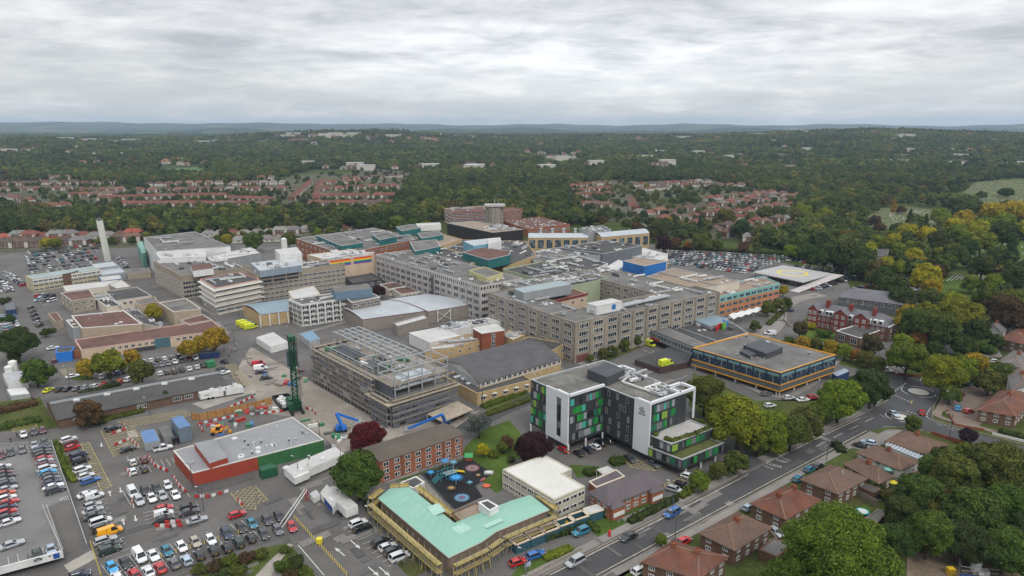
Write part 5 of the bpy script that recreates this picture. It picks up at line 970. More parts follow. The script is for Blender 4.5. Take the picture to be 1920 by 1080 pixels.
for z in (0.05,4.0,8.0,12.0): b=MB(); cbox(b,1.2,Lc-1,1.2,Wc-1.2,z,z+.35,CONC); addpart(cs_,b,'floor_slab')
b=MB(); cbox(b,1.6,Lc*.55,1.5,1.7,.4,12,WRAP); cbox(b,Lc*.55,Lc-1.4,1.5,1.7,.4,12,surf('part glazed wall',(.16,.19,.20),.3,.5,.4)); cbox(b,1.6,1.8,1.7,Wc-1.5,.4,9.0,WRAP); addpart(cs_,b,'infill_wall')
b=MB(); cbox(b,12,Lc-3,3,11,12.36,12.5,FELTD); cbox(b,30,44,4,9,12.5,13.2,GREYD); cbox(b,Lc*.5,Lc*.62,6,9,12.5,13.0,BOARD); cbox(b,18,26,4,8,12.5,13.1,METALD); addpart(cs_,b,'roof_decking')
# long steel portal frames over the roof
b=MB(); tt=[9.0,11.5,14,16.5,19]
for t in tt:
 b.bar(cp(13,t,16.6),cp(Lc+2,t,16.6),.42,STEELW)
 for s in np.linspace(14,Lc+1,9): b.bar(cp(s,t,12.2),cp(s,t,16.6),.28,STEELW) if t in (9.0,14,19) else 0
for s in np.linspace(14,Lc+1,9): b.bar(cp(s,9,16.6),cp(s,19,16.6),.3,STEELW)
addpart(cs_,b,'roof_steelwork')
b=MB()
for t in (2.5,8):
 for s in np.linspace(14,Lc-4,9): b.bar(cp(s,t,12.2),cp(s,t,14.2),.2,STEELW)
 b.bar(cp(14,t,14.2),cp(Lc-4,t,14.2),.25,STEELW); b.bar(cp(14,t,13.2),cp(Lc-4,t,13.2),.15,STEELW)
addpart(cs_,b,'edge_steelwork')
# steel cage over the near end
b=MB()
for z in (11.2,14.2,17.2):
 for s in (0.6,10): b.bar(cp(s,2,z),cp(s,22,z),.34,STEELW)
 for t in (2,7,12,17,22): b.bar(cp(.6,t,z),cp(10,t,z),.3,STEELW)
for s in (.6,10):
 for t in (2,7,12,17,22): b.bar(cp(s,t,8.0),cp(s,t,17.4),.36,STEELW)
for t in (2,12,17): b.bar(cp(.6,t,11.2),cp(.6,t+5,14.2),.18,STEELW); b.bar(cp(.6,t+5,14.2),cp(.6,t,17.2),.18,STEELW)
addpart(cs_,b,'steel_cage')
b=MB(); b.hexa([cp(1.5,4,11),cp(10,4,11),cp(10,20,11),cp(1.5,20,11),cp(4.5,8,13.6),cp(6.5,8,13.6),cp(6.5,16,13.6),cp(4.5,16,13.6)],surf('shiny foil',(.48,.53,.56),.15,.3,.35,.5,.3)); addpart(cs_,b,'foil_roof')
NETS=[surf('brown-grey netting',(.125,.112,.10),.3,.5,.9),surf('pale debris netting',(.25,.24,.225),.2,.5,.9),WRAP]
def scaffold(name,label,path,z1,lift,inside,bay=2.3,tubem=SCF,boardm=BOARD,z0=0,depth=1.1,net=None,netz=None,fill=.95):
 """independent tied scaffold along a path of ground points: standards, ledgers and boarded lifts"""
 c=Vector(path[0]).lerp(Vector(path[-1]),.5); th=thing(name,label,'scaffolding',(c.x,c.y,0)); bt=MB(); bb=MB(); bn=MB(); br_=MB()
 for i in range(len(path)-1):
  a,d=Vector(path[i][:2]),Vector(path[i+1][:2]); L=(d-a).length; u=(d-a).normalized(); n=Vector((-u.y,u.x)); n=n if n.dot(Vector(inside[:2])-a)<0 else -n; k=max(1,round(L/bay))
  for j in range(k+1):
   p=a.lerp(d,j/k)
   for off in (.2,.2+depth): q=p+n*off; bt.bar((q.x,q.y,z0),(q.x,q.y,z1+1.0),.12,tubem)
  z=lift
  while z<=z1+.01:
   p,q=a+n*.25,d+n*.25; p2,q2=p+n*(depth-.1),q+n*(depth-.1); bb.hexa([(*p,z-.07),(*q,z-.07),(*q2,z-.07),(*p2,z-.07),(*p,z),(*q,z),(*q2,z),(*p2,z)],boardm)
   for hz in (.15,.55,1.0): bt.bar((*(a+n*(.2+depth)),z+hz),(*(d+n*(.2+depth)),z+hz),.06 if hz>.2 else .2,tubem if hz>.2 else boardm)
   z+=lift
  for j in range(0,k,2):
   p=a.lerp(d,j/k)+n*(.22+depth); q=a.lerp(d,min(1,(j+1.6)/k))+n*(.22+depth); br_.bar((*p,z0),(*q,z1),.07,tubem)
  if net:
   rg_=random.Random(len(label)); q_=n*(.275+depth)
   for z_ in np.arange(netz[0]+.3,netz[1],1.1): bn.bar((*(a+q_),z_),(*(d+q_),z_),.07,tubem)
   bn.bar((*(a+q_),netz[0]),(*(a+q_),netz[1]),.09,tubem); nz=max(1,round((netz[1]-netz[0])/1.8)); hz=(netz[1]-netz[0])/nz
   for j in range(k):
    for m_ in range(nz):
     if rg_.random()>fill: continue
     w_=n*(.26+depth); p,q=a.lerp(d,j/k)+w_,a.lerp(d,(j+1)/k)+w_; z0_=netz[0]+hz*m_; z1_=z0_+hz*rg_.uniform(.6,1); bn.hexa([(*p,z0_),(*q,z0_),(*(q+n*.03),z0_),(*(p+n*.03),z0_),(*p,z1_),(*q,z1_),(*(q+n*.03),z1_),(*(p+n*.03),z1_)],rg_.choice(NETS) if fill<.9 else net)
 addpart(th,bt,'tubing'); addpart(th,bb,'boards'); addpart(th,br_,'bracing')
 if net: addpart(th,bn,'sheeting')
 return th
cin=cp(Lc/2,Wc/2,0)
scaffold('scaffolding','tall grey scaffolding along the long side of the part-built block',[cp(Lc,0,0),cp(9,0,0)],12.8,1.83,cin,net=surf('brown-grey netting',(.125,.112,.10),.3,.5,.9),netz=(2.2,12.8),fill=.55)
scaffold('scaffolding','scaffolding wrapped in grey sheeting round the near end of the part-built block',[cp(9,-.6,0),cp(-.6,-.6,0),cp(-.6,Wc,0)],8.8,2.2,cin,net=WRAP,netz=(.2,7.4))
scaffold('scaffolding','scaffolding on the far end of the part-built block by the blue site roof',[cp(Lc,0,0),cp(Lc,Wc,0)],12.8,1.83,cin,net=surf('brown-grey netting',(.125,.112,.10)),netz=(2.2,12.8),fill=.55)
b=MB(); cbox(b,-2.8,-.8,-2.8,Wc+1,8.0,8.2,BOARD); cbox(b,-.8,11,-2.8,-.8,8.0,8.2,BOARD); addpart(cs_,b,'loading_platform')
gt=thing('site_gantry','boarded loading gantry on grey legs at the corner of the part-built block','gantry',tuple(P(860,770))); q=quadpx([(801,776),(830,792),(887,768),(858,752)],2.4); b=MB(); b.prism([p[:2] for p in q],2.2,2.45,BOARD,bottom=True); addpart(gt,b,'deck')
for p in q: b=MB(); b.bar((p.x,p.y,0),(p.x,p.y,2.2),.25,METAL); addpart(gt,b,'leg')
# --- green piling rig with its mast
GRN=surf('rig green',(.010,.072,.033),.12,.6,.45,.4); BLK=surf('black steel',(.02,.02,.022),.15,.6,.5)
rp=P(556,774); rig=thing('piling_rig','dark green piling rig with a tall mast and hanging cables','piling rig',tuple(rp),.5)
def lb(th,name,*boxes,m=GRN,**k):
 b=MB()
 for bx_ in boxes: b.box(*bx_[:2],bx_[2] if len(bx_)>2 else m)
 return b.build(name,th)
mast=MB()
for x in (-.75,.75):
 for y in (-.75,.75): mast.bar((x,y,1),(x,y,25.2),.24,GRN)
for i in range(17):
 z=1.2+1.42*i
 for (x0,y0,x1,y1) in ((-.75,-.75,.75,-.75),(.75,-.75,.75,.75),(.75,.75,-.75,.75),(-.75,.75,-.75,-.75)): mast.bar((x0,y0,z),(x1,y1,z+1.42),.16,GRN); mast.bar((x0,y0,z),(x1,y1,z),.16,GRN)
mast.build('mast',rig)
lb(rig,'mast_head',((-1.0,-2.2,24.6),(1.0,1.4,26.2)),((-.3,-3.4,25.2),(.3,-2.2,26.0)))
lb(rig,'drill_head',((-1.3,.9,15.5),(1.6,2.6,20.6),surf('rig blue grey',(.06,.10,.11),.1)),((-.5,.8,14),(.5,1.8,15.5)))
b=MB()
for x in (-3.0,-2.4,-1.8,2.0,2.6): b.bar((x*.25,-3.2,25.4),(x*.7,-3.4,4+abs(x)),.07,BLK)
for x in (1.3,1.7): b.bar((x,.2,1.5),(x,.3,25),.12,BLK)
b.build('cable',rig)
lb(rig,'body',((-2.0,.8,1.0),(2.0,6.6,3.4)),((-1.7,2,3.4),(1.2,5.4,4.0))); lb(rig,'cab',((-2.1,-.6,1.1),(-.9,1.4,3.5),GRN)); 
for x in (-2.0,1.3): lb(rig,'crawler_track',((x,-2.4,0),(x+.8,5.2,1.0),BLK))
pit=thing('site_skip','black open-topped site tray holding white bags by the piling rig','site tray',tuple(P(527,750))); q=quadpx([(510,742),(530,766),(562,757),(540,737)],1.2); b=MB()
for i in range(4): b.bar((*q[i][:2],.6),(*q[(i+1)%4][:2],.6),.2,BLK,1.2)
b.face([(*p[:2],.12) for p in ccw([tuple(x) for x in q])],BLK); addpart(pit,b,'tray')
rng=random.Random(4)
for i in range(9):
 t,s=rng.uniform(.15,.8),rng.uniform(.2,.8); p=q[0].lerp(q[1],t).lerp(q[3].lerp(q[2],t),s); b=MB(); b.box((-.7,-.6,0),(.7,.6,.9+rng.random()*.4),WHITEM,rng.random()*3,(p.x,p.y,.13)); bm_=b.build('bulk_bag'); tag(bm_,'white bulk bag standing in the black site tray beside the piling rig','bulk bag','white bags in the site tray')
# --- blue boom lifts
BLU=surf('lift blue',(.010,.13,.48),.08,.8,.4,.5)
def boom(label,base,pts,rz):
 p=P(*base); th=thing('boom_lift',label,'boom lift',tuple(p),rz); b=MB(); b.box((-1.6,-1.2,.7),(1.6,1.2,1.7),BLU); b.box((-1.2,-1.0,1.7),(.6,1.0,2.3),BLU); b.build('chassis',th,False)
 for x in (-1.1,1.1):
  for y in (-1.15,1.15): b=MB(); b.tube((x,y-.18,.5),(x,y+.18,.5),.5,BLK,n=12); b.build('wheel',th)
 b=MB(); ws=[P(u,v,z) for u,v,z in pts]
 for i in range(len(ws)-1): b.bar(ws[i],ws[i+1],.75-.15*i,BLU)
 M=(Matrix.Translation(p)@Matrix.Rotation(rz,4,'Z')).inverted(); b.v=[tuple(M@Vector(v)) for v in b.v]; b.build('boom_arm',th)
 b=MB(); e=M@ws[-1]; b.box((-.9,-.6,-.2),(.9,.6,0),METAL,0,tuple(e))
 for x in (-.9,.9): 
  for y in (-.6,.6): b.bar((e.x+x,e.y+y,e.z-.1),(e.x+x,e.y+y,e.z+1),.07,METAL)
 for y in (-.6,.6): b.bar((e.x-.9,e.y+y,e.z+1),(e.x+.9,e.y+y,e.z+1),.07,METAL)
 b.build('basket',th)
boom('blue boom lift by the crimson tree, its arm folded up and over',(640,809),[(645,806,2),(631,775,6.5),(672,789,3.4)],.4)
boom('blue boom lift reaching low along the sheeted end of the part-built block',(834,795),[(835,792,2),(829,777,5.8),(765,804,1.6)],.2)
# ------------------------------------------------------------------ vehicles
CARP=tinted('car paint',.22,.5,.03,1.0,0,.6,0.01); TYRE=flat('tyre',(.012,.012,.013),.8); RIMM=flat('wheel rim',(.30,.30,.31),.35,.5,.5); CGL=flat('car glass',(.012,.015,.018),.08,.6); HLM=flat('headlamp',(.62,.64,.66),.15,.6); TLM=flat('tail lamp',(.30,.01,.01),.25,.5); TRIM=flat('black trim',(.018,.018,.02),.5)
CCOL=dict(white=(.66,.67,.68),silver=(.36,.38,.40),grey=(.115,.12,.13),black=(.013,.014,.016),dark=(.035,.038,.043),navy=(.014,.022,.06),blue=(.012,.10,.33),sky=(.02,.30,.58),teal=(.008,.15,.23),pale=(.36,.45,.55),red=(.42,.012,.016),maroon=(.11,.012,.017),green=(.012,.035,.024),yellow=(.80,.36,.008),lime=(.60,.60,.02),beige=(.40,.36,.28),orange=(.55,.075,.02),brown=(.09,.058,.04))
CNAME=dict(white='white',silver='silver',grey='mid grey',black='black',dark='charcoal',navy='navy blue',blue='blue',sky='sky blue',teal='teal',pale='pale blue',red='red',maroon='maroon',green='dark green',yellow='yellow',lime='lime yellow',beige='beige',orange='orange-red',brown='brown')
#        length width height bonnet-z belt-z  windscreen base/top, rear top/base (share of length from the nose), type word
KIND=dict(hatch=(4.05,1.72,1.45,.80,.92,.27,.44,.86,.985,'hatchback'),saloon=(4.6,1.80,1.40,.78,.90,.30,.45,.74,.88,'saloon car'),estate=(4.65,1.80,1.45,.80,.92,.29,.43,.90,.985,'estate car'),suv=(4.45,1.86,1.66,.95,1.05,.26,.40,.90,.985,'tall SUV'),
    mpv=(4.7,1.88,1.78,.98,1.05,.20,.36,.93,.99,'people carrier'),smallvan=(4.3,1.80,1.80,.95,1.05,.22,.36,.97,.995,'small van'),van=(5.1,1.95,2.05,1.05,1.15,.16,.30,.975,.995,'van'),pickup=(5.1,1.85,1.75,.98,1.05,.26,.38,.60,.66,'pickup'))
def loft(b,rings,m,close=True):
 n=len(rings[0]); o=len(b.v); k=b.mi(m)
 for r in rings: b.v+=[tuple(p) for p in r]
 for i in range(len(rings)-1):
  for j in range(n): q=(j+1)%n; b.f.append((o+i*n+j,o+(i+1)*n+j,o+(i+1)*n+q,o+i*n+q)); b.m.append(k)
 b.f.append(tuple(o+j for j in range(n))); b.m.append(k); b.f.append(tuple(o+(len(rings)-1)*n+j for j in reversed(range(n)))); b.m.append(k)
VEH={}
def veh_meshes(kind):
 if kind in VEH: return VEH[kind]
 L,W,H,hz,bz,wb,wt,rt,rb,_=KIND[kind]; X=lambda t: L/2-L*t; w=W/2; panel=kind in('van','smallvan'); b=MB(); rings=[]
 st=[(0,.80,.48,.62),(.03,.92,.40,hz*.84),(.10,.985,.30,hz*.95),(wb,1.0,.26,bz-.02),(.5,1.0,.26,bz),(.78,1.0,.26,bz+.02),(.95,.97,.30,(bz+.02) if rb>.92 else bz*.98),(.985,.93,.36,(bz) if rb>.92 else bz*.93),(1.0,.86,.46,bz*.85)]
 for t,ws,zl,zt in st:
  h=ws*w; rings.append([(X(t),-h*.9,zl),(X(t),-h,zl+.14),(X(t),-h,zl+(zt-zl)*.62),(X(t),-h*.93,zt-.03),(X(t),-h*.55,zt+.015),(X(t),h*.55,zt+.015),(X(t),h*.93,zt-.03),(X(t),h,zl+(zt-zl)*.62),(X(t),h,zl+.14),(X(t),h*.9,zl)])
 loft(b,rings,CARP)
 # roof skin and pillars round the glass
 tw=w*.74; bw=w*.93
 roof=[]
 for t,zz,k in ((wt,H-.07,.97),(wt+.05,H-.015,1.0),((wt+rt)/2,H,1.0),(rt-.04,H-.02,.99),(rt,H-.08,.96)): roof.append([(X(t),-tw*k,zz-.06),(X(t),-tw*k*.92,zz),(X(t),tw*k*.92,zz),(X(t),tw*k,zz-.06),(X(t),0,zz-.05)])
 loft(b,roof,CARP)
 for sgn in (-1,1):
  for t0,t1 in ((wb,wt),(rb,rt)): b.bar((X(t0),sgn*bw,bz-.03),(X(t1),sgn*tw,H-.08),.09,CARP)
  tm=(wt+rt)/2; b.bar((X(tm),sgn*(bw+.005),bz),(X(tm),sgn*tw,H-.07),.08,TRIM); b.box((X(wb)-.25,sgn*(w+.10)-.09,bz-.02),(X(wb)-.05,sgn*(w+.10)+.09,bz+.14),CARP)
  if panel: b.hexa([(X(wt+.16),sgn*(bw+.01),bz-.05),(X(rt),sgn*(bw+.01),bz-.05),(X(rt),sgn*(bw-.08),bz-.05),(X(wt+.16),sgn*(bw-.08),bz-.05),(X(wt+.16),sgn*(tw+.03),H-.06),(X(rt),sgn*(tw+.03),H-.06),(X(rt),sgn*(tw-.06),H-.06),(X(wt+.16),sgn*(tw-.06),H-.06)],CARP)
 if kind=='pickup': b.box((-L/2+.12,-w*.78,bz-.25),(X(.68),w*.78,bz+.035),TRIM)
 b.bar((L/2-.02,0,.42),(L/2+.03,0,.42),W*.7,TRIM,.2); b.box((-L/2-.02,-.28,.62),(-L/2+.06,.28,.74),flat('number plate yellow',(.55,.42,.03),.5)); b.box((L/2-.06,-.28,.40),(L/2+.05,.28,.52),flat('number plate white',(.6,.6,.6),.5))
 body=b.mesh('body')
 b=MB(); bb,tt=bw*.985,tw*.97; b.hexa([(X(rb),-bb,bz-.06),(X(wb),-bb,bz-.06),(X(wb),bb,bz-.06),(X(rb),bb,bz-.06),(X(rt+.003),-tt,H-.07),(X(wt-.003),-tt,H-.07),(X(wt-.003),tt,H-.07),(X(rt+.003),tt,H-.07)],CGL); glass=b.mesh('cabin_glass')
 r=.33 if kind not in('suv','van','pickup') else .37
 b=MB(); b.tube((0,-.11,0),(0,.11,0),r,TYRE,n=14); b.tube((0,-.125,0),(0,.125,0),r*.62,RIMM,n=10); wheel=b.mesh('wheel')
 b=MB(); b.box((-.06,-.20,-.07),(.05,.20,.08),HLM); hl=b.mesh('headlight'); b=MB(); b.box((-.05,-.10,-.16),(.05,.10,.16),TLM); tl=b.mesh('tail_light')
 wx=L*.31; VEH[kind]=(body,glass,wheel,hl,tl,[(wx,-w+.10,r),(wx,w-.10,r),(-wx,-w+.10,r),(-wx,w-.10,r)],[(L*.465,-w*.66,hz*.80),(L*.465,w*.66,hz*.80)],[(-L*.487,-w*.76,bz*.84),(-L*.487,w*.76,bz*.84)]); return VEH[kind]
def low_car(kind):
 if ('low',kind) in VEH: return VEH['low',kind]
 L,W,H,hz,bz,wb,wt,rt,rb,_=KIND[kind]; X=lambda t:L/2-L*t; w=W/2; b=MB(); b.hexa([(-L/2,-w,.3),(L/2,-w*.9,.3),(L/2,w*.9,.3),(-L/2,w,.3),(-L/2+.05,-w*.92,bz),(L/2-.15,-w*.85,hz*.85),(L/2-.15,w*.85,hz*.85),(-L/2+.05,w*.92,bz)],CARP)
 b.hexa([(X(rb),-w*.9,bz-.05),(X(wb),-w*.9,hz-.12),(X(wb),w*.9,hz-.12),(X(rb),w*.9,bz-.05),(X(rt),-w*.72,H-.05),(X(wt),-w*.72,H-.05),(X(wt),w*.72,H-.05),(X(rt),w*.72,H-.05)],CGL)
 b.hexa([(X(rt),-w*.74,H-.06),(X(wt),-w*.74,H-.06),(X(wt),w*.74,H-.06),(X(rt),w*.74,H-.06),(X(rt),-w*.70,H),(X(wt),-w*.70,H),(X(wt),w*.70,H),(X(rt),w*.70,H)],CARP)
 for x in (-L*.31,L*.31):
  for y in (-w+.1,w-.1): b.tube((x,y-.11,.32),(x,y+.11,.32),.33,TYRE,n=8)
 VEH['low',kind]=b.mesh('car'); return VEH['low',kind]
CARS=[]
def car(x,y,rz,col,kind,label,group=None,z=0.0,low=False):
 z+=.08
 rng=random.Random(int(x*77+y*131)); k=CCOL[col]; j=rng.uniform(.88,1.12); c=(k[0]*j,k[1]*j,k[2]*j,1); nm='van' if kind in('van','smallvan') else 'pickup' if kind=='pickup' else 'car'
 if low:
  o=put(nm,low_car(kind),None,(x,y,z),rz); o.color=c; tag(o,label,nm,group); CARS.append(o); return o
 bd,gl,wh,hl,tl,wp,hp_,tp_=veh_meshes(kind); t=thing(nm,label,nm,(x,y,z),rz,group); put('body',bd,t).color=c; put('cabin_glass',gl,t)
 for p in wp: put('wheel',wh,t,p)
 for p in hp_: put('headlight',hl,t,p)
 for p in tp_: put('tail_light',tl,t,p)
 CARS.append(t); return t
ORD='first second third fourth fifth sixth seventh eighth ninth tenth eleventh twelfth thirteenth fourteenth fifteenth sixteenth seventeenth eighteenth nineteenth twentieth'.split()
def ordw(i):
 if i<20: return ORD[i]
 tens={2:'twenty',3:'thirty',4:'forty',5:'fifty',6:'sixty',7:'seventy',8:'eighty',9:'ninety'}; n=i+1
 if n%10==0: return {20:'twentieth',30:'thirtieth',40:'fortieth',50:'fiftieth',60:'sixtieth',70:'seventieth',80:'eightieth',90:'ninetieth',100:'hundredth'}.get(n,'last')
 return (tens[n//10]+'-' if n<100 else 'hundred-')+ORD[n%10-1]
def head(u,v,du,dv,z=.0):
 a=P(u,v,z); b=P(u+du,v+dv,z); return math.atan2((b-a).y,(b-a).x)
def row(phrase,k,hv,cars,z=0.0,group=None,flip=0,low=False):
 """cars of one row in order; hv: heading as a step in the photograph; each car (x, y, colour, kind[, own heading])"""
 for i,cdef in enumerate(cars):
  x,y,col,kind=cdef[:4]; u,v=Q(k,x,y) if k else (x,y); h_=cdef[4] if len(cdef)>4 else hv; p=P(u,v,z+.65); rz=head(u,v,*h_,z)
  ph=phrase if len(cars)==1 else f'{ordw(i)} {phrase}'
  car(p.x,p.y,rz,col,kind,f'{CNAME[col]} {KIND[kind][9]}, {ph}' if len(cars)>1 else f'{CNAME[col]} {KIND[kind][9]} {phrase}',group or 'cars in the car parks',z,low)
h1=(39,-13); h1r=(-39,13); h2=(18,25); h3=(-17,-26)
DZ=2.0
row('down the outer column of the railed parking deck','A',h1,[(15,345,'white','hatch'),(20,365,'dark','hatch'),(25,388,'maroon','hatch'),(30,411,'black','saloon'),(35,439,'grey','hatch'),(40,463,'dark','suv'),(45,492,'silver','saloon'),(40,524,'orange','hatch'),(45,554,'white','hatch'),(50,584,'red','saloon'),(45,619,'navy','hatch'),(45,650,'red','hatch'),(48,682,'dark','saloon'),(60,716,'white','saloon')],DZ)
row('down the inner column of the railed parking deck','A',h1,[(278,222,'navy','saloon'),(280,243,'dark','estate'),(288,262,'black','hatch'),(296,287,'red','hatch'),(302,306,'silver','hatch'),(308,328,'maroon','hatch'),(314,354,'white','suv'),(322,381,'sky','hatch'),(334,402,'dark','hatch'),(345,424,'grey','hatch'),(345,450,'navy','saloon'),(360,476,'white','saloon'),(372,502,'dark','suv')],DZ)
row('from the west at the top edge of the parking deck','A',(4,20),[(-30,265,'grey','hatch'),(5,265,'maroon','hatch'),(70,245,'dark','hatch'),(150,228,'grey','hatch'),(232,196,'silver','saloon'),(298,178,'dark','hatch')],DZ)
row('on the parking deck beside its white wall','A',(4,20),[(80,866,'silver','saloon',(39,-13)),(250,938,'green','hatch'),(345,902,'pale','saloon')],DZ)
row('down the column between railing and yellow-hatched aisle','A',h1,[(462,160,'white','suv'),(478,183,'maroon','hatch'),(490,211,'red','hatch'),(530,266,'navy','suv'),(542,300,'black','suv'),(555,362,'white','suv'),(580,404,'white','hatch'),(610,434,'blue','estate'),(590,527,'white','saloon'),(637,542,'white','smallvan'),(622,602,'silver','hatch'),(625,636,'silver','saloon'),(637,672,'dark','saloon'),(680,713,'white','mpv'),(690,757,'dark','suv'),(742,783,'yellow','van'),(710,836,'silver','estate'),(745,866,'dark','saloon'),(740,905,'green','suv')])
row('beside the hedge at the top of the west car park','A',(3,18),[(160,124,'white','hatch'),(230,106,'dark','hatch'),(288,96,'maroon','hatch')])
row('by the red and white barriers near the site cabins','A',h1,[(762,83,'black','estate'),(860,225,'black','saloon')])
row('in the small block of four beside the curved barrier line','A',(-12,-22),[(895,311,'white','hatch'),(895,371,'white','hatch'),(970,294,'maroon','hatch'),(970,356,'dark','hatch')])
row('along the double row near the red cladding','A',(14,24),[(896,520,'white','van'),(940,572,'silver','suv'),(980,502,'black','hatch'),(1024,551,'white','saloon'),(1058,484,'black','saloon'),(1096,536,'silver','hatch'),(1130,466,'white','hatch'),(1184,531,'white','saloon')])
row('in the island bays above the barrier strip','A',(39,-11),[(1106,622,'red','hatch'),(1105,661,'white','smallvan'),(1105,693,'black','saloon'),(1272,612,'black','hatch'),(1274,647,'dark','saloon'),(1328,701,'silver','saloon')])
row('driving between the island bays and the white trailer','A',(39,-14),[(1600,664,'red','hatch')])
row('parked inside the fenced site compound','A',(39,-9),[(1100,216,'white','pickup'),(1225,162,'black','van')])
row('in the upper row by the yellow posts','A',h2,[(755,1021,'sky','hatch'),(848,993,'black','saloon'),(942,948,'white','van'),(1035,940,'white','saloon'),(1127,910,'teal','hatch'),(1226,882,'white','hatch'),(1318,850,'beige','hatch'),(1422,834,'white','hatch'),(1530,794,'navy','suv'),(1628,755,'black','hatch'),(1702,727,'teal','hatch')])
row('in the lower row by the yellow posts','A',h3,[(790,1085,'white','hatch'),(905,1062,'red','hatch'),(1000,1047,'white','saloon'),(1080,1021,'red','saloon'),(1175,992,'grey','saloon'),(1258,972,'pale','hatch'),(1345,937,'black','hatch'),(1440,907,'black','hatch'),(1530,887,'black','hatch'),(1610,853,'green','suv'),(1692,822,'black','hatch')])
row('at the end of the yellow-posted rows by the red car','B',h2,[(75,702,'dark','hatch'),(155,677,'black','hatch'),(147,768,'grey','hatch'),(52,798,'dark','hatch')])
row('parked apart beside the line of yellow posts','B',(11,24),[(243,747,'red','hatch')])
row('leaving under the white deck wall at the bottom of the lot','A',(30,-8),[(538,1072,'navy','hatch')])
row('in the marked bays beside the mint-roofed clinic','B',(38,-15),[(690,724,'white','suv'),(720,757,'black','estate'),(845,854,'black','suv'),(888,883,'white','hatch'),(930,914,'dark','suv'),(970,950,'white','mpv')])
row('in the forecourt verge beside the scaffolded clinic','C',(38,-14),[(40,985,'red','hatch'),(160,936,'blue','estate')])
row('parked by the blue boarded container row','C',(-35,14),[(465,780,'teal','suv')])
row('driving down the main road past the hedge','C',(-38,17),[(788,814,'black','saloon')])
row('driving down the main road beyond the black saloon','C',(-34,18),[(1080,656,'blue','mpv')])
row('driving up the main road by the forecourt verge','C',(-38,20),[(427,983,'silver','mpv')])
row('under the green-panelled clinic','C',(-22,-14),[(345,225,'red','hatch'),(448,250,'black','hatch'),(512,226,'navy','hatch'),(560,207,'white','hatch'),(600,180,'black','suv'),(650,165,'dark','suv')])
row('below the lower green wing by the box-hatched bay','C',(22,13),[(795,290,'dark','hatch'),(955,322,'grey','saloon')])
row('on the drive beside the red brick surgery','C',(36,10),[(1100,495,'silver','estate'),(1150,466,'black','hatch'),(1192,408,'white','hatch')])
row('in the front drives of the roadside houses','C',(30,-16),[(1162,842,'red','hatch'),(860,1042,'white','hatch'),(1600,617,'pale','hatch')])
row('on the tarmac apron before the hipped bungalows','D',(-34,-9),[(620,198,'black','hatch'),(680,178,'pale','hatch')])
row('in the narrow drives of the brick villa','D',(30,-16),[(280,358,'teal','hatch'),(205,424,'teal','hatch'),(340,335,'black','hatch')])
row('tucked under the red-roofed semi by the tree','D',(30,22),[(52,783,'silver','hatch')])
row('under the columns of the amber-trimmed clinic','H',(38,-5),[(-10,712,'grey','hatch'),(158,742,'white','hatch'),(262,756,'white','saloon'),(333,737,'red','hatch'),(15,800,'white','hatch')])
row('at the side junction beside the grey noticeboard','H',(30,3),[(885,537,'white','smallvan')])
row('entering the twin mini roundabouts','H',(-22,14),[(1215,596,'navy','hatch',(32,-9)),(942,862,'pale','saloon',(30,18)),(1155,852,'red','hatch',(-3,-20))])
row('on the gravel forecourt of the white gabled houses','H',(28,-6),[(1425,820,'sky','hatch',(14,-26)),(1505,842,'red','hatch'),(1440,716,'maroon','hatch'),(1520,636,'teal','hatch')])
row('in the drives beside the white-gabled bungalow','H',(16,16),[(1600,384,'dark','hatch'),(1692,394,'teal','hatch'),(1705,471,'white','hatch',(30,3))])
row('on the curving drive by the red Victorian block','H',(-30,-2),[(162,88,'navy','hatch'),(15,262,'white','van')])
row('along the first row facing the peach building','E',(-10,-16),[(1075,470,'silver','hatch'),(1130,461,'white','hatch'),(1182,456,'dark','hatch'),(1232,448,'white','hatch'),(1290,438,'grey','hatch'),(1340,430,'dark','suv'),(1440,410,'white','hatch')])
row('along the second row facing the peach building','E',(10,16),[(1160,500,'dark','hatch'),(1210,493,'grey','hatch'),(1263,483,'grey','saloon'),(1312,471,'white','saloon'),(1362,459,'dark','hatch'),(1415,450,'maroon','hatch'),(1466,441,'white','saloon')])
row('along the third row facing the peach building','E',(-10,-16),[(755,582,'white','hatch'),(817,566,'green','hatch'),(877,554,'blue','hatch'),(930,541,'dark','hatch'),(1198,559,'white','hatch'),(1250,551,'dark','hatch'),(1305,545,'brown','suv'),(1362,533,'dark','suv'),(1420,523,'white','saloon'),(1476,511,'white','hatch'),(1525,499,'green','hatch')])
row('along the row behind the long grey pavilion','E',(24,-14),[(362,684,'lime','saloon'),(450,677,'black','saloon'),(508,674,'black','saloon'),(580,670,'grey','saloon'),(645,661,'silver','hatch'),(718,653,'white','hatch'),(790,641,'red','hatch'),(848,629,'green','hatch'),(905,621,'orange','hatch'),(968,604,'white','suv')])
row('at the east end of the grey pavilion','E',(38,-8),[(1660,532,'dark','saloon'),(1680,554,'white','saloon'),(1680,472,'navy','hatch',(-24,-8))])
row('beside the round lawn and the blue store','E',(38,-8),[(545,580,'white','saloon'),(396,368,'white','saloon'),(425,466,'maroon','hatch')])
row('near the piling rig tray','F',(36,-5),[(18,488,'red','van'),(34,522,'white','van'),(40,549,'black','saloon'),(76,592,'black','saloon')])
row('down the short column beside the auditorium','E',(24,-10),[(232,66,'dark','hatch'),(245,92,'grey','hatch'),(258,120,'dark','saloon'),(275,150,'navy','hatch'),(288,174,'silver','hatch'),(300,198,'dark','hatch')],low=False)
row('down the column at the edge by the dark tree','E',(26,-4),[(25,132,'pale','saloon'),(40,163,'red','hatch'),(46,185,'white','saloon'),(52,205,'pale','hatch'),(56,225,'teal','saloon'),(62,243,'red','hatch')])
row('along the kerb by the dark tree','E',(7,22),[(110,132,'blue','hatch'),(116,165,'silver','hatch'),(131,197,'white','hatch')])
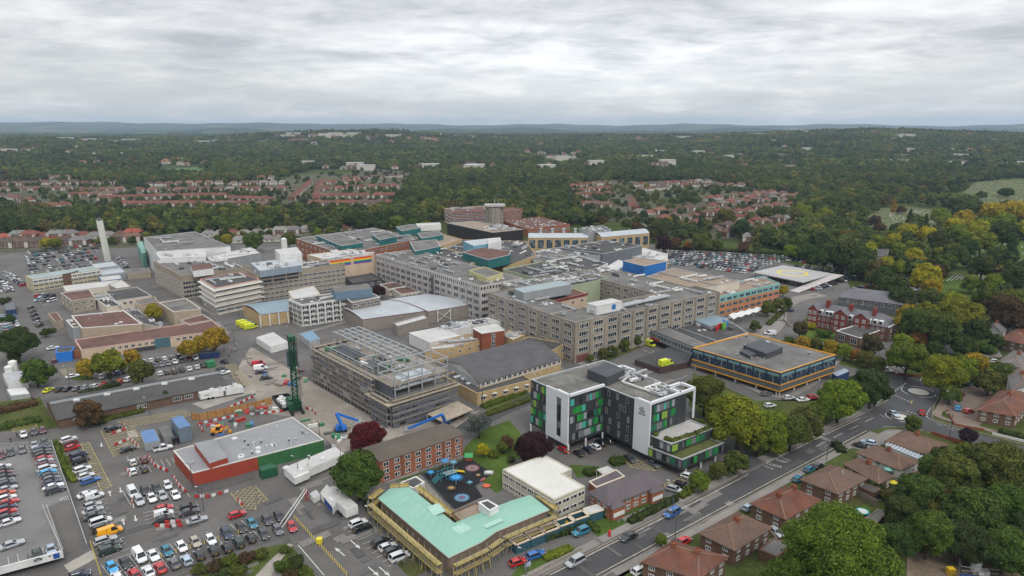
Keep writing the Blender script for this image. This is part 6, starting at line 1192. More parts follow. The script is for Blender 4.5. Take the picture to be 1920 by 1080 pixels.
row('parked along the lane through the cemetery trees','M',(16,16),[(1047,482,'white','hatch'),(1088,500,'dark','hatch'),(1112,524,'white','hatch'),(1160,600,'white','saloon'),(1180,622,'white','saloon'),(1200,655,'dark','hatch')])
NCARH=len(CARS)
# packed car parks farther off
RC=['white']*6+['silver']*5+['grey']*4+['black']*4+['dark']*4+['navy']*2+['blue']*2+['red']*2+['maroon','teal','pale','green','brown','orange']
FARC=[]
def autorow(phrase,a,b,hv,fill=.9,z=0.0,pitch=2.55,seed=0):
 rng=random.Random(seed*7+int(a[0]*3+a[1])); A_,B_=P(*a,z),P(*b,z); n=max(2,int((B_-A_).length/pitch)); rz=head(*a,*hv,z) if hv else math.atan2((B_-A_).y,(B_-A_).x)+math.pi/2
 for i in range(n):
  if rng.random()>fill: continue
  p=A_.lerp(B_,(i+.5)/n); FARC.append((p.x+rng.uniform(-.2,.2),p.y+rng.uniform(-.3,.3),z,rz+(math.pi if rng.random()<.4 else 0)+rng.uniform(-.04,.04),rng.choice(RC),rng.choice(['hatch','hatch','saloon','estate','suv','suv','mpv']),phrase,i))
for k in range(8):
 t=k/7; a=(1244+8*t,473+21*t); b=(1500-98*t,484+29*t); autorow(f'along the {ordw(k)} row of the packed east car park',a,b,None,.93,seed=k)
autorow('along the row behind the helicopter deck',(1470,487),(1606,506),None,.85,seed=20); autorow('along the second row behind the helicopter deck',(1490,499),(1606,515),None,.8,seed=21)
autorow('along the slanting row in front of the helicopter deck ramp',(1520,545),(1566,532),None,.95,seed=22); autorow('along the slanting row beyond the ramp',(1570,530),(1612,519),None,.95,seed=23)
autorow('in the row beside the grey mansion block',(1592,546),(1640,534),None,.95,seed=24); autorow('beneath the helicopter deck edge',(1505,534),(1548,522),None,.9,seed=25); autorow('beneath the near side of the helicopter deck',(1430,520),(1500,534),None,.9,seed=26)
for k in range(7):
 t=k/6; a=(42+14*t,477+36*t); b=(186-4*t,459+40*t); autorow(f'along the {ordw(k)} row of the chimney car park',a,b,None,.86,seed=30+k)
autorow('along the street west of the chimney car park',(12,513),(50,540),None,.85,seed=40); autorow('down the column west of the street',(4,526),(20,548),None,.95,seed=41); autorow('down the far column west of the street',(-18,520),(-4,550),None,.95,seed=42)
autorow('by the chimney shed',(225,484),(236,503),None,.9,seed=43); autorow('along the garages',(236,516),(262,513),None,.7,seed=44); autorow('in front of the green-grey office',(58,556),(110,558),None,.7,seed=45); autorow('along the bend by the mossy-roofed block',(60,563),(100,566),None,.6,seed=46)
FARC.sort(key=lambda q: math.hypot(q[0],q[1])); room=max(0,298-len(CARS))
for q in FARC[:room]: car(q[0],q[1],q[3],q[4],q[5],f'{CNAME[q[4]]} {KIND[q[5]][9]}, {ordw(q[7])} {q[6]}','cars in the car parks',q[2],True)
def far_cars():
 m,t,b=nt('far car paint'); oi=node(t,'ShaderNodeObjectInfo'); r=node(t,'ShaderNodeValToRGB'); r.color_ramp.interpolation='CONSTANT'; st=[(0,CCOL['white']),(.27,CCOL['silver']),(.47,CCOL['grey']),(.6,CCOL['black']),(.75,CCOL['dark']),(.84,CCOL['navy']),(.90,CCOL['red']),(.95,CCOL['teal'])]
 e=r.color_ramp.elements
 while len(e)<len(st): e.new(.5)
 for i,(p,c) in enumerate(st): e[i].position=p; e[i].color=(*c,1)
 t.links.new(oi.outputs['Random'],r.inputs[0]); t.links.new(r.outputs[0],b.inputs['Base Color']); b.inputs['Roughness'].default_value=.25; ms=[]
 for k in ('hatch','saloon','suv'): me=low_car(k).copy(); me.materials[0]=m; ms.append(me)
 F=FARC[room:]; rng=random.Random(8); scatter('distant_parked_cars',[(q[0],q[1],q[2]) for q in F],[(1,1,1)]*len(F),[(0,0,q[3]) for q in F],[rng.randrange(3) for q in F],ms)
far_cars()
# ambulances
AY=surf('ambulance yellow',(.62,.66,.03),.05,.5,.4); AG=flat('ambulance green',(.02,.22,.06),.5)
def ambulance(label,u,v,hv,z=0):
 p=P(u,v,z+1.2); t=thing('ambulance',label,'ambulance',(p.x,p.y,z),head(u,v,*hv,z),'ambulances about the yards'); b=MB(); b.hexa([(-3.1,-1.05,.4),(1.4,-1.05,.4),(1.4,1.05,.4),(-3.1,1.05,.4),(-3.1,-1.0,2.6),(1.3,-1.0,2.6),(1.3,1.0,2.6),(-3.1,1.0,2.6)],AY); b.hexa([(1.4,-1.0,.4),(3.1,-.95,.4),(3.1,.95,.4),(1.4,1.0,.4),(1.4,-.98,1.35),(3.0,-.85,1.05),(3.0,.85,1.05),(1.4,.98,1.35)],AY); b.hexa([(1.35,-.95,2.2),(1.75,-.9,2.15),(1.75,.9,2.15),(1.35,.95,2.2),(1.3,-.9,2.5),(1.6,-.85,2.45),(1.6,.85,2.45),(1.3,.9,2.5)],AY); b.build('body',t)
 b=MB(); b.hexa([(1.36,-.97,1.3),(2.6,-.9,1.12),(2.6,.9,1.12),(1.36,.97,1.3),(1.36,-.9,2.3),(1.75,-.84,2.2),(1.75,.84,2.2),(1.36,.9,2.3)],CGL); b.build('cabin_glass',t)
 for y in (-1.06,1.06):
  b=MB()
  for i in range(8): b.box((-3.0+.75*i,y-.012 if y>0 else y-.0,.75),(-2.63+.75*i,y+.012,1.1),AG) if i<6 else 0
  b.box((-3.0,y-.012,1.45),(1.2,y+.012,1.62),AG); b.build('green_check_band',t)
 for x in (-2.0,2.1):
  for y in (-.95,.95): put('wheel',VEH['van'][2],t,(x,y,.37))
 b=MB(); b.box((.6,-.8,2.58),(1.0,.8,2.75),flat('beacon blue',(.02,.10,.6),.2)); b.build('beacon_bar',t)
ambulance('yellow ambulance parked under the red soffit of the link bridge',*Q('G',1025,330),(30,10)); ambulance('yellow ambulance standing alone on the dark raised deck',*Q('G',1155,478),(30,-8),2.4); ambulance('yellow ambulance half hidden beneath the link bridge',*Q('G',1292,386),(30,10))
for i in range(3): ambulance('%s yellow ambulance in the bay beside the blue curved roof'%('nearest','middle','farthest')[i],*Q('E',1880-28*i,206-14*i),(26,-6))
# ------------------------------------------------------------------ roads, markings, lawns
def ribbon(name, pts, w, z, m, n=6): z=lift(z); b=band(smooth(pts,n),w,z,m); return tag(b.build(name),kind='structure')
road_main=[(700,1262),(1024,1080),(1274,954),(1459,858),(1575,802),(1612,780),(1640,765),(1668,750),(1673,735),(1668,722),(1655,712),(1640,704),(1655,694),(1690,702),(1727,710),(1736,700),(1752,672),(1774,640),(1800,640),(1782,668),(1766,695),(1762,716),(1764,735),(1750,760),(1746,780),(1756,791),(1829,812),(1920,837),(2060,876),(2060,915),(1920,862),(1830,835),(1760,813),(1698,801),(1660,801),(1632,808),(1440,910),(1227,1024),(1124,1080),(860,1230)]
sheet('main_road',road_main,Z2,asphalt_dark)
sheet('road',[(1290,775),(1340,815),(1400,850),(1408,880),(1430,868),(1412,846),(1370,812),(1312,765)],Z2,asphalt_dark)
ribbon('lane',G([(1774,645),(1795,632),(1768,600),(1728,566),(1712,534),(1686,508),(1656,493),(1610,478)]),6.5,Z2,asphalt_dark)
ribbon('road',G([(1655,703),(1610,690),(1570,690)]),6,Z2,asphalt)
ribbon('road',G([(620,845),(700,812),(800,790),(880,795),(950,765),(1010,742)]),7,Z2,asphalt_dark)
ribbon('hospital_drive',G([(1400,640),(1440,622),(1458,600),(1462,580),(1490,562),(1540,552)]),8,Z2,surf('pale tarmac',(.22,.20,.18),.12,.1,.9))
ribbon('pavement',G([(860,1146),(1010,1072),(1262,945),(1400,878)]),2.2,Z3,paving); ribbon('pavement',G([(1425,862),(1500,826),(1608,772),(1634,758),(1658,742)]),2.0,Z3,paving)
ribbon('pavement',G([(1150,1075),(1240,1030),(1450,915),(1560,855),(1640,812)]),2.0,Z3,paving); ribbon('pavement',G([(1776,740),(1764,765),(1762,782),(1840,803),(1930,828)]),2.4,Z3,surf('red-brown footway',(.19,.15,.125),.15,.2))
def kerb(name,pts,h=.18):
 b=MB(); q=smooth(pts,5)
 for i in range(len(q)-1): b.bar((*q[i],h/2+.04),(*q[i+1],h/2+.04),.16,CONC,h)
 return tag(b.build(name),kind='structure')
kerb('kerb',G([(1018,1080),(1268,953),(1402,882)])); kerb('kerb',G([(1432,866),(1612,779),(1640,764),(1666,750)])); kerb('kerb',G([(1130,1082),(1230,1027),(1445,910),(1632,810)])); kerb('kerb',G([(1765,736),(1752,760),(1748,780),(1758,789),(1830,810),(1920,834)]))
LB=MB()
def line(pts,w=.13,m=whitep,z=None,n=6): band(smooth(G(pts),n) if len(pts)>2 else G(pts),w,z or ZM,m,LB)
def dash(a,b,n,fill=.5,w=.13,m=whitep,z=None):
 A_,B_=P(*a),P(*b)
 for i in range(n): band([A_.lerp(B_,i/n),A_.lerp(B_,(i+fill)/n)],w,z or ZM,m,LB)
creamp=surf('worn cream paint',(.50,.46,.36),.3,.6,.75,.2,0,.2,4)
line([(1030,1080),(1160,1014),(1278,955),(1404,890)],.2,creamp); line([(1118,1080),(1222,1024),(1438,908),(1625,808)],.16,creamp); line([(1436,869),(1520,829),(1612,785)],.18,creamp)
dash((1530,838),(1650,778),4,.55,.16); dash((1650,778),(1661,785),3,.6,.3); dash((1672,738),(1700,718),6,.6,.35); dash((1678,742),(1712,757),6,.6,.35); dash((1700,772),(1742,784),6,.6,.35); dash((1755,795),(1800,812),2,.5,.16); dash((1436,866),(1466,853),8,.6,.25); dash((1439,868),(1469,855),8,.6,.25); line([(1464,858),(1482,865)],.22); line([(1432,874),(1450,881)],.22)
line([(1655,801),(1698,802),(1730,808)],.16); line([(1745,765),(1738,782),(1760,793),(1830,816)],.14); line([(1725,715),(1733,698)],.16)
for u,v,ru in ((1722,735,5.2),(1687,782,4.0)):
 c=P(u,v); ring=[(c.x+ru*.62*math.cos(2*math.pi*i/30),c.y+ru*.62*math.sin(2*math.pi*i/30)) for i in range(31)]; b=MB(); b.face([(x,y,Z3+.03) for x,y in ring[:-1]],surf('pale dome',(.50,.49,.44),.1,.5)); tag(b.build('roundabout_dome'),kind='structure')
 for k in range(3): band([(c.x+ru*1.0*math.cos(t),c.y+ru*1.0*math.sin(t)) for t in np.linspace(2.1*k,2.1*k+1.5,12)],.28,ZM+.003,whitep,LB)
def arrow(u,v,du,dv,L=3.2,z=None,m=whitep,zz=0.0):
 p=P(u,v,zz); a=head(u,v,du,dv,zz); c,s=math.cos(a),math.sin(a); z=z or zz+ZM; T=lambda x,y:(p.x+x*c-y*s,p.y+x*s+y*c,z)
 LB.face([T(-L/2,-.14),T(L*.12,-.14),T(L*.12,.14),T(-L/2,.14)],m); LB.face([T(L*.12,-.5),T(L/2,0),T(L*.12,.5)],m)
for x,y,dx,dy in ((685,198,2,18),(742,526,-4,-16),(815,505,4,18),(833,718,-6,-18),(915,696,4,16)): arrow(*Q('A',x,y),dx,dy)
arrow(*Q('A',466,750),4,16,3.0,.9)
for x,y,dx,dy in ((672,872,14,12),(565,920,-13,-11),(795,1055,14,12),(868,1055,14,12)): arrow(*Q('B',x,y),dx,dy,4.2)
line([Q('B',285,875),Q('B',460,1080)],.2)
def bays(k,a,b,n,hv,L=4.8,z=0.0):
 A_,B_=P(*Q(k,*a),z),P(*Q(k,*b),z); u,v=Q(k,*a); h=head(u,v,*hv,z); d=Vector((math.cos(h),math.sin(h)))*L/2
 for i in range(n+1): p=A_.lerp(B_,i/n); band([Vector(p[:2])-d,Vector(p[:2])+d],.11,z+ZM,whitep,LB)
bays('A',(712,1045),(1660,735),11,h2); bays('A',(860,1080),(1735,805),11,h3); bays('A',(868,300),(1010,300),2,(-12,-22),4.6); bays('A',(868,375),(1010,360),2,(-12,-22),4.6); bays('A',(858,560),(1245,500),6,(14,24),9.5); bays('A',(1040,640),(1060,710),3,(39,-11)); bays('A',(1195,620),(1230,710),3,(39,-11)); bays('A',(1060,330),(1175,310),3,(14,24),5)
bays('B',(655,735),(960,990),9,(38,-15),5); bays('A',(470,150),(505,225),3,h1); bays('A',(510,250),(630,450),6,h1); bays('A',(600,500),(790,930),13,h1)
bays('A',(0,330),(75,740),14,h1,4.8,DZ); bays('A',(262,205),(395,520),13,h1,4.8,DZ); bays('A',(-30,270),(190,225),4,(4,20),4.8,DZ); bays('A',(190,955),(400,900),4,(4,20),4.8,DZ); bays('A',(60,990),(190,955),2,(4,20),4.8,DZ)
for a,b,n,hv in (((1050,480),(1480,405),8,(-10,-16)),((1135,512),(1490,435),7,(10,16)),((730,595),(960,540),5,(-10,-16)),((1175,568),(1550,490),8,(-10,-16)),((330,700),(1000,595),12,(24,-14))): bays('E',a,b,n,hv,4.6)
def hatch(pts,sp=1.15,w=.13,m=yellowp,edge=True):
 """yellow criss-cross box"""
 q=[Vector(P(*p)[:2]) for p in pts]; o=q[0]; u=(q[1]-q[0]).normalized(); 
 if edge: band(q+[q[0]],w,ZM,m,LB)
 for ang in (math.pi/4,-math.pi/4):
  d=Vector((u.x*math.cos(ang)-u.y*math.sin(ang),u.x*math.sin(ang)+u.y*math.cos(ang))); n=Vector((-d.y,d.x)); ks=[(p-o).dot(n) for p in q]; k=min(ks)+sp/2
  while k<max(ks):
   xs=[]
   for i in range(len(q)):
    a,b=q[i],q[(i+1)%len(q)]; ka,kb=(a-o).dot(n)-k,(b-o).dot(n)-k
    if ka*kb<0: xs.append((a+(b-a)*(ka/(ka-kb))-o).dot(d))
   xs.sort()
   for i in range(0,len(xs)-1,2): band([o+n*k+d*xs[i],o+n*k+d*xs[i+1]],w,ZM+.003+.002*(ang>0),m,LB)
   k+=sp
qa=lambda *p:[Q('A',*x) for x in p]; qe=lambda *p:[Q('E',*x) for x in p]; qc=lambda *p:[Q('C',*x) for x in p]
hatch(qa((545,190),(600,180),(755,480),(685,510))); hatch(qa((680,105),(890,75),(1005,200),(770,280))); hatch(qe((880,925),(1370,840),(1480,870),(1000,965))); hatch(qa((1555,525),(1728,470),(1728,640),(1640,625))); hatch([Q('B',0,480),Q('B',85,575),Q('B',0,600)],edge=True); hatch(qa((90,60),(240,40),(255,95),(85,110)),edge=True); hatch(qe((1690,500),(1760,490),(1880,650),(1800,660))); hatch(qc((740,280),(830,300),(1050,350),(960,375),(800,350))); hatch(qc((1000,470),(1170,410),(1200,430),(1030,490))); hatch(qe((450,535),(560,520),(590,560),(490,590)),edge=True)
for i in range(5): band([P(*Q('A',855+4*i,112+9*i)),P(*Q('A',915+5*i,104+9*i))],.5,ZM,whitep,LB)
for i in range(5): a=P(*Q('A',452-13*i,540+5*i),DZ); b=P(*Q('A',468-14*i,570+2*i),DZ); band([a,b],.12,DZ+.1,whitep,LB)
tag(LB.build('road_markings'),kind='structure')
def patches():
 rng=random.Random(21); b=MB(); ms=[surf('tarmac patch dark',(.082,.078,.075),.2,.3),surf('tarmac patch mid',(.105,.10,.096),.2,.3),surf('tarmac patch pale',(.175,.165,.155),.2,.3)]
 for poly,n in (([(0,820),(560,800),(620,900),(600,1080),(150,1080)],60),([(420,600),(560,640),(480,760),(300,740)],30),([(0,560),(110,560),(150,700),(40,740)],20),([(1010,1080),(1440,870),(1640,790),(1500,880),(1120,1080)],26),([(560,950),(700,1080),(740,1080),(640,960)],10),([(1150,680),(1290,640),(1300,760),(1220,700)],10),([(690,640),(720,560),(860,600),(780,630)],8),([(1420,560),(1600,530),(1480,640)],10),([(200,500),(330,520),(300,600),(220,560)],8)):
  for _ in range(n):
   u,v=rand_in(poly,rng); p=P(u,v); w,l=rng.uniform(.5,2.6),rng.uniform(1.5,9); a=rng.choice([.62,.62+math.pi/2,.7]); z=.1+.0003*len(b.f); c,s=math.cos(a),math.sin(a); b.face([(p.x+x*c-y*s,p.y+x*s+y*c,z) for x,y in ((-l/2,-w/2),(l/2,-w/2*rng.uniform(.7,1)),(l/2,w/2),(-l/2,w/2*rng.uniform(.7,1)))],rng.choice(ms))
 tag(b.build('tarmac_surface'),kind='structure')
patches()
for pp,w in (([(1085,684),(1210,640),(1290,612)],3),([(150,666),(425,628)],3),([(425,628),(405,604)],3),([(720,905),(870,856)],2),([(560,628),(660,600)],3),([(900,750),(1000,722),(1055,690)],2.5),([(60,552),(190,533)],2.5),([(330,850),(362,892)],1.6),([(608,832),(552,786)],2),([(1300,660),(1460,745),(1575,672)],2.5),([(345,560),(405,592)],2.5),([(1360,600),(1460,545)],2.5)): ribbon('pavement',G(pp),w,Z3,paving)
def words_on_road(txt,u,v,du,dv,size,z=ZM+.004,stretch=2.2):
 c=bpy.data.curves.new('lettering','FONT'); c.body=txt; c.size=size; c.align_x='CENTER'; c.align_y='CENTER'; c.materials.append(whitep); o=bpy.data.objects.new('road_lettering',c); COL.objects.link(o); p=P(u,v); o.location=(p.x,p.y,z); o.rotation_euler=(0,0,head(u,v,du,dv)); o.scale=(1,stretch,1); tag(o,kind='structure')
words_on_road('KEEP',1465.8,865.6,20,5.5,1.35,stretch=1.25); words_on_road('CLEAR',1451.5,873.5,20,5.5,1.35,stretch=1.25)
# lawns, beds, bare ground
for nm,pts,m,z in (('lawn',[(866,852),(872,838),(905,806),(955,788),(1000,842),(962,866),(945,880),(944,918),(930,925),(880,880),(872,868)],grassm,Z2),('lawn',[(724,898),(868,848),(884,862),(752,906)],grassm,Z2),('playground_surface',[(788,891),(880,860),(924,888),(891,912),(905,932),(847,958)],rubberm,Z3),('playground_path',[(752,904),(790,890),(850,958),(835,963)],paving,Z3),
  ('rough_bank',[(682,935),(704,932),(790,1010),(838,1055),(770,1085),(745,1060),(760,1030)],roughm,Z2),('verge',[(955,1085),(976,1058),(1072,1026),(1086,1029),(1010,1080)],grassm,Z2),('lawn',qc((425,690),(560,640),(700,700),(770,770),(600,830)),grassm,Z2),('lawn',qc((760,660),(880,590),(1050,545),(1110,555),(790,720),(700,760)),grassm,Z2),('garden_path',qc((740,690),(1040,560),(1060,575),(760,715)),paving,Z3),
  ('lawn',qc((390,330),(590,340),(600,400),(440,420)),grassm,Z2),('tree_belt_ground',[(1300,700),(1420,752),(1640,752),(1650,745),(1612,768),(1500,822),(1425,858),(1400,846),(1340,800),(1290,760)],roughm,Z2),('verge',[(1370,860),(1402,880),(1300,930),(1280,915)],roughm,Z2),('lawn',qe((510,600),(640,575),(740,600),(580,618)),grassm,Z2),
  ('rough_bank',[(330,1100),(480,1030),(545,1018),(590,1090),(560,1110)],roughm,Z2),('bare_path',[(470,1090),(500,1058),(540,1020),(550,1022),(520,1060),(500,1095)],concrete,Z3),('concrete_apron',qa((430,1010),(620,905),(655,960),(470,1060)),concrete,Z2),('rough_bank',qa((355,160),(420,150),(520,430),(480,440),(390,290)),roughm,Z2),('shrub_bed',qa((20,60),(330,20),(700,20),(330,90)),roughm,Z2),
  ('rough_bank',[(-60,760),(75,745),(105,800),(-60,815)],roughm,Z2),('building_site_ground',[(470,650),(590,720),(735,802),(850,780),(900,770),(830,820),(700,830),(640,850),(600,815),(545,782),(500,775),(440,700)],surf('dusty site ground',(.25,.225,.195),.2,.1,.95,.1,0,.15,1.2,((.36,.33,.29),.1,.55,.6)),Z2),
  ('concrete_apron',qe((1440,790),(1870,660),(1920,700),(1530,830)),concrete,Z2),('lawn',[(1502,605),(1520,590),(1570,625),(1560,645),(1500,640)],grassm,Z2),('verge',[(1480,648),(1560,660),(1650,690),(1640,700),(1560,680),(1470,655)],roughm,Z2),('forecourt',[(1770,738),(1850,715),(1870,760),(1835,800),(1790,795),(1770,770)],surf('brown gravel',(.17,.13,.105),.15,.15),Z2),('forecourt',[Q('D',x,y) for x,y in ((560,215),(800,95),(940,90),(800,180),(680,240))],paving,Z2),
  ('driveway',[Q('H',x,y) for x,y in ((1520,400),(1720,370),(1760,440),(1560,440))],paving,Z2),('planting_bed',[(905,762),(985,735),(990,742),(915,772)],roughm,Z3),('ward_verge',[(1090,678),(1200,640),(1215,646),(1110,690)],roughm,Z2),
  ('grave_field',[(1590,430),(1650,392),(1700,388),(1800,400),(1760,440),(1660,430)],surf('grave field grass',(.10,.115,.05),.25,.05,.95,.05,0,.3,.6,((.2,.2,.16),.3,.6,.5)),.5),('grave_field',[(1790,372),(1830,345),(1930,340),(1990,390),(1850,395)],surf('grave field grass',(.1,.115,.05)),.5),('park_lawn',[(1780,480),(1830,455),(1990,450),(1990,520),(1800,500)],grassm,.05),('park_lawn',[(1720,560),(1780,510),(1850,520),(1800,600),(1740,600)],grassm,.05),('playing_field',[(290,332),(300,322),(370,318),(410,326),(380,334),(330,333)],surf('playing field',(.055,.115,.022),.15,.02),.6),
  ('street',[(500,392),(560,374),(580,350),(592,332),(598,333),(592,352),(580,376),(590,392),(570,392),(552,384),(530,392)],surf('distant street',(.13,.128,.125),.1),.4),('street_green',[(534,391),(552,384),(568,391)],grassm,.5),('street',[(1150,405),(1160,385),(1152,352),(1157,351),(1170,382),(1162,406),(1140,415)],surf('distant street',(.13,.128,.125)),.4),('street_green',[(1166,381),(1160,360),(1180,362),(1186,380)],surf('playing field',(.055,.115,.022)),.4)):
 sheet(nm,pts,z,m)
# garden of white kerb lines in the park
b=MB()
for i in range(7): band([P(1775+i*8.5,527-i*1.0,.1),P(1788+i*8.5,517-i*.3,.1)],.5,.12,whitep,b)
tag(b.build('memorial_kerbs'),'rows of pale memorial kerbs on the small walled lawn','memorial')
# raised parking deck with its ramp
dpts=[Q('A',x,y) for x,y in ((350,190),(470,538),(318,622),(425,935),(-330,1140),(-400,235))]; dq=[Vector(P(u,v,DZ)[:2]) for u,v in dpts]
dkk=thing('parking_deck','raised tarmac parking deck with a railed ramp and a white edge beam','car park deck',(*centroid(dq),0)); b=MB(); b.prism([tuple(p) for p in dq],DZ-.5,DZ+.04,surf('deck tarmac',(.175,.168,.165),.16,.07,.9,.2,0,.1,1.5,((.10,.10,.10),.12,.56,.5)),bottom=True); addpart(dkk,b,'deck')
b=MB(); b.bar((*dq[3],DZ+.2),(*dq[4],DZ+.2),.3,WHITEM,1.6); b.bar((*dq[2],DZ-.3),(*dq[3],DZ-.3),.3,CONC,1.0); addpart(dkk,b,'edge_beam')
b=MB(); a_,c__=outward(dq[3],dq[4],centroid(dq)); d_=(c__-a_).normalized(); n_=Vector((d_.y,-d_.x)); p=dq[3].lerp(dq[4],.09)+n_*.2; q_=dq[3].lerp(dq[4],.03)+n_*.2; b.bar((*p,DZ+.2),(*q_,DZ+.2),.08,flat('blue sign board',(.02,.07,.32),.5),1.1); addpart(dkk,b,'sign_board')
ax,bx2=P(*Q('A',318,622),DZ),P(*Q('A',470,538),DZ); cx2,dx2=P(*Q('A',590,885),.1),P(*Q('A',432,932),.1); b=MB(); b.hexa([(*ax[:2],-.3),(*bx2[:2],-.3),(*cx2[:2],-.3),(*dx2[:2],-.3),(*ax[:2],DZ+.03),(*bx2[:2],DZ+.03),(*cx2[:2],.08),(*dx2[:2],.08)],asphalt); addpart(dkk,b,'ramp')
def railing(th,name,pts,h=1.1,m=METAL,sp=2.0):
 b=MB()
 for i in range(len(pts)-1):
  a,c=Vector(pts[i]),Vector(pts[i+1]); L=(c-a).length; n=max(1,round(L/sp))
  for z in (h,h*.55,.12): b.bar(a+Vector((0,0,z)),c+Vector((0,0,z)),.09,m)
  for j in range(n+1): p=a.lerp(c,j/n); b.bar(p,p+Vector((0,0,h)),.10,m)
 return addpart(th,b,name)
V3=lambda p,z: Vector((p[0],p[1],z))
railing(dkk,'railing',[V3(dq[0],DZ),V3(dq[1],DZ),V3(cx2,.1)]); railing(dkk,'railing',[V3(ax,DZ),V3(dx2,.1)]); railing(dkk,'railing',[V3(ax,DZ)+Vector((-.8,-.2,0)),V3(dq[3],DZ)]); railing(dkk,'railing',[V3(dq[0],DZ),V3(dq[5],DZ)])
# ------------------------------------------------------------------ houses
TREDD=surf('red clay tile',(.15,.062,.040),.3,.25,.85,.2,0,.24,3.0,((.105,.07,.058),.22,.48,.85)); RIDGE=surf('ridge tile',(.20,.12,.085),.2,.5); TBRN=surf('brown clay tile',(.135,.088,.066),.2,.25,.85,.2,0,.2,3.0); RENDER=surf('white render',(.55,.54,.51),.08,.3); TGREY=surf('grey tile',(.145,.135,.128),.18,.25,.85,.2,0,.18,3)
def villa(label,q,ze,rise,hip,wm,rm,nx=4,ny=2,chim=1,cat='house',name='house',ffaces=(0,1),band=None):
 pts=[Vector(P(u,v,ze)[:2]) for u,v in q]; a,b_,c,d=pts; c=b_+d-a; pts=[a,b_,c,d]
 if (b_-a).length<(d-a).length: pts=[b_,c,d,a]
 r=houseblock(name,label,pts,ze,rise,wm,rm,hip,cat,ridge=RIDGE)
 for i in range(4):
  p,s=r.pts[i],r.pts[(i+1)%4]; L=(s-p).length; o,e=outward(p,s,r.c); dd=(e-o).normalized(); nrm=Vector((dd.y,-dd.x))
  if nrm.dot(-r.c)>0: facade(r.th,p,s,r.c,.25,ze-.1,max(2,int(L/3.0)),ny,1.15,.95,3,1,sill=.7)
 for k in range(chim):
  t=.5 if chim==1 else .28+.44*k; p=(r.pts[0]+r.pts[3])/2; q2=(r.pts[1]+r.pts[2])/2; p=p.lerp(q2,t); b=MB(); b.box((-.45,-.6,ze+rise-1.0),(.45,.6,ze+rise+1.0),REDBR,math.atan2((q2-p).y,(q2-p).x),(p.x,p.y,0)); 
  ch_=addpart(r.th,b,'chimney')
  for s in (-.25,.25): b=MB(); o=r.th.location; b.tube((p.x-o.x+s,p.y-o.y,ze+rise+.98),(p.x-o.x+s,p.y-o.y,ze+rise+1.4),.14,TREDD); pt=b.build('chimney_pot',ch_)
 b=MB(); 
 for i in range(4):
  p,s=r.pts[i],r.pts[(i+1)%4]; wallstrip(b,p,s,r.c,ze-.22,ze-.02,WHITEF,.06)
 addpart(r.th,b,'gutter')
 if band: b=MB(); wallstrip(b,r.pts[band[0]],r.pts[(band[0]+1)%4],r.c,.1,ze-.25,RENDER,.05,band[1],band[2],.1); addpart(r.th,b,'rendered_bay')
 return r
qD=lambda *p:[Q('D',*x) for x in p]; qC=lambda *p:[Q('C',*x) for x in p]; qH=lambda *p:[Q('H',*x) for x in p]
villa('red-tiled semi with hipped roof at the bottom edge beside the road',qC((885,985),(1255,1095),(1405,965),(1085,850)),4.1,2.2,.28,BRNBR,TREDD,chim=2)
villa('brown-hipped brick semi beyond the red-tiled one, tall side wall to the road',qC((1275,790),(1500,900),(1735,790),(1520,652)),4.1,2.2,.3,BRNBR,TBRN,chim=1)
villa('patchy red-roofed semi with white bay windows facing the gardens',qD((-110,590),(115,690),(325,575),(120,475)),4.0,2.3,.3,BRNBR,TREDD,chim=2)
villa('wide brown-hipped villa with white fascia and a steel flue on its roof',qD((228,428),(470,522),(650,418),(420,335)),3.9,2.2,.3,BRNBR,TBRN,chim=0)
villa('brown-hipped bungalow joined behind the villa with the steel flue',qD((520,325),(745,450),(815,405),(610,288)),3.0,1.9,.25,BRNBR,TBRN)
villa('white-walled bungalow with brown hipped roof and a single chimney',qD((607,248),(888,362),(962,312),(735,200)),2.6,1.9,.3,RENDER,TBRN)
villa('brown-hipped bungalow by the roundabout with a glazed lean-to',qD((800,168),(1092,265),(1162,165),(920,100)),2.6,2.3,.3,RENDER,TBRN)
villa('small pink-tiled house with white trim showing above the big trees',qD((1395,262),(1600,325),(1640,262),(1470,198)),4.0,1.8,.3,RENDER,TREDD)
villa('long house with red-brown roof, white rendered porch end and dark brick',qH((1578,832),(1855,880),(2050,790),(1745,690)),4.1,2.6,.25,BRNBR,TREDD,band=(0,.75,1.0))
villa('white timbered house with many small panes at the frame edge',qH((1800,585),(1830,690),(2000,640),(1960,540)),5.2,2.2,.1,RENDER,TGREY)
villa('grey-roofed villa behind the white timbered house',qH((1735,470),(1900,520),(2040,450),(1850,390)),4.4,1.8,.3,RENDER,TGREY)
villa('red-hipped house with a white window beyond the lane trees',qH((1745,300),(1935,345),(2060,290),(1860,230)),4.6,2.2,.3,BRNBR,TREDD)
villa('steep white-gabled bungalow among the trees up the lane',qH((1625,235),(1758,262),(1800,215),(1660,195)),3.2,2.8,0,RENDER,TGREY)
villa('long grey-tiled bungalow with dormers behind the white gable',qH((1640,180),(1900,215),(1960,180),(1690,145)),3.2,2.2,.15,RENDER,TGREY,chim=2)
b=MB(); p=P(*Q('D',508,385),6.0); b.tube((p.x,p.y,4.6),(p.x,p.y+.5,6.4),.22,METAL); tag(b.build('steel_flue'),'short steel flue standing on the villa roof','flue')
lt=thing('lean_to','long glass lean-to roof between the two hipped bungalows','lean-to',tuple(P(*Q('D',940,260)))); q=[P(*Q('D',x,y),2.5) for x,y in ((790,195),(1040,300),(1065,275),(820,175))]; b=MB(); b.prism([p[:2] for p in q],2.3,2.4,surf('pale glazing roof',(.22,.27,.31),.15,.4,.3,.5)); addpart(lt,b,'roof'); b=MB()
for k in range(12): b.bar(q[0].lerp(q[1],k/11),q[3].lerp(q[2],k/11),.12,WHITEF)
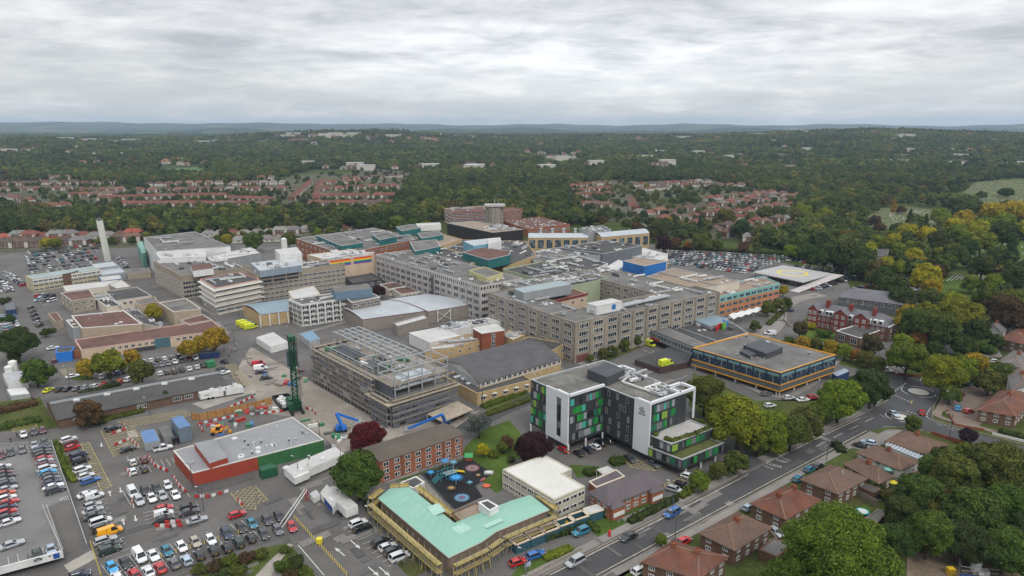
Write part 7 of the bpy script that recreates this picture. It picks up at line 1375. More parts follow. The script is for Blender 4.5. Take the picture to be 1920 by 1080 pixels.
addpart(lt,b,'glazing_bars'); b=MB(); b.prism([p[:2] for p in inset([tuple(x[:2]) for x in q],.2)],0,2.3,RENDER); addpart(lt,b,'wall')
for lab,q,z,wm,rm in (('dark-topped flat garage beside the villa with the steel flue',qD((600,470),(720,520),(760,490),(640,450)),2.6,BRNBR,FELTD),('grey felt-roofed double garage below the big round tree',qD((-60,900),(60,950),(165,870),(40,820)),2.4,BRNBR,FELT),('weathered grey shed roof at the end of the back garden',qD((655,690),(735,725),(800,650),(740,625)),2.3,surf('old timber',(.16,.13,.10),.2),FELT)): block('garage',lab,quadpx(q,z),z,0,wm,rm,par=.06)
# copies of a few house kinds in the streets beyond
WTINT=surf('house brick',(.15,.085,.064),.2,.5,.9,.1,0,.1,3,coord='Object'); WREND=surf('cream house render',(.50,.47,.42),.1,.5,.9,.1,coord='Object'); RTINT=tinted('house roof tile',.85,.2,.2,.4,fine=.18)
HK={}
def house_kind(k):
 if k in HK: return HK[k]
 W,D,ze,rise,hip,wm={'semi':(13,8.5,4.8,2.6,.22,WTINT),'terrace':(24,8,4.9,2.4,.08,WTINT),'bung':(11,9,2.7,2.6,.3,WREND),'pale':(12,8.5,4.8,2.5,.2,WREND)}[k]
 w=MB(); w.box((-W/2,-D/2,0),(W/2,D/2,ze),wm); n=int(W/3)
 for s in (-1,1):
  for i in range(n):
   x=-W/2+W*(i+.5)/n
   for z in ((.9,3.3) if ze>4 else (.9,)): w.box((x-.75,s*D/2-.05,z),(x+.75,s*D/2+.05,z+1.2),WHITEF); w.box((x-.6,s*D/2-.08,z+.12),(x+.6,s*D/2+.08,z+1.08),GLASS)
 for i in range(0,n,3):
  x=-W/2+W*(i+.5)/n; w.box((x-1.2,-D/2-.6,.5),(x+1.2,-D/2,ze-.4),WREND if k!='bung' else wm)
 wall=w.mesh('wall'); root=bpy.data.objects.new('tmp',None); pts=[(-W/2,-D/2),(W/2,-D/2),(W/2,D/2),(-W/2,D/2)]; o=pitched(root,pts,ze,rise,RTINT,wm,hip,.4); roof=o.data; bpy.data.objects.remove(o); bpy.data.objects.remove(root)
 c=MB()
 for x in ((0,) if k!='terrace' else (-W/4,W/4)): c.box((x-.5,-.5,ze+rise-.9),(x+.5,.5,ze+rise+1.1),REDBR)
 HK[k]=(wall,roof,c.mesh('chimney')); return HK[k]
RCOL=dict(red=(.155,.062,.046),brown=(.125,.080,.062),grey=(.175,.165,.155),rust=(.165,.080,.055),dark=(.095,.072,.062),bright=(.24,.068,.045))
RW=dict(red='red-brown',brown='brown',grey='grey',rust='rusty red',dark='dark brown',bright='bright red')
HOUSES=[]; FARH=[]
def street(phrase,a,b,n,kinds,cols,jit=.06,seed=0,skip=0,turn=0,far=False,size=1.0):
 rng=random.Random(seed+int(a[0]*7+b[0]*3)); A_=P(*a); B_=P(*b); d=B_-A_; n=max(n,round(d.length/(24.5 if kinds[0]=='terrace' else 16.5))); rz=math.atan2(d.y,d.x)+turn
 for i in range(n):
  if rng.random()<skip: continue
  p=A_.lerp(B_,(i+.5)/n); nr=Vector((-d.y,d.x)).normalized(); p2=Vector((p.x,p.y))+nr*rng.uniform(-2,2)*size; z=float(terr(p2.x,p2.y)); k=rng.choice(kinds); c=rng.choice(cols); FARH.append((p2.x,p2.y,z,rz+rng.uniform(-jit,jit),k,c,phrase,i))
MIX=['red','brown','brown','grey','dark','rust']; MR=['red','red','brown','rust','red']; MG=['grey','brown','grey','grey','red']
street('along the front row below the tree belt',(0,449),(262,444),11,['semi','bung'],MG+['bright']); street('of the row behind the plant hall',(380,443),(560,439),8,['semi','bung'],MG); street('in the second row west of the chimney',(0,464),(165,459),6,['semi'],MIX); street('in the row right of the chimney',(214,454),(262,452),2,['semi'],['brown','red']); street('in the row before the olive trees',(435,455),(565,449),5,['bung'],MG); street('in the row behind the laboratory block',(562,434),(725,428),7,['semi','bung'],MG)
street('of the long terrace row just beyond the tree belt',(225,388),(500,388),9,['terrace'],MR); street('of the terrace row right of the street junction',(585,388),(742,386),6,['terrace'],MR); street('of the row west of the long terraces',(40,394),(135,390),4,['semi','pale'],MR+['bright']); street('of the second terrace row beyond the belt',(180,377),(430,371),9,['terrace','semi'],MR); street('in the short row left of the junction',(432,377),(505,380),3,['terrace'],MR); street('of the second row right of the junction',(596,373),(745,371),6,['terrace','semi'],MR); street('of the upper row right of the street',(602,359),(748,353),7,['semi'],MR); street('of the top row by the pale flats',(640,341),(770,333),6,['pale','semi'],MR); street('up the left side of the straight street',(548,377),(582,346),5,['semi'],MR); street('up the right side of the straight street',(594,378),(600,346),5,['semi'],MR)
street('of the third row beyond the belt',(250,362),(540,358),11,['semi'],MR+['grey']); street('of the fourth row beyond the belt',(270,351),(420,347),8,['semi','pale'],MIX); street('of the fifth row beyond the belt',(300,341),(520,338),10,['semi','pale'],MIX); street('in the west slanting street',(5,372),(62,382),4,['semi','pale'],MIX); street('of the west estate first row',(0,361),(140,358),7,['semi'],MIX); street('of the west estate second row',(0,351),(150,348),8,['semi','pale'],MIX); street('of the west estate third row',(10,341),(135,339),7,['semi'],MIX); street('of the row above the west trees',(150,363),(235,360),5,['semi'],MIX); street('left of the pale clubhouse',(150,350),(250,346),5,['semi','pale'],MIX)
street('of the hillside row left of the bending road',(1075,372),(1148,368),4,['semi'],MR); street('of the lower hillside row by the bending road',(1080,388),(1146,390),4,['semi'],['brown','brown','red']); street('of the top hillside row left of the bending road',(1068,354),(1140,347),5,['semi','pale'],MR+['bright']); street('of the middle hillside row',(1064,363),(1146,357),5,['semi'],MR); street('of the pale row right of the bending road',(1182,352),(1330,344),9,['pale','semi'],MIX); street('of the second pale row on the right',(1196,361),(1250,356),3,['pale'],MIX); street('right of the bending road',(1180,378),(1192,396),2,['semi'],MR)
street('of the first east estate row',(1190,405),(1300,396),6,['bung','semi'],MIX); street('of the second east estate row',(1290,394),(1500,371),11,['bung','semi'],MIX); street('of the third east estate row',(1230,417),(1490,386),13,['bung','semi'],['brown','red','brown','dark']); street('of the fourth east estate row',(1270,424),(1430,405),8,['bung'],['brown','red','rust']); street('of the fifth east estate row',(1330,434),(1480,412),7,['semi','bung'],MIX); street('of the brick row above the car park',(1395,452),(1470,456),3,['semi'],['rust','dark','grey']); street('of the row behind the packed car park',(1355,446),(1500,428),6,['semi'],['dark','brown','red','grey']); street('of the upper east row under the wood',(1320,378),(1450,365),7,['semi','pale'],MIX); street('of the small row by the white terraces',(1430,372),(1525,363),4,['pale'],['brown','grey'])
street('of the extra west row',(130,371),(228,368),5,['semi','pale'],MIX); street('of the farthest west row',(0,331),(150,332),9,['semi','pale'],MIX); street('of the row behind the clubhouse',(430,349),(540,347),6,['semi','pale'],MIX); street('of the row above the straight street',(600,347),(680,345),5,['semi'],MR); street('of the pale rows on the east slope',(1230,352),(1400,352),8,['pale','semi'],MIX); street('of the upper brown rows to the east',(1330,388),(1490,365),9,['semi','bung'],MIX)
FARH.sort(key=lambda q: math.hypot(q[0],q[1]))
for x,y,z,rz,k,c,ph,i in FARH[:284]:
 wl,rf,cm=house_kind(k); rng=random.Random(int(x*7+y*3)); word={'semi':'semi-detached house','terrace':'brick terrace','bung':'bungalow','pale':'cream house'}[k]
 t=thing({'semi':'semi_detached_house','terrace':'terraced_house','bung':'bungalow','pale':'rendered_house'}[k],f'{RW[c]} roofed {word}, {ordw(i)} {ph}','house',(x,y,z-.2),rz,'houses in the streets beyond the hospital'); put('wall',wl,t); put('chimney',cm,t); r=put('roof',rf,t); j=rng.uniform(.82,1.2); r.color=(*[v*j*rng.uniform(.94,1.06) for v in RCOL[c]],1)
def far_houses():
 rm=leaf_mat('far roofs',[(0,RCOL['red']),(.3,RCOL['brown']),(.5,RCOL['dark']),(.7,RCOL['grey']),(.85,RCOL['rust']),(1,RCOL['brown'])]); ms=[]
 for k in ('semi','terrace','bung','pale'):
  wl,rf,cm=house_kind(k); b=MB()
  for me in (wl,rf,cm):
   o=len(b.v); b.v+=[tuple(v.co) for v in me.vertices]
   for p in me.polygons: m=me.materials[p.material_index]; b.f.append(tuple(o+i for i in p.vertices)); b.m.append(b.mi(rm if m==RTINT else m))
  ms.append(b.mesh('house'))
 big=MB(); big.box((-17,-8,-2),(17,8,8),WREND); big.box((-17.5,-8.5,8),(17.5,8.5,9),FELTW); ms.append(big.mesh('house'))
 L=[((q[0],q[1],q[2]-.2),q[3],['semi','terrace','bung','pale'].index(q[4]),1.0) for q in FARH[284:]]; rng=np.random.default_rng(3)
 for x,y,s in FARR: L.append(((x,y,float(terr(x,y))+2.5),float(rng.uniform(-.3,.3)),int(rng.choice([0,1,3,0,1,4])),s))
 scatter('distant_rooftops',[q[0] for q in L],[(q[3],)*3 for q in L],[(0,0,q[1]) for q in L],[q[2] for q in L],ms)
far_houses()
def slab(label,u0,u1,v,h,d,wm,rm,rows=3,cat='building',name='apartment_block',lift=None):
 a,b_=P(u0,v),P(u1,v); A_=Vector(a[:2]); B_=Vector(b_[:2]); n=Vector((0,1)); z=float(terr(*((A_+B_)/2))); r=block(name,label,[A_,B_,B_+n*d,A_+n*d],z+h,z-1,wm,rm,par=.3); b=MB()
 for k in range(rows): wallstrip(b,A_,B_,r.c,z+h*(k+.35)/rows,z+h*(k+.75)/rows,GLASSB,.1,.02,.98,.12)
 addpart(r.th,b,'strip_window'); return r
slab('long white industrial shed far off to the west among trees',146,228,305,9,60,WHITEM,FELTW,1,name='industrial_shed'); slab('tan apartment block beyond the western estate trees',180,210,334,10,14,BUFF,FELT,4); slab('pale slab block, taller of the pair before the far eastern wood',1640,1705,320,14,16,surf('pale far concrete',(.5,.48,.43),.1),FELTW,5); slab('pale slab block set back behind the far eastern pair',1690,1712,312,14,16,surf('pale far concrete',(.5,.48,.43)),FELTW,5); slab('low white block left of the far eastern slab blocks',1575,1608,316,8,16,RENDER,TGREY,2); slab('white gabled villa block under the wood to the east',1412,1437,325,9,14,RENDER,TBRN,3); slab('second white villa block under the wood to the east',1452,1480,323,9,14,RENDER,TBRN,3); slab('pale grey flats above the central woods',345,385,285,10,20,RENDER,FELTW,3); slab('white flats at the end of the red estates',688,720,317,9,14,RENDER,FELT,3); slab('white low factory on the far ridge slope',660,745,264,9,30,WHITEM,FELTW,1,name='industrial_shed'); slab('pale row of flats on the central far slope',965,1010,303,9,14,RENDER,TBRN,3); slab('cream row of flats right on the central far slope',1025,1080,306,9,14,RENDER,TBRN,3)
# ------------------------------------------------------------------ trees, one by one
for u,v,w,c,*k in [
 (672,886,108,'green'),(686,816,80,'red'),(1001,836,84,'maroon'),(898,792,60,'grey','open'),(905,842,30,'yellow'),(926,852,26,'fresh','bush'),(950,829,30,'rust'),(958,862,20,'green','bush'),(942,838,26,'olive'),
 (1322,738,84,'olive'),(1386,786,126,'lime'),(1442,800,92,'lime'),(1484,806,84,'olive'),(1345,800,56,'fresh'),(1575,744,100,'lime'),(1635,722,88,'dark'),(1510,792,66,'olive'),(1532,775,50,'olive'),(1345,765,60,'lime'),(1420,828,56,'olive'),(1460,836,44,'lime'),
 (1312,899,46,'fresh'),(1347,881,40,'olive'),(1380,865,54,'olive'),(1240,1013,28,'fresh'),(1712,792,34,'olive'),(1815,817,36,'purple'),(1809,842,34,'fresh'),(1768,856,48,'dark'),
 (1572,1050,236,'fresh'),(1478,1085,110,'fresh'),(1722,930,100,'green'),(1790,895,110,'olive'),(1862,880,130,'olive'),(1832,958,130,'green'),(1902,950,120,'green'),(1742,1000,104,'green'),(1692,962,80,'dark'),(1888,1026,110,'green'),(1762,958,80,'olive'),(1920,890,100,'olive'),(1800,1010,96,'dark'),(1680,1010,80,'dark'),(1730,1022,20,'fresh','tall'),(1748,880,66,'green'),(1845,1030,90,'dark'),(1935,1010,100,'dark'),(1770,930,60,'rust'),
 (1545,972,60,'dark','bush'),(1590,985,70,'green','bush'),(1520,1000,56,'dark','bush'),(1625,1000,60,'olive','bush'),(1640,915,44,'dark','bush'),(1662,930,40,'olive','bush'),(1600,890,24,'yellow','bush'),
 (1772,698,92,'lime'),(1806,690,60,'lime'),(1832,680,56,'gold'),(1856,712,60,'olive'),(1782,736,46,'olive'),(1880,700,50,'olive'),(1702,668,86,'fresh'),(1726,634,40,'orange'),(1635,645,48,'brown'),
 (1478,640,26,'olive'),(1505,643,36,'gold'),(1530,645,34,'olive'),(1560,652,38,'gold'),(1585,658,36,'lime'),(1607,666,30,'orange'),(1625,672,38,'olive'),(1646,684,36,'olive'),(1500,618,34,'brown'),(1520,612,26,'yellow','bush'),(1545,626,30,'green','bush'),
 (1132,662,24,'olive'),(1149,656,26,'olive'),(1170,646,26,'olive'),(1192,637,26,'olive'),(1107,671,18,'olive'),(1458,570,34,'olive'),(1468,545,24,'gold'),(1440,578,30,'olive'),(1416,610,24,'green'),(1474,566,26,'green'),
 (30,640,80,'dark'),(67,695,62,'green'),(27,668,26,'fresh'),(202,677,66,'lime'),(162,690,42,'gold'),(247,668,38,'gold'),(265,697,52,'olive'),(400,637,58,'gold'),(352,652,46,'gold'),(288,583,36,'gold'),(311,746,28,'dark','tall',.55),(165,773,58,'rust'),(85,622,20,'dark'),(97,620,18,'green','bush'),(190,790,24,'olive','bush'),(375,642,34,'gold'),(15,600,30,'dark','bush'),(8,565,24,'dark','bush'),
 (710,545,30,'maroon'),(818,535,16,'brown','open'),(85,455,24,'yellow'),(106,455,24,'lime'),(422,440,28,'dark'),(425,450,26,'gold'),(475,450,44,'olive'),(542,450,34,'olive'),(596,436,22,'lime'),(408,448,20,'olive'),(560,448,18,'green'),
 (1245,456,36,'maroon'),(1267,455,26,'rust'),(1290,459,20,'orange'),(1316,453,42,'olive'),(1240,434,36,'dark'),(1268,428,16,'dark','tall'),(1286,420,14,'dark','tall'),(1312,422,16,'dark','tall'),(1326,421,26,'olive'),(1360,405,44,'olive'),(1390,425,46,'dark'),(1435,395,34,'olive'),(1256,412,14,'gold'),(1225,440,26,'brown'),(1345,460,26,'olive'),(1440,452,24,'dark'),(1420,462,22,'olive'),(1395,463,26,'rust'),
 (1587,446,34,'orange'),(1536,456,60,'dark'),(1500,462,46,'green'),(1520,472,40,'dark'),(1546,480,58,'dark'),(1580,480,66,'dark'),(1620,490,58,'dark'),(1608,502,46,'dark'),(1482,470,34,'lime'),(1560,462,40,'olive'),
 (1630,466,36,'yellow'),(1684,470,36,'lime'),(1700,436,46,'yellow'),(1736,441,44,'yellow'),(1646,452,32,'lime'),(1676,450,38,'yellow'),(1713,480,38,'yellow'),(1726,495,42,'gold'),(1706,463,30,'lime'),(1735,520,60,'yellow'),(1746,538,42,'gold'),(1757,510,36,'rust'),(1792,422,46,'yellow'),(1832,431,50,'yellow'),(1852,420,42,'lime'),(1840,450,56,'lime'),(1790,475,56,'green'),(1796,436,42,'lime'),(1862,400,58,'yellow'),(1902,395,58,'yellow'),
 (1735,420,22,'dark','tall'),(1706,411,20,'dark','tall'),(1760,456,50,'dark'),(1770,492,50,'green'),(1882,440,60,'dark'),(1842,500,56,'dark'),(1896,470,36,'dark','tall'),(1906,522,60,'dark'),(1888,520,40,'green','tall'),(1872,475,44,'green'),(1815,462,40,'dark'),
 (1660,522,52,'dark'),(1676,537,70,'dark'),(1690,556,58,'dark'),(1746,562,56,'green'),(1800,588,92,'lime'),(1722,602,80,'green'),(1762,612,88,'green'),(1702,585,44,'gold'),(1882,578,84,'brown'),(1850,562,56,'green'),(1772,632,60,'dark'),(1832,622,56,'dark'),(1905,600,56,'brown'),(1810,650,50,'dark'),(1690,610,44,'gold'),(1850,655,40,'green','bush'),(1870,640,34,'dark'),(1755,655,36,'dark'),
 (1765,405,40,'lime'),(1810,406,44,'yellow'),(1882,413,46,'lime'),(1925,426,50,'yellow'),(1690,502,44,'lime'),(1662,494,34,'yellow'),(1762,478,36,'lime'),(1786,560,50,'lime'),(1822,530,40,'fresh'),(1736,585,50,'lime'),(1692,642,44,'lime'),(1896,560,50,'fresh'),(1862,532,44,'lime'),(1676,388,16,'gold','tall'),(1690,392,20,'rust'),(1640,415,30,'brown'),(1650,425,26,'rust'),(1605,425,34,'brown'),(1570,425,40,'green'),(1545,405,44,'lime'),(1505,400,40,'lime'),(1522,390,38,'green'),(1820,390,34,'green'),(1880,360,20,'dark'),(1840,365,22,'green'),(1890,362,24,'dark'),
 (745,418,34,'fresh'),(715,424,30,'dark'),(690,415,36,'dark'),(660,412,40,'dark'),(630,410,34,'green'),(590,408,40,'dark'),(550,410,38,'dark'),(505,408,40,'dark'),(465,410,42,'green'),(420,408,40,'dark'),(380,410,44,'olive'),(335,410,42,'dark'),(290,408,44,'dark'),(245,410,40,'dark'),(200,405,38,'dark'),(150,408,40,'green'),(110,410,38,'dark'),(70,414,36,'green'),(30,412,38,'dark'),(800,425,30,'lime'),(770,420,34,'green'),(318,394,16,'dark','tall'),
 (372,1068,34,'olive','bush'),(400,1062,36,'brown','bush'),(432,1052,40,'olive','bush'),(462,1046,38,'brown','bush'),(490,1040,34,'olive','bush'),(445,1072,44,'olive','bush'),(415,1085,44,'dark','bush'),(528,1062,38,'olive','bush'),(556,1056,44,'dark','bush'),(575,1075,40,'olive','bush'),(545,1082,44,'brown','bush'),(535,1032,26,'olive','bush'),(1085,400,30,'fresh'),(1110,408,30,'green'),(1130,412,24,'rust'),(1060,400,24,'green'),(1040,392,26,'olive'),(1175,420,26,'olive'),(1195,425,26,'rust')]:
 kind=k[0] if k else 'round'; hs=k[1] if len(k)>1 else 1.0
 if v<432 and kind=='round': hs=.9
 tree_px(u,v,w,c,kind,hs)
LM=[(n,P(u,v)) for n,u,v in (('the helicopter deck',1487,513),('the twin mini roundabouts',1700,755),('the mint green roof',850,985),('the green-panelled clinic',1150,770),('the amber-trimmed clinic',1440,690),('the red Victorian block',1590,615),('the red-tiled semi',1300,1050),('the steel flue villa',1560,890),('the gas tank compound',1830,1055),('the playground',850,900),('the piling rig',556,774),('the grey pavilion',260,755),('the peach building',290,650),('the boiler chimney',203,489),('the white tanks',20,690),('the white-gridded wards',800,520),('the packed car park',1340,485),('the cemetery chapel',1652,490),('the walled memorial lawn',1800,520),('the grave field',1700,410),('the lane house gable',1850,625),('the science halls',1110,448),('the plant hall',360,455),('the long red terraces',360,392),('the bending road',1155,400),('the maroon courtyard tree',710,550),('the concrete ward corner',1090,672),('the laboratory block',650,450),('the eastern grave lawns',1880,365),('the crimson tree',686,830))]
TB={}
for o,x,y,r in TREES:
 if o.get('label'): continue
 n,p=min(LM,key=lambda q:(q[1].x-x)**2+(q[1].y-y)**2); c=o.children[0].color; me=o.children[0].data.name
 kind='conifer' if any(ch.data in TALL for ch in o.children) else 'bush' if any(ch.data in BUSH for ch in o.children) else 'open-crowned tree' if any(ch.data in OPEN for ch in o.children) else 'tree'
 cn=min(GREENS,key=lambda g:sum(abs(a-b)/(a+b) for a,b in zip(GREENS[g],c[:3]))); TB.setdefault((n,cn,kind),[]).append((math.hypot(p.x-x,p.y-y),o))
for (n,cn,kind),L in TB.items():
 L.sort(key=lambda q:q[0])
 for i,(d,o) in enumerate(L):
  o['label']=f'{CWORD[cn]} {kind}, '+(f'{ordw(i)} nearest to {n}' if len(L)>1 else f'the one closest to {n}'); o['category']='bush' if kind=='bush' else 'tree'; o['group']='trees and bushes about the hospital'
  o.name='conifer_tree' if kind=='conifer' else 'bush' if kind=='bush' else 'broadleaf_tree'
# garden trees and hedges between the far houses join the wood mass
def garden_green():
 rng=np.random.default_rng(5); pts=[];scl=[];rot=[];idx=[]
 hx=np.array([(q[0],q[1]) for q in FARH])
 for poly,n in ((CLEAR[1],1200),(CLEAR[2],850),([(0,470),(0,440),(560,436),(760,428),(740,440),(560,455),(300,462)],110)):
  us=[p[0] for p in poly]; vs=[p[1] for p in poly]
  for _ in range(n):
   u=rng.uniform(min(us),max(us)); t=rng.random(); v=min(vs)+(max(vs)-min(vs))*t
   if not inpoly(u,v,poly): continue
   p=P(u,v); d=np.min(np.hypot(hx[:,0]-p.x,hx[:,1]-p.y))
   if d<9.0: continue
   s=rng.uniform(1.6,4.2)*(1.25 if d>22 else 1); pts.append((p.x,p.y,float(terr(p.x,p.y))-.2)); scl.append((s,s,s*rng.uniform(.75,1.05))); rot.append((0,0,rng.uniform(0,6.28))); idx.append(int(rng.integers(6)))
 scatter('garden_shrubbery',pts,scl,rot,idx,WMID[:6])
garden_green()
eg=surf('estate ground',(.085,.085,.052),.3,.05,.95,.05,0,.3,.5,((.15,.14,.13),.035,.52,.9))
sheet('estate_ground',CLEAR[1],.42,eg); sheet('estate_ground',CLEAR[2],.42,eg); sheet('estate_ground',[(0,474),(0,440),(560,436),(745,428),(740,440),(560,455),(300,462)],Z2,eg)
# hedges and scrub near the camera
for lab,pts,w,h,c in (('clipped hedge along the main road in front of the surgery',[(1020,1012),(1098,990)],1.8,1.3,'dark'),('long dark hedge between footway and surgery lawn',[(1180,982),(1268,938)],1.8,1.3,'dark'),('dense dark shrubs beside the surgery bay window',[(1118,960),(1140,968)],3.0,2.2,'dark'),('hedge of the surgery lawn along the forecourt',[(1084,968),(1122,1000)],1.4,1.2,'green'),('low hedge beside the drive of the surgery',[(1276,935),(1296,922)],1.8,1.4,'fresh'),('long hedge at the top of the west car park',[(0,805),(78,790)],2.6,1.6,'green'),('rust-coloured hedge bank behind the west hedge',[(0,775),(70,758)],3.4,1.8,'rust'),('green strip beside the parking deck railing',[(102,832),(122,880),(140,905)],1.6,.9,'fresh'),('shrubbery between the mint roof scaffold and the marked bays',[(690,945),(730,980),(765,1010)],3.2,1.6,'green'),('hedge along the buff clinic by the road, upper of two',[(905,765),(985,736)],2.4,1.2,'fresh'),('lower hedge strip by the road under the buff clinic',[(912,780),(1000,748)],2.0,1.0,'olive'),('shrubs in front of the pergola',[(1146,872),(1168,866)],3,1.6,'green'),('dark hedge behind the white clinic roof',[(1098,892),(1118,886)],2.6,1.5,'dark'),('hedge row behind the long pavilion',[(150,742),(225,722)],2.0,1.3,'dark'),('hedge in front of the long pavilion',[(150,800),(270,772)],1.8,1.1,'olive'),('garden hedge beyond the gravel forecourt',[(1870,812),(1930,825)],2.2,1.4,'dark'),('dark hedge under the amber-trimmed clinic',[(1480,655),(1560,668)],3,1.6,'green'),('clipped hedge beside the bungalow drive',[(1565,835),(1580,850)],2.4,1.6,'dark'),('yellow-green hedge on the verge by the forecourt',[(1020,1050),(1070,1030)],2.2,1.0,'lime'),('hedge along the curving hospital drive',[(1440,610),(1480,575)],2.2,1.2,'olive'),('ivy-dark hedge behind the packed east car park',[(1300,468),(1500,480)],3,2,'dark'),('hedge strip by the car park north of the orange block',[(1250,466),(1300,470)],3,2,'rust'),('dark yew hedge by the cemetery gate',[(1590,505),(1650,512)],4,3,'dark')):
 hedgeblob('hedge',lab,'hedge',G(pts),w,h,seed=len(lab),col=c)
# ------------------------------------------------------------------ yard furniture, trailers, barriers, people
mw=[Vector(p[:2]) for p in quadpx(mp_,4.6)]
def moff(idx,d=1.3):
 c=[mw[i] for i in idx]; out=[]
 for k,p in enumerate(c):
  ns=[]
  for a_,c_ in ((k-1,k),(k,k+1)):
   if a_<0 or c_>=len(c): continue
   e=(c[c_]-c[a_]).normalized(); n=Vector((e.y,-e.x)); q=(c[a_]+c[c_])/2+n*.3; n=-n if inpoly(q.x,q.y,[tuple(x) for x in mw]) else n; ns.append(n)
  out.append(p+sum(ns,Vector((0,0)))*d/len(ns))
 return out
def mscaf(label,idx):
 pth=moff(idx); e=(pth[1]-pth[0]); mid=(pth[0]+pth[1])/2; n=Vector((-e.y,e.x)); i2=(mw[idx[0]]+mw[idx[1]])/2; n=n if n.dot(i2-mid)>0 else -n
 scaffold('scaffolding',label,pth,4.0,1.95,mid+n.normalized()*80,**msc)
msc=dict(bay=2.2,tubem=surf('scaffold tube',(.3,.29,.27)),boardm=YBOARD,depth=1.3)
mscaf('yellow-boarded scaffold along the long outer wall of the mint-roofed clinic',[0,9]); mscaf('yellow-boarded scaffold wrapping the front tip of the mint-roofed clinic',[9,8]); mscaf('short return of yellow scaffold in the front notch of the mint roof',[8,7]); mscaf('yellow-boarded scaffold along the road-side wing of the mint-roofed clinic',[7,6])
mscaf('yellow boarded walkway along the inner side of the mint roof facing the playground',[2,3]); mscaf('short yellow scaffold at the playground end of the mint roof',[0,1]); mscaf('yellow scaffold on the blunt playground corner of the mint roof',[1,2]); mscaf('yellow boarded walkway between mint roof and white clinic',[5,6])
b=MB()
for pp in ([(800,951),(813,968),(836,958),(822,943)],[(846,990),(862,1003),(885,990),(868,980)],[(905,985),(912,991),(945,976),(938,970)]):
 o=mn.location; b.face([(x,y,5.175) for x,y in ccw([P(u,v,5.17)[:2] for u,v in pp])],surf('pale mint patch',(.33,.52,.44),.06,.3))
addpart(mn,b,'membrane_patch'); b=MB()
for i in range(9): a_=mw[0].lerp(mw[9],.06+.1*i); c_=mw[2].lerp(mw[3],.06+.1*i); d_=c_-a_; b.bar((*(a_+d_*.3),5.16),(*(a_+d_*.72),5.16),.07,surf('mint seam',(.19,.36,.29),.1),.03)
addpart(mn,b,'membrane_seam')
def props(label,a,b,n):
 th=thing('raking_prop',label,'scaffold props',tuple(mw[a].to_3d()))
 mb=MB(); A_,B_=[x.to_3d() for x in moff([a,b],1.8)]; c=P(850,985)
 for i in range(n):
  p=A_.lerp(B_,i/(n-1)); o=(p-c).normalized()*1.6; mb.bar((p.x+o.x,p.y+o.y,0),(p.x,p.y,3.4),.11,YBOARD); mb.bar((p.x+o.x,p.y+o.y,.15),(p.x,p.y,.15),.09,YBOARD)
 mb.bar((*A_[:2],3.3),(*B_[:2],3.3),.11,YBOARD)
 addpart(th,mb,'struts')
props('yellow raking props at the foot of the long mint-roof scaffold',0,9,10); props('yellow raking props under the front tip of the mint-roof scaffold',9,8,6)
# trailers
def boxunit(name,label,q,z0,z1,wm,rm,cat,extra=None):
 c=centroid(q); th=thing(name,label,cat,(c.x,c.y,0)); b=MB(); b.prism([p[:2] for p in q],z0,z1,wm,bottom=True); addpart(th,b,'body'); b=MB(); b.prism([tuple(x) for x in inset([tuple(p[:2]) for p in q],.12)],z1,z1+.06,rm); addpart(th,b,'roof'); r=Bld(); r.th=th; r.pts=[Vector(p[:2]) for p in q]; r.c=c
 b=MB(); b.prism([tuple(x) for x in inset([tuple(p[:2]) for p in q],.35)],0.02,z0,METALD); addpart(th,b,'chassis'); return r
BLUP=surf('deep blue livery',(.02,.045,.22),.06,.4,.5); 
def wheels(r,ts,edge=(0,1),rad=.48):
 p,q=r.pts[edge[0]],r.pts[edge[1]]; d=(q-p).normalized(); n=Vector((-d.y,d.x)); o=r.th.location
 for t in ts: x=p.lerp(q,t); b=MB(); b.tube((x.x-n.x*.05,x.y-n.y*.05,rad),(x.x+n.x*.3,x.y+n.y*.3,rad),rad,TYRE,n=14); addpart(r.th,b,'wheel')
t1_=boxunit('mobile_unit_trailer','long white mobile scanner trailer with a blue end panel beside the big green tree',para((549,892.5),(646,851),(532,877),2.9),.7,2.9,WHITEM,FELTW,'trailer'); b=MB(); wallstrip(b,t1_.pts[0],t1_.pts[1],t1_.c,1.2,2.5,BLUP,.06,.02,.2); addpart(t1_.th,b,'livery_panel'); b=MB(); wallstrip(b,t1_.pts[0],t1_.pts[1],t1_.c,.75,2.6,WHITEM,.9,.0,.27,.9); addpart(t1_.th,b,'side_pod'); wheels(t1_,(.7,.76,.82)); clutter(t1_,4,80,z=2.96,poly=[tuple(p) for p in t1_.pts],kinds=('light','vent'))
t2_=boxunit('mobile_unit_trailer','white mobile unit trailer with expanded sides parked along the access road',para((648,955),(671,947),(606,917),2.9),.6,2.9,WHITEM,FELTW,'trailer'); wheels(t2_,(.2,.3),(0,3)); b=MB(); b.box((-1.3,-1,.3),(1.3,1,2.6),WHITEM,.7,(*P(628,950,0)[:2],0)); addpart(t2_.th,b,'entrance_pod')
t3_=boxunit('mobile_unit_trailer','wider white unit with a purple-blue side joined to the expanded trailer',para((624,951),(636,935),(601,923),2.5),.5,2.5,WHITEM,FELTW,'trailer'); b=MB(); wallstrip(b,t3_.pts[2],t3_.pts[3],t3_.c,.7,2.2,BLUP,.06,.05,.9); wallstrip(b,t3_.pts[0],t3_.pts[3],t3_.c,.7,2.2,BLUP,.06,.3,.95); addpart(t3_.th,b,'livery_panel')
t4_=boxunit('generator_unit','small white generator unit with grey grille at the end of the trailers',para((588,934),(600,927),(581,925),1.9),.4,1.9,WHITEM,METAL,'generator')
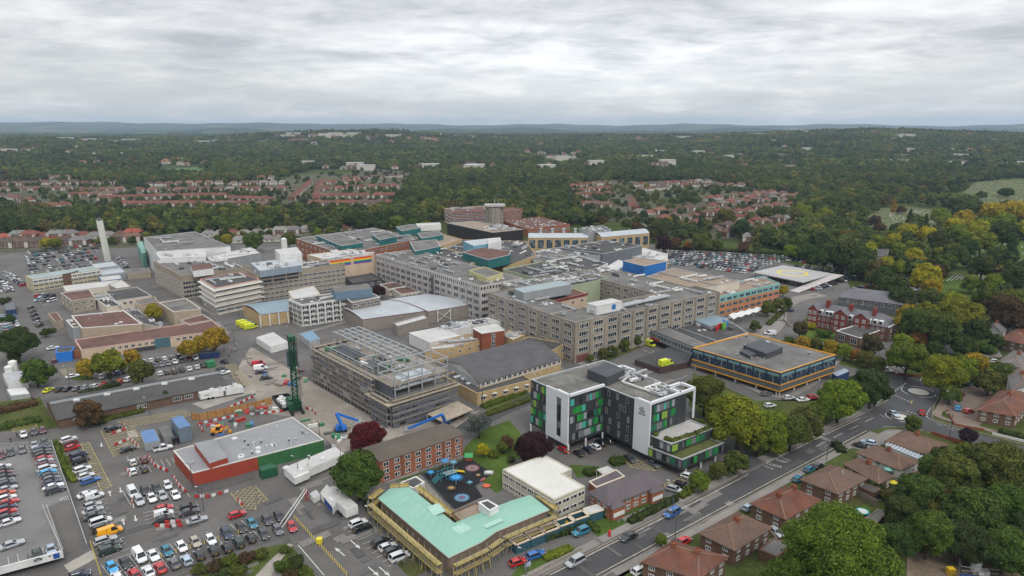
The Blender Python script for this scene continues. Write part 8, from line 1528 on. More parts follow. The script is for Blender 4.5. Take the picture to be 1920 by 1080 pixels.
t5_=boxunit('mobile_unit_trailer','long white mobile clinic with dark door standing on the concrete apron',para((375,738.5),(456,725),(369,732.5),2.7),.6,2.7,WHITEM,FELTW,'trailer'); b=MB(); wallstrip(b,t5_.pts[0],t5_.pts[1],t5_.c,.7,2.3,METALD,.06,.53,.585); addpart(t5_.th,b,'door'); b=MB(); wallstrip(b,t5_.pts[0],t5_.pts[1],t5_.c,1.7,1.95,BLUP,.05,.1,.2); addpart(t5_.th,b,'livery_panel'); wheels(t5_,(.18,.28)); clutter(t5_,4,81,z=2.76,poly=[tuple(p) for p in t5_.pts],kinds=('light','vent'))
t6_=boxunit('site_cabin','white box cabin on the end of the pavilion roofline',quadpx([(364,706),(370,714),(391,709),(386,701)],3.4),.4,3.4,WHITEM,FELTW,'cabin')
for nm,lab,q,z,wm,rm,cat in (('site_cabin','blue-roofed grey site cabin nearest the yellow-hatched bay',qa((945,105),(975,185),(1080,165),(1040,85)),2.6,GREYC,surf('site blue roof',(.10,.19,.36),.1,.3,.5),'cabin'),('site_cabin','grey flat-topped site cabin between the two blue-roofed ones',qa((1068,75),(1105,145),(1172,130),(1130,62)),2.4,surf('cabin grey',(.19,.20,.20),.1),FELT,'cabin'),('site_cabin','tall double-stacked blue-grey site cabin behind the red cladding',qa((1150,15),(1205,85),(1290,65),(1230,-5)),4.8,surf('cabin blue grey',(.13,.17,.21),.1),surf('site blue roof',(.1,.19,.36)),'cabin'),('shipping_container','dark green container beside the energy building green end',[Q('B',x,y) for x,y in ((15,345),(35,372),(145,345),(110,315))],2.5,surf('container green',(.015,.085,.04),.12,.6,.5),surf('container green',(.015,.085,.04)),'container'),('skip','dark navy roll-on waste skip under the gold trees by the peach building',qe((1490,400),(1500,415),(1645,400),(1630,380)),2.4,surf('skip navy',(.012,.03,.10),.12),METALD,'skip'),('shipping_container','green container in the bays facing the peach building',qe((1540,470),(1555,480),(1612,470),(1600,450)),2.3,surf('container bright green',(.03,.18,.08),.12),surf('container bright green',(.03,.18,.08)),'container'),('marquee','white marquee with pale roof by the piling rig',[Q('F',x,y) for x,y in ((0,290),(110,360),(240,325),(130,250))],3.0,WHITEM,FELTW,'marquee'),('site_roof','blue temporary site roof behind the part-built block',[Q('F',x,y) for x,y in ((330,265),(400,320),(480,300),(420,240))],3.2,METAL,surf('site roof blue',(.16,.27,.38),.1),'canopy'),('site_cabin','navy cabin with paler roof beside the amber-trimmed clinic',qH((480,560),(520,585),(612,545),(575,520)),3.0,surf('cabin navy',(.02,.04,.11),.1),surf('cabin pale roof',(.25,.3,.36),.1),'cabin'),('site_cabin','dark blue container in the tree belt by the main road',qH((320,800),(360,860),(420,845),(380,795)),2.6,surf('container slate blue',(.03,.07,.10),.1),surf('container slate blue',(.03,.07,.1)),'container'),('plant_unit','white louvred plant units stacked beside the white tanks',[(5,700),(15,718),(52,712),(42,695)],3.2,WHITEM,METAL,'plant unit'),('plant_unit','low white ventilation plant on the grey skid by the west hedge',[(12,730),(20,742),(56,738),(48,727)],1.8,METAL,WHITEM,'plant unit'),('site_cabin','navy site cabin at the edge by the dark western tree',[(8,570),(10,582),(30,580),(28,566)],2.8,surf('cabin navy',(.02,.04,.11)),METALD,'cabin')):
 boxunit(nm,lab,quadpx(q,z),.15,z,wm,rm,cat)
for i,(u,v) in enumerate(((28,690),(20,695))):
 th=thing('storage_tank',('tall white cylindrical oxygen tank beside the green tree','second white oxygen tank, shorter, just left of the tall one')[i],'tank',tuple(P(u,v+18))); p=P(u,v+18); b=MB(); hh=(6.2,5.2)[i]; b.tube((p.x,p.y,.6),(p.x,p.y,hh),1.35,WHITEM,n=16); addpart(th,b,'vessel',False); b=MB(); b.tube((p.x,p.y,hh),(p.x,p.y,hh+.5),1.35,WHITEM,.5,16); addpart(th,b,'dome')
 for k in range(3): b=MB(); t=k*2.1; b.bar((p.x+math.cos(t),p.y+math.sin(t),0),(p.x+math.cos(t),p.y+math.sin(t),.7),.18,METAL); addpart(th,b,'leg')
# lower-right compound with its tank
gt_=thing('gas_tank','white upright tank inside the fenced compound at the bottom edge','tank',tuple(P(1828,1072))); p=P(1828,1072); b=MB(); b.tube((p.x,p.y,.5),(p.x,p.y,3.4),1.0,WHITEM,n=16); addpart(gt_,b,'vessel'); b=MB(); b.tube((p.x,p.y,3.4),(p.x,p.y,3.8),1.0,WHITEM,.4,16); addpart(gt_,b,'dome'); b=MB(); b.box((p.x-1.2,p.y-1.2,.03),(p.x+1.2,p.y+1.2,.5),CONC); addpart(gt_,b,'plinth')
b=MB(); p=P(1842,1078); b.box((p.x-1.1,p.y-.5,.05),(p.x+1.1,p.y+.5,1.1),WHITEM); tag(b.build('equipment_cabinet'),'white equipment cabinet beside the upright tank','cabinet')
boxunit('storage_cylinder','dark navy tank unit with a yellow and black striped end at the bottom edge',para((1795,1086),(1840,1092),(1800,1074),1.6),.3,1.6,surf('cabin navy',(.02,.04,.11)),surf('cabin navy',(.02,.04,.11)),'tank'); b=MB(); p=P(1783,1069,1); b.box((p.x-.7,p.y-.6,.1),(p.x+.7,p.y+.6,1.5),flat('hazard yellow',(.65,.42,.02),.5)); 
for k in range(3): b.box((p.x-.7,p.y-.62,.25+.45*k),(p.x+.7,p.y-.55,.45+.45*k),BLK)
tag(b.build('striped_barrel'),'yellow and black striped drum at the end of the navy tank','drum')
sheet('bare_ground',[(1700,1040),(1760,1020),(1810,1050),(1900,1060),(1930,1100),(1700,1110)],Z3,soil)
def meshfence(label,pts,h=2.0,m=METAL):
 th=thing('mesh_fence',label,'fence',tuple(pts[0])); railing(th,'fence_panel',pts,h,m,2.4)
 return th
meshfence('steel mesh fence round the upright tank compound',[P(1795,1050),P(1800,1078),P(1872,1085),P(1880,1055),P(1795,1050)])
# open-topped boarded walkway boxes along the forecourt
TEALB=surf('hoarding teal blue',(.03,.09,.115),.12,.4,.7); RUST=surf('rusty floor',(.20,.095,.045),.2,.5,.9); SAND=surf('sand rim',(.52,.43,.32),.1,.5)
for i in range(6):
 a=P(968+27.5*i,1022-11.6*i,2.3); c=P(994+27.5*i,1011-11.0*i,2.3); d=(c-a).normalized(); n=Vector((-d.y,d.x,0)); q=[a,c,c+n*2.5,a+n*2.5]; th=thing('open_container',f'open-topped teal container with sandy rim, {ordw(i)} along from the forecourt kerb' if i<5 else 'last container of the teal row, covered with a pale lid, by the surgery','container',(*((a+c)/2)[:2],0),0,'teal containers along the clinic'); b=MB()
 for k in range(4): b.bar((*q[k][:2],1.15),(*q[(k+1)%4][:2],1.15),.12,TEALB,2.3)
 addpart(th,b,'side_wall'); b=MB(); b.prism([p[:2] for p in q],.05,.35,RUST) if i<5 else b.prism([p[:2] for p in q],2.3,2.42,FELTW); addpart(th,b,'floor' if i<5 else 'lid'); b=MB()
 for k in range(4): b.bar((*q[k][:2],2.33),(*q[(k+1)%4][:2],2.33),.55,SAND,.1)
 addpart(th,b,'rim')
b=MB(); p=P(*Q('C',388,735)); b.hexa([(p.x-.9,p.y-.6,.05),(p.x+.9,p.y-.6,.05),(p.x+.9,p.y+.6,.05),(p.x-.9,p.y+.6,.05),(p.x-1.1,p.y-.7,1.3),(p.x+1.1,p.y-.7,1.3),(p.x+1.1,p.y+.7,1.3),(p.x-1.1,p.y+.7,1.3)],flat('skip yellow',(.72,.45,.02),.5)); tag(b.build('waste_bin'),'bright yellow waste bin at the end of the teal containers','bin')
# roadside bits
pb_=thing('post_box','red cylindrical post box on the verge by the surgery hedge','post box',tuple(P(*Q('C',657,815)))); p=P(*Q('C',657,815)); b=MB(); b.tube((p.x,p.y,0),(p.x,p.y,1.45),.3,flat('post box red',(.5,.01,.012),.35),n=12); addpart(pb_,b,'pillar'); b=MB(); b.tube((p.x,p.y,1.45),(p.x,p.y,1.62),.36,flat('post box red',(.5,.01,.012)),.2,12); addpart(pb_,b,'cap')
def lamp(label,u,v,h=8.0,arm=1.2,dx=(-1,0.3)):
 p=P(u,v); th=thing('street_lamp',label,'street lamp',tuple(p)); b=MB(); b.tube((p.x,p.y,0),(p.x,p.y,h),.12,METALD,.07,7); addpart(th,b,'post'); b=MB(); d=Vector((*dx,0)).normalized()*arm; b.bar((p.x,p.y,h-.05),(p.x+d.x,p.y+d.y,h+.15),.08,METALD); addpart(th,b,'arm'); b=MB(); b.bar((p.x+d.x*.9,p.y+d.y*.9,h+.1),(p.x+d.x*1.5,p.y+d.y*1.5,h+.2),.3,METAL,.14); addpart(th,b,'lamp_head')
for lab,k,x,y,h in (('street lamp by the small street tree above the red-tiled semi','C',1100,850,7.5),('street lamp between the bungalows and the hatch-edged road','D',395,300,7.5),('street lamp on the left kerb beside the surgery hedge','C',1085,620,7),('street lamp at the amber clinic junction by the dark tree','H',825,515,6),('street lamp on the corner before the blackish purple tree','H',1360,1040,7.5),('street lamp by the roundabout side of the lime trees','H',1400,700,6.5),('street lamp in the belt trees left of the dashed lane','H',465,930,6),('lamp on the verge by the forecourt sign','C',95,1075,6),('lamp in the bays near the barrier corner of the energy building','A',1300,470,6),('lamp by the curved barrier near the trailer end','A',1375,640,6),('lamp in front of the long pavilion door','E',1125,880,6),('lamp post in the row behind the pavilion','E',1075,640,6),('lamp on the deck railing by the top rows','A',205,215,5)):
 lamp(lab,*Q(k,x,y),h)
LQ=[]
for i,(u,v) in enumerate(((60,600),(130,720),(330,700),(440,650),(450,600),(545,640),(600,830),(700,1000),(560,900),(640,880),(905,760),(1010,735),(1230,690),(1420,590),(1470,600),(1560,545),(1300,480),(1420,490),(1350,500),(100,480),(150,475),(215,560),(1660,690),(1780,770),(1150,690),(330,600))):
 p=P(u,v); n_,q_=min(LM,key=lambda q:(q[1]-p).length); LQ.append((n_,(q_-p).length,u,v))
for n_ in sorted({q[0] for q in LQ}):
 L_=sorted(q for q in LQ if q[0]==n_)
 for i,q in enumerate(L_): lamp('grey lamp post, '+(f'{ordw(i)} closest to {n_}' if len(L_)>1 else f'standing alone by {n_}'),q[2],q[3],6.5)
def signboard(label,u,v,txt,face,h=2.2,w=1.6,bh=1.0,hd=(10,-5),tc=None,name='sign',z=0):
 p=P(u,v,z); a=head(u,v,*hd); th=thing(name,label,'sign',(p.x,p.y,z),a); b=MB()
 for x in (-w*.4,w*.4): b.bar((x,0,0),(x,0,h),.09,METAL)
 b.build('post',th); b=MB(); b.box((-w/2,-.08,h-bh),(w/2,-.045,h),face); b.build('panel',th)
signboard('small blue and white sign board on the verge beside the red hatchback',*Q('C',105,1050),'',flat('sign pale blue',(.35,.42,.55),.5)); signboard('white noticeboard on the brick wall at the side junction',*Q('H',965,575),'',WHITEM,1.6,2.2,.8)
b=signboard('orange and blue striped flag board in the trees by the road junction',*Q('D',18,205),'',flat('flag orange',(.75,.20,.02),.5),2.6,1.6,.9)
p=P(*Q('D',18,205)); 
signboard('warning triangle sign on the splitter island of the mini roundabouts',*Q('H',1072,800),'',flat('sign yellow',(.7,.55,.05),.5),1.6,.8,.8)
# barriers, hoarding, bollards
BR_=flat('barrier red',(.36,.022,.022),.5); BW_=flat('barrier white',(.52,.51,.49),.5)
def barrier_mesh(m):
 b=MB(); b.hexa([(-.5,-.26,0),(.5,-.26,0),(.5,.26,0),(-.5,.26,0),(-.5,-.09,.85),(.5,-.09,.85),(.5,.09,.85),(-.5,.09,.85)],m); return b.mesh('barrier')
BM_=[barrier_mesh(BR_),barrier_mesh(BW_)]
def barriers(where,pts,grp):
 q=[Vector(p[:2]) for p in pts]; k=0
 for i in range(len(q)-1):
  L=(q[i+1]-q[i]).length; n=max(1,int(L/1.15)); d=q[i+1]-q[i]; rz=math.atan2(d.y,d.x)
  for j in range(n):
   p=q[i].lerp(q[i+1],(j+.5)/n); o=put('traffic_barrier',BM_[k%2],None,(p.x,p.y,Z3),rz); o.scale=(1.0,.85,.85); tag(o,f"{('red','white')[k%2]} plastic barrier block {where}",'barrier',grp+(' red',' white')[k%2]); k+=1
for i,(where,pp) in enumerate((('in the broken line by the black estate car',((750,125),(855,95),(830,55))),('in the loop round the lower black saloon',((772,205),(880,158),(940,218))),('beside the small bay block of white hatchbacks',((852,365),(882,412))),('in the diagonal line behind the maroon hatchback',((1000,275),(1045,342),(1135,378))),('in the slanting line near the red cladding corner',((1168,410),(1212,482),(1262,522))),('in the long line by the palisade fence',((1312,552),(1420,550),(1550,512))),('at the corner of the eastern hatched box',((1605,570),(1640,610))),('in the double strip below the island bays',((1045,748),(1150,754),(1240,745))),('in the short strip above the double one',((1110,726),(1225,720))),('beside the white van double row',((888,565),(905,625))),('along the timber hoarding inside the site',((1340,62),(1470,30),(1610,2))),('around the site materials by the digger',((1340,62),(1372,112))))):
 barriers(where,G(qa(*pp)),f'barriers {where}')
barriers('by the piling rig apron',G([Q('F',0,872),Q('F',90,862),Q('F',205,850)]),'barriers by rig'); barriers('between piling rig and part-built block',G([Q('F',372,828),Q('F',420,840),Q('F',450,872)]),'barriers by block'); barriers('along the mobile clinic apron and hoarding',G([Q('E',1700,830),Q('E',1800,790),Q('E',1900,740)]),'barriers by apron')
ho=thing('timber_hoarding','orange-brown plywood hoarding along the site edge','hoarding',tuple(P(420,775))); PLY=surf('orange plywood',(.36,.19,.07),.15,.5,.85); hpt=[P(*Q('E',1440,905)),P(*Q('E',1500,915)),P(*Q('E',1920,822)),P(*Q('F',120,790))]
b=MB()
for i in range(len(hpt)-1): b.bar((*hpt[i][:2],1.2),(*hpt[i+1][:2],1.2),.12,PLY,2.4)
addpart(ho,b,'boards'); b=MB()
for i in range(len(hpt)-1):
 n=max(2,int((hpt[i+1]-hpt[i]).length/2.4))
 for j in range(n): p=hpt[i].lerp(hpt[i+1],j/n); b.bar((p.x,p.y-.12,0),(p.x,p.y-.12,2.45),.14,surf('hoarding post',(.2,.11,.05),.1))
addpart(ho,b,'uprights')
bolm=MB(); bolm.tube((0,0,0),(0,0,.95),.11,flat('bollard yellow',(.66,.50,.09),.5),.09,8); bolm=bolm.mesh('bollard')
def bollards(where,a,c,n,grp):
 A_,C_=P(*a),P(*c)
 for i in range(n): p=A_.lerp(C_,i/(n-1)); tag(put('bollard',bolm,None,(p.x,p.y,Z2)),f'yellow bollard in the line {where}','bollard',grp)
bollards('dividing the access road from the trailers',Q('B',262,695),Q('B',610,1075),26,'bollards on the access road'); bollards('between the two rows of parked cars',Q('A',780,1050),Q('A',1700,768),20,'bollards between the car rows'); bollards('at the entrance of the yellow-posted rows',Q('A',615,870),Q('A',680,1075),8,'bollards at the row end')
b=MB(); p=P(*Q('B',430,860)); b.box((p.x-.55,p.y-.5,Z3),(p.x+.55,p.y+.5,1.2),flat('grit bin yellow',(.66,.55,.03),.5)); b.box((p.x-.6,p.y-.55,1.2),(p.x+.6,p.y+.55,1.3),flat('grit bin yellow',(.66,.55,.03))); tag(b.build('grit_bin'),'yellow grit bin standing in the line of bollards','bin')
# white gantry frame lying by the trailers: two long white height-barrier poles
for i,(a,c) in enumerate((((145,740),(330,485)),((175,740),(345,490)))): A_,C_=P(*Q('B',*a),1.0),P(*Q('B',*c),3.5); b=MB(); b.bar((*A_[:2],.5),(*C_[:2],3.2),.14,WHITEM); b.bar((*C_[:2],0),(*C_[:2],3.25),.2,flat('barrier red',(.55,.02,.02))); b.bar((*A_[:2],0),(*A_[:2],.55),.2,METAL); tag(b.build('barrier_arm'),('long white raised barrier arm nearer the black hatchback','long white raised barrier arm nearer the red car')[i],'barrier')
# digger and pallets in the compound
DG=flat('digger orange',(.62,.27,.02),.45); p=P(*Q('A',1470,122)); dg_=thing('digger','orange wheeled digger with folded arm behind the energy building','digger',tuple(p),.2); b=MB(); b.box((-1.8,-.9,.7),(1.4,.9,1.5),DG); b.box((-1.6,-.8,1.5),(-.4,.8,1.9),DG); b.build('body',dg_); b=MB(); b.box((-.3,-.75,1.45),(.9,.75,2.6),CGL); b.box((-.35,-.8,2.6),(.95,.8,2.75),DG); b.build('cab',dg_); b=MB(); b.bar((1.3,0,1.3),(2.9,0,2.2),.35,DG); b.bar((2.9,0,2.2),(3.5,0,.7),.28,DG); b.box((3.2,-.5,.2),(3.9,.5,.8),DG); b.build('arm',dg_)
for x in (-1.2,.9):
 for y in (-.95,.95): b=MB(); b.tube((x,y-.2,.55),(x,y+.2,.55),.55,TYRE,n=12); b.build('wheel',dg_)
rng=random.Random(3)
STK=[flat('stack blue',(.05,.16,.38),.5),WHITEM,surf('old timber',(.16,.13,.1)),BOARD,flat('stack red',(.35,.03,.03),.5),METAL,flat('stack green',(.03,.17,.07),.5),METALD]
SN=['blue','white','grey timber','pale timber','red','steel','green','dark steel']
SPOT=[]
for poly,n,wh in (([Q('A',x,y) for x,y in ((1360,75),(1640,15),(1728,60),(1500,140))],16,'behind the energy building'),([(492,700),(560,690),(590,720),(520,730)],14,'on the ground by the piling rig'),([(560,785),(620,800),(700,825),(640,835)],16,'along the foot of the part-built block'),([(470,760),(520,768),(510,780),(470,775)],8,'in front of the piling rig tray'),([(440,770),(500,760),(500,772),(450,785)],8,'inside the hoarding corner'),([(850,778),(880,770),(890,780),(860,790)],5,'under the loading gantry')):
 for i in range(n):
  u,v=rand_in(poly,rng); j=rng.randrange(len(STK)); p=P(u,v); rz=rng.uniform(0,3.1); b=MB(); w,l,h=rng.uniform(.8,1.4),rng.uniform(1.0,3.6),rng.uniform(.3,1.1); b.box((-l/2,-w/2,.12),(l/2,w/2,.12+h),STK[j],rz,(p.x,p.y,Z2)); b.box((-l/2,-w/2-.03,0),(l/2,w/2+.03,.12),BOARD,rz,(p.x,p.y,Z2)); SPOT.append((b,j,wh))
CT={}
for i in range(16):
 j=rng.randrange(len(STK)); x_,y_,_z=cp(rng.uniform(13,Lc-4),rng.uniform(3,22),0); b=MB(); w,l,h=rng.uniform(.8,1.6),rng.uniform(1.5,5),rng.uniform(.3,1.1); b.box((-l/2,-w/2,.1),(l/2,w/2,.1+h),STK[j],rng.uniform(0,3),(x_,y_,12.5)); SPOT.append((b,j,'on the top deck of the part-built block'))
for b,j,wh in SPOT:
 k=CT[(j,wh)]=CT.get((j,wh),0)+1; tot=sum(1 for q in SPOT if q[1]==j and q[2]==wh); tag(b.build('material_pallet'),f'{SN[j]} building materials on a pallet {wh}','pallet',f'{SN[j]} pallets {wh}')
# playground
def rug(label,x,y,r,cols):
 p=P(*Q('B',x,y)); th=thing('painted_roundel',label,'play surface',(p.x,p.y,Z3)); rr=[r,r*.82,r*.62,r*.42,r*.2]
 for i,c in enumerate(cols):
  b=MB(); b.face([(rr[i]*math.cos(2*math.pi*k/28),rr[i]*math.sin(2*math.pi*k/28),.012+.012*i) for k in range(28)],flat('roundel %.2f %.2f'%(c[0],c[2]),c,.8)); b.build('colour_ring',th)
rug('round blue and red play roundel at the far end of the playground',1460,354,2.3,[(.07,.13,.24),(.20,.075,.075),(.19,.18,.25),(.24,.13,.11),(.18,.07,.06)]); rug('round red, blue and white play roundel at the near end of the playground',1390,554,2.3,[(.20,.05,.05),(.07,.17,.28),(.16,.24,.29),(.06,.13,.24),(.22,.05,.05)])
def star(label,x,y,r,h,c,n=11,name='star_canopy'):
 p=P(*Q('B',x,y)); th=thing(name,label,'play shade',(p.x,p.y,Z3)); m=flat('star %.2f'%c[2],c,.45); b=MB(); b.tube((0,0,0),(0,0,h),.09,METAL); b.build('post',th); b=MB(); pts=[]
 for i in range(2*n): a=math.pi*i/n; q=r if i%2==0 else r*.42; pts.append((q*math.cos(a),q*math.sin(a),h-(.25 if i%2==0 else 0)))
 for i in range(2*n): b.face([(0,0,h+.15),pts[i],pts[(i+1)%(2*n)]],m); b.face([(0,0,h+.05),pts[(i+1)%(2*n)],(*pts[i][:2],pts[i][2]-.03)],m)
 b.build('petals',th)
star('small blue star-shaped shade at the west of the playground',1180,415,1.3,1.6,(.02,.28,.55)); star('large blue star-shaped shade over the climbing frame',1350,465,2.2,2.2,(.02,.25,.58),13); star('blue canopy star at the back of the climbing frame',1275,364,1.7,2.8,(.03,.22,.50)); star('pale teal sprung star in the middle of the play surface',1443,470,1.0,1.0,(.10,.30,.42),9); star('brown thatch-like low star at the front of the climbing frame',1318,505,1.3,.9,(.30,.20,.08),13); star('grey-blue shade star above the yellow slide',1335,375,1.3,2.8,(.25,.33,.42))
p=P(*Q('B',1290,420)); cf=thing('climbing_frame','teal climbing frame with a yellow slide and platforms on the black play surface','climbing frame',(p.x,p.y,Z3),.6); tl_=flat('frame teal',(.05,.30,.33),.4); yl_=flat('slide yellow',(.75,.55,.04),.35); b=MB()
for x in (-2.4,-.8,.8,2.4):
 for y in (-1,1): b.tube((x,y,0),(x,y,2.6),.07,tl_)
for z in (1.3,2.1):
 for y in (-1,1): b.bar((-2.4,y,z),(2.4,y,z),.08,tl_)
b.build('frame',cf); b=MB(); b.box((-.8,-1,1.25),(2.4,1,1.35),flat('platform grey',(.2,.24,.26),.6)); b.build('platform',cf); b=MB(); b.hexa([(2.4,-.45,1.3),(5.2,-.45,.15),(5.2,.45,.15),(2.4,.45,1.3),(2.4,-.45,1.5),(5.2,-.45,.35),(5.2,.45,.35),(2.4,.45,1.5)],yl_); b.build('slide',cf); b=MB()
for i in range(6): b.bar((-2.4,-1+.4*i,1.2),(-4.2,-1+.4*i,.05),.05,tl_); b.bar((-2.4-.3*i,-1,1.2-.2*i),(-2.4-.3*i,1,1.2-.2*i),.05,tl_)
b.build('climbing_net',cf)
def dish(label,x,y,r,m,name='spinner_dish'):
 p=P(*Q('B',x,y)); b=MB(); b.tube((p.x,p.y,Z3),(p.x,p.y,Z3+.2),r*.5,m,r,18); b.tube((p.x,p.y,Z3+.2),(p.x,p.y,Z3+.32),r,m,r*.7,18); tag(b.build(name),label,'play equipment')
dish('red-orange round spinner dish on the playground lawn',1556,476,1.0,flat('dish red',(.55,.09,.03),.4)); dish('tan low roundabout beside the far roundel',1500,405,.6,flat('dish tan',(.3,.2,.1),.5))
b=MB(); p=P(*Q('B',1572,390)); b.box((p.x-1.2,p.y-.8,Z3),(p.x+1.2,p.y+.8,.5),METAL); b.box((p.x-.8,p.y-.5,.5),(p.x+.8,p.y+.5,.62),WHITEM); tag(b.build('play_table'),'grey and white play table at the lawn edge of the playground','table')
hp_=thing('playhouse','small green-roofed playhouse by the far roundel','playhouse',tuple(P(*Q('B',1437,298)))); q=[P(*Q('B',1437,298))+Vector((dx,dy,0)) for dx,dy in ((-1,-.7),(1,-.7),(1,.7),(-1,.7))]; walls(hp_,q,0,1.2,flat('playhouse red',(.3,.06,.03),.6)); pitched(hp_,q,1.2,.8,flat('playhouse green',(.03,.28,.08),.5),flat('playhouse red',(.3,.06,.03)),0,.15)
b=MB(); p=P(*Q('B',1530,440)); b.bar((p.x-.6,p.y,.1),(p.x+.6,p.y,.9),.35,flat('rocker pink',(.55,.16,.18),.5)); b.bar((p.x,p.y-.3,0),(p.x,p.y+.3,.4),.2,BLK); tag(b.build('spring_rocker'),'pink and white spring rocker on the play lawn','play equipment')
meshfence('dark fence along the brick residence side of the playground',[P(788,889),P(882,858)],1.3,METALD); meshfence('dark fence along the path side of the playground',[P(790,892),P(846,958)],1.1,METALD)
meshfence('timber-coloured fence at the end of the marked bays',[P(770,1040),P(755,1062),P(790,1052)],1.2,surf('old timber',(.16,.13,.1)))
def gwall(label,pts,h,m,name='garden_wall',cat='wall',t=.2):
 b=MB(); q=[Vector(p[:2]) for p in pts]; c=q[0]; th=thing(name,label,cat,(*q[0],0))
 for i in range(len(q)-1): b.bar((*q[i],h/2),(*q[i+1],h/2),t,m,h)
 addpart(th,b,'panel')
TIM=surf('weathered timber fence',(.20,.165,.125),.2,.5,.9)
for lab,pp,h,m in (('low stone wall along the forecourt verge and road',[(985,1086),(1090,1030)],.6,CONC),('weathered fence behind the patchy red semi',[(1545,940),(1585,970),(1625,985)],1.7,TIM),('weathered fence between villa garden and shed',[(1605,930),(1645,950)],1.7,TIM),('fence at the side of the red-tiled semi',[(1440,1000),(1470,1040)],1.5,TIM),('dark boundary fence between bungalow gardens',[(1655,895),(1690,915)],1.5,TIM),('brick garden wall along the roundabout bungalow',[(1745,815),(1800,832),(1830,842)],1.2,REDBR),('low brick wall with noticeboard at the side junction',[(1672,702),(1705,706),(1742,708)],.9,REDBR),('low brick wall round the gravel forecourt',[(1775,770),(1790,798),(1845,808)],.7,REDBR),('white picket wall before the gabled houses',[(1860,815),(1930,832)],.8,RENDER),('stone wall bounding the walled memorial lawn',[(1775,515),(1835,522),(1852,518),(1822,540)],1.2,CONC),('curved retaining wall by the curving hospital drive',[(1468,600),(1480,612),(1510,612)],.9,CONC)):
 gwall(lab,G(pp),h,m)
# cemetery chapel, gateway
cha=houseblock('chapel','small grey stone gabled chapel at the cemetery gate',[Vector(P(u,v)[:2]) for u,v in ((1638,492),(1662,492),(1666,486),(1642,486))],4.0,4.0,CONC,SLATE,0,'chapel')
for s in (0.,1.): b=MB(); p=cha.pts[0].lerp(cha.pts[1],s); b.bar((p.x,p.y,0),(p.x,p.y,7.5),.7,CONC); addpart(cha.th,b,'pinnacle')
# headstones in the grave fields: too many and too small to count
def headstones():
 rng=random.Random(12); pts=[];rot=[]
 for poly,n in (([(1600,430),(1650,396),(1700,392),(1790,402),(1755,438),(1660,428)],260),([(1795,374),(1832,348),(1920,344),(1950,385),(1850,392)],340),([(1785,482),(1830,460),(1960,456),(1960,505)],90)):
  for _ in range(n):
   u,v=rand_in(poly,rng); p=P(u,v); pts.append((p.x,p.y,float(terr(p.x,p.y))+.3)); rot.append((0,0,rng.uniform(-.2,.2)))
 b=MB(); b.hexa([(-.45,-.12,-.3),(.45,-.12,-.3),(.45,.12,-.3),(-.45,.12,-.3),(-.4,-.1,1.1),(.4,-.1,1.1),(.4,.1,1.1),(-.4,.1,1.1)],CONCW); scatter('headstones',pts,[(1.3,1.3,1.0)]*len(pts),rot,[0]*len(pts),[b.mesh('headstone')])
headstones()
# people
def person_mesh(name,step,top,leg):
 sk=[((0,0,.95),.14),((0,0,1.2),.15),((0,0,1.42),.13),((0,0,1.55),.06),((0,.02,1.66),.095),((0,.02,1.76),.075),((-.10,.02*step,.88),.09),((-.11,.16*step,.5),.065),((-.11,.26*step,.08),.045),((-.11,.38*step,.04),.04),((.10,-.02*step,.88),.09),((.11,-.14*step,.5),.065),((.11,-.28*step,.08),.045),((.11,-.16*step,.04),.04),((-.20,0,1.40),.065),((-.25,-.06*step,1.14),.05),((-.24,.06*step,.90),.04),((.20,0,1.40),.065),((.25,.06*step,1.14),.05),((.24,.16*step,.92),.04)]
 ed=[(0,1),(1,2),(2,3),(3,4),(4,5),(0,6),(6,7),(7,8),(8,9),(0,10),(10,11),(11,12),(12,13),(2,14),(14,15),(15,16),(2,17),(17,18),(18,19)]
 me=bpy.data.meshes.new(name); me.from_pydata([s[0] for s in sk],ed,[]); o=bpy.data.objects.new('tmp',me); COL.objects.link(o); md=o.modifiers.new('skin','SKIN')
 for i,s in enumerate(sk): me.skin_vertices[0].data[i].radius=(s[1],s[1])
 me.skin_vertices[0].data[0].use_root=True; o.modifiers.new('s','SUBSURF').levels=1; dg=bpy.context.evaluated_depsgraph_get(); m2=bpy.data.meshes.new_from_object(o.evaluated_get(dg)); bpy.data.objects.remove(o); m2.name=name
 for m in (top,leg,flat('skin',(.42,.25,.17),.6),flat('dark hair',(.03,.02,.015),.7)): m2.materials.append(m)
 for p in m2.polygons: z=p.center.z; p.material_index=1 if z<.95 else 2 if (z>1.52 and z<1.7 or (abs(p.center.x)>.2 and z<.96)) else 3 if z>=1.7 else 0
 return m2
PC=dict(black=(.015,.015,.018),navy=(.02,.03,.08),red=(.35,.03,.03),pale=(.5,.5,.52),hivis=(.6,.62,.03),blue=(.03,.12,.35))
for lab,k,x,y,top,z in (('person in a black coat walking near the west deck corner','A',75,185,'black',0),('person in navy walking towards the hedge of the west car park','A',118,150,'navy',0),('person in black walking by the navy skip','E',1682,400,'black',0),('person in red walking between skip and red van','E',1740,408,'red',0),('person in a pale top beside the one in red','E',1765,402,'pale',0),('person in dark clothes crossing behind the navy hatchback','E',1718,450,'black',0),('person in navy by the mobile clinic bay','E',1785,540,'navy',0),('person in black pushing along the double barrier strip','A',1158,775,'black',0),('person in hi-vis yellow on the part-built block deck','F',1350,300,'hivis',0),('person in blue on the pavement by the lower green wing','C',1085,600,'blue',0),('person in dark clothes on the corner by the dashed junction','H',795,830,'black',0),('person in black beside the tree belt kerb','D',152,205,'black',0),('person in hi-vis by the blue boom lift','F',700,985,'hivis',0)):
 p=P(*Q(k,x,y),0); o=put('person',person_mesh('person',1.0,flat('coat '+top,PC[top],.8),flat('trousers',(.02,.022,.03),.8)),None,(p.x,p.y,Z3),random.Random(x).uniform(0,6.28)); tag(o,lab,'person')
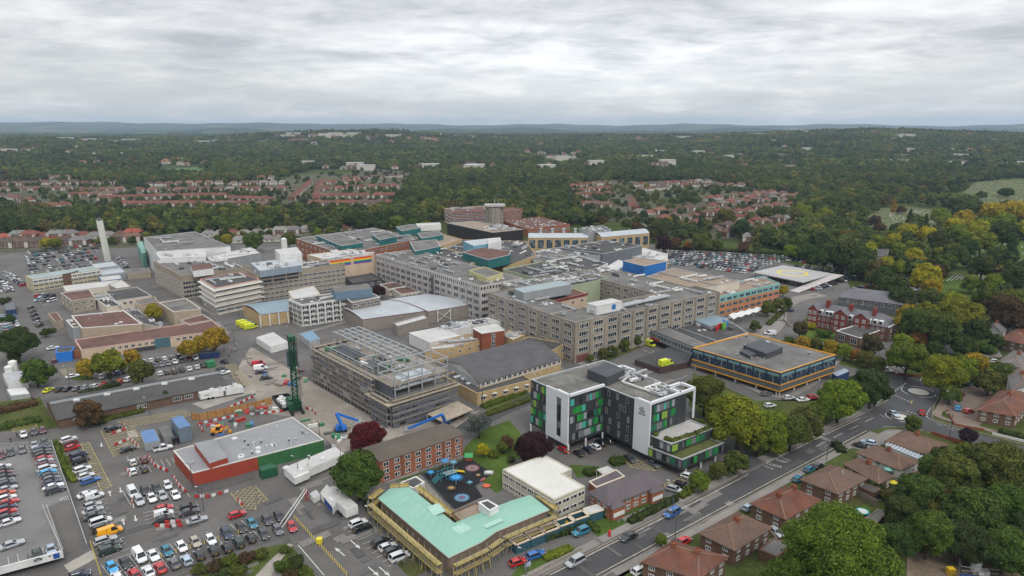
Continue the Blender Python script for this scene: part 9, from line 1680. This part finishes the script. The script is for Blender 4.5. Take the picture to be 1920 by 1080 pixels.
# garden things seen over the fences
tr=thing('trampoline','round turquoise-rimmed trampoline on the back lawn','trampoline',tuple(P(*Q('D',636,662)))); p=P(*Q('D',636,662)); b=MB(); b.tube((p.x,p.y,.7),(p.x,p.y,.8),1.5,flat('turquoise rim',(.05,.38,.36),.5),n=20); addpart(tr,b,'rim'); b=MB(); b.tube((p.x,p.y,.8),(p.x,p.y,.83),1.1,WHITEM,n=20); addpart(tr,b,'bed')
for k in range(4): b=MB(); t=k*1.57; b.bar((p.x+1.3*math.cos(t),p.y+1.3*math.sin(t),0),(p.x+1.3*math.cos(t),p.y+1.3*math.sin(t),.7),.08,METAL); addpart(tr,b,'leg')
sheet('lawn',qD((590,640),(640,600),(720,630),(650,690)),Z3,grassm); sheet('patio',qD((740,520),(840,530),(830,590),(730,570)),Z3,paving); sheet('driveway',qC((1640,880),(1780,820),(1830,900),(1700,960)),Z3,paving); sheet('patio',qD((900,390),(1020,320),(1060,350),(950,420)),Z3,surf('brick paving',(.20,.12,.09),.15,.4))
for i,(x,y,c,lab) in enumerate(((835,485,(.6,.5,.03),'yellow garden parasol folded on the patio'),(990,320,(.5,.03,.03),'red parasol beside the white-walled bungalow'),(810,398,(.15,.40,.32),'pale green parasol by the brown bungalow'))): p=P(*Q('D',x,y)); th=thing('parasol',lab,'parasol',tuple(p)); b=MB(); b.tube((p.x,p.y,0),(p.x,p.y,2.1),.04,METAL,n=6); addpart(th,b,'pole'); b=MB(); b.tube((p.x,p.y,1.7),(p.x,p.y,2.25),1.2,flat('parasol %d'%i,c,.8),.05,8); addpart(th,b,'canopy')
# far mast on the ridge
p=P(683,240); r_=3050; az=math.atan2(p.x,p.y); x,y=r_*math.sin(az),r_*math.cos(az); z=float(terr(x,y)); b=MB(); b.tube((x,y,z),(x,y,z+44),1.2,METALD,.5,6); b.tube((x,y,z+26),(x,y,z+30),2.2,METALD,2.2,8); tag(b.build('radio_mast'),'slim grey radio mast on the wooded far ridge','mast')
fix_windows_parent(); flush_windows()
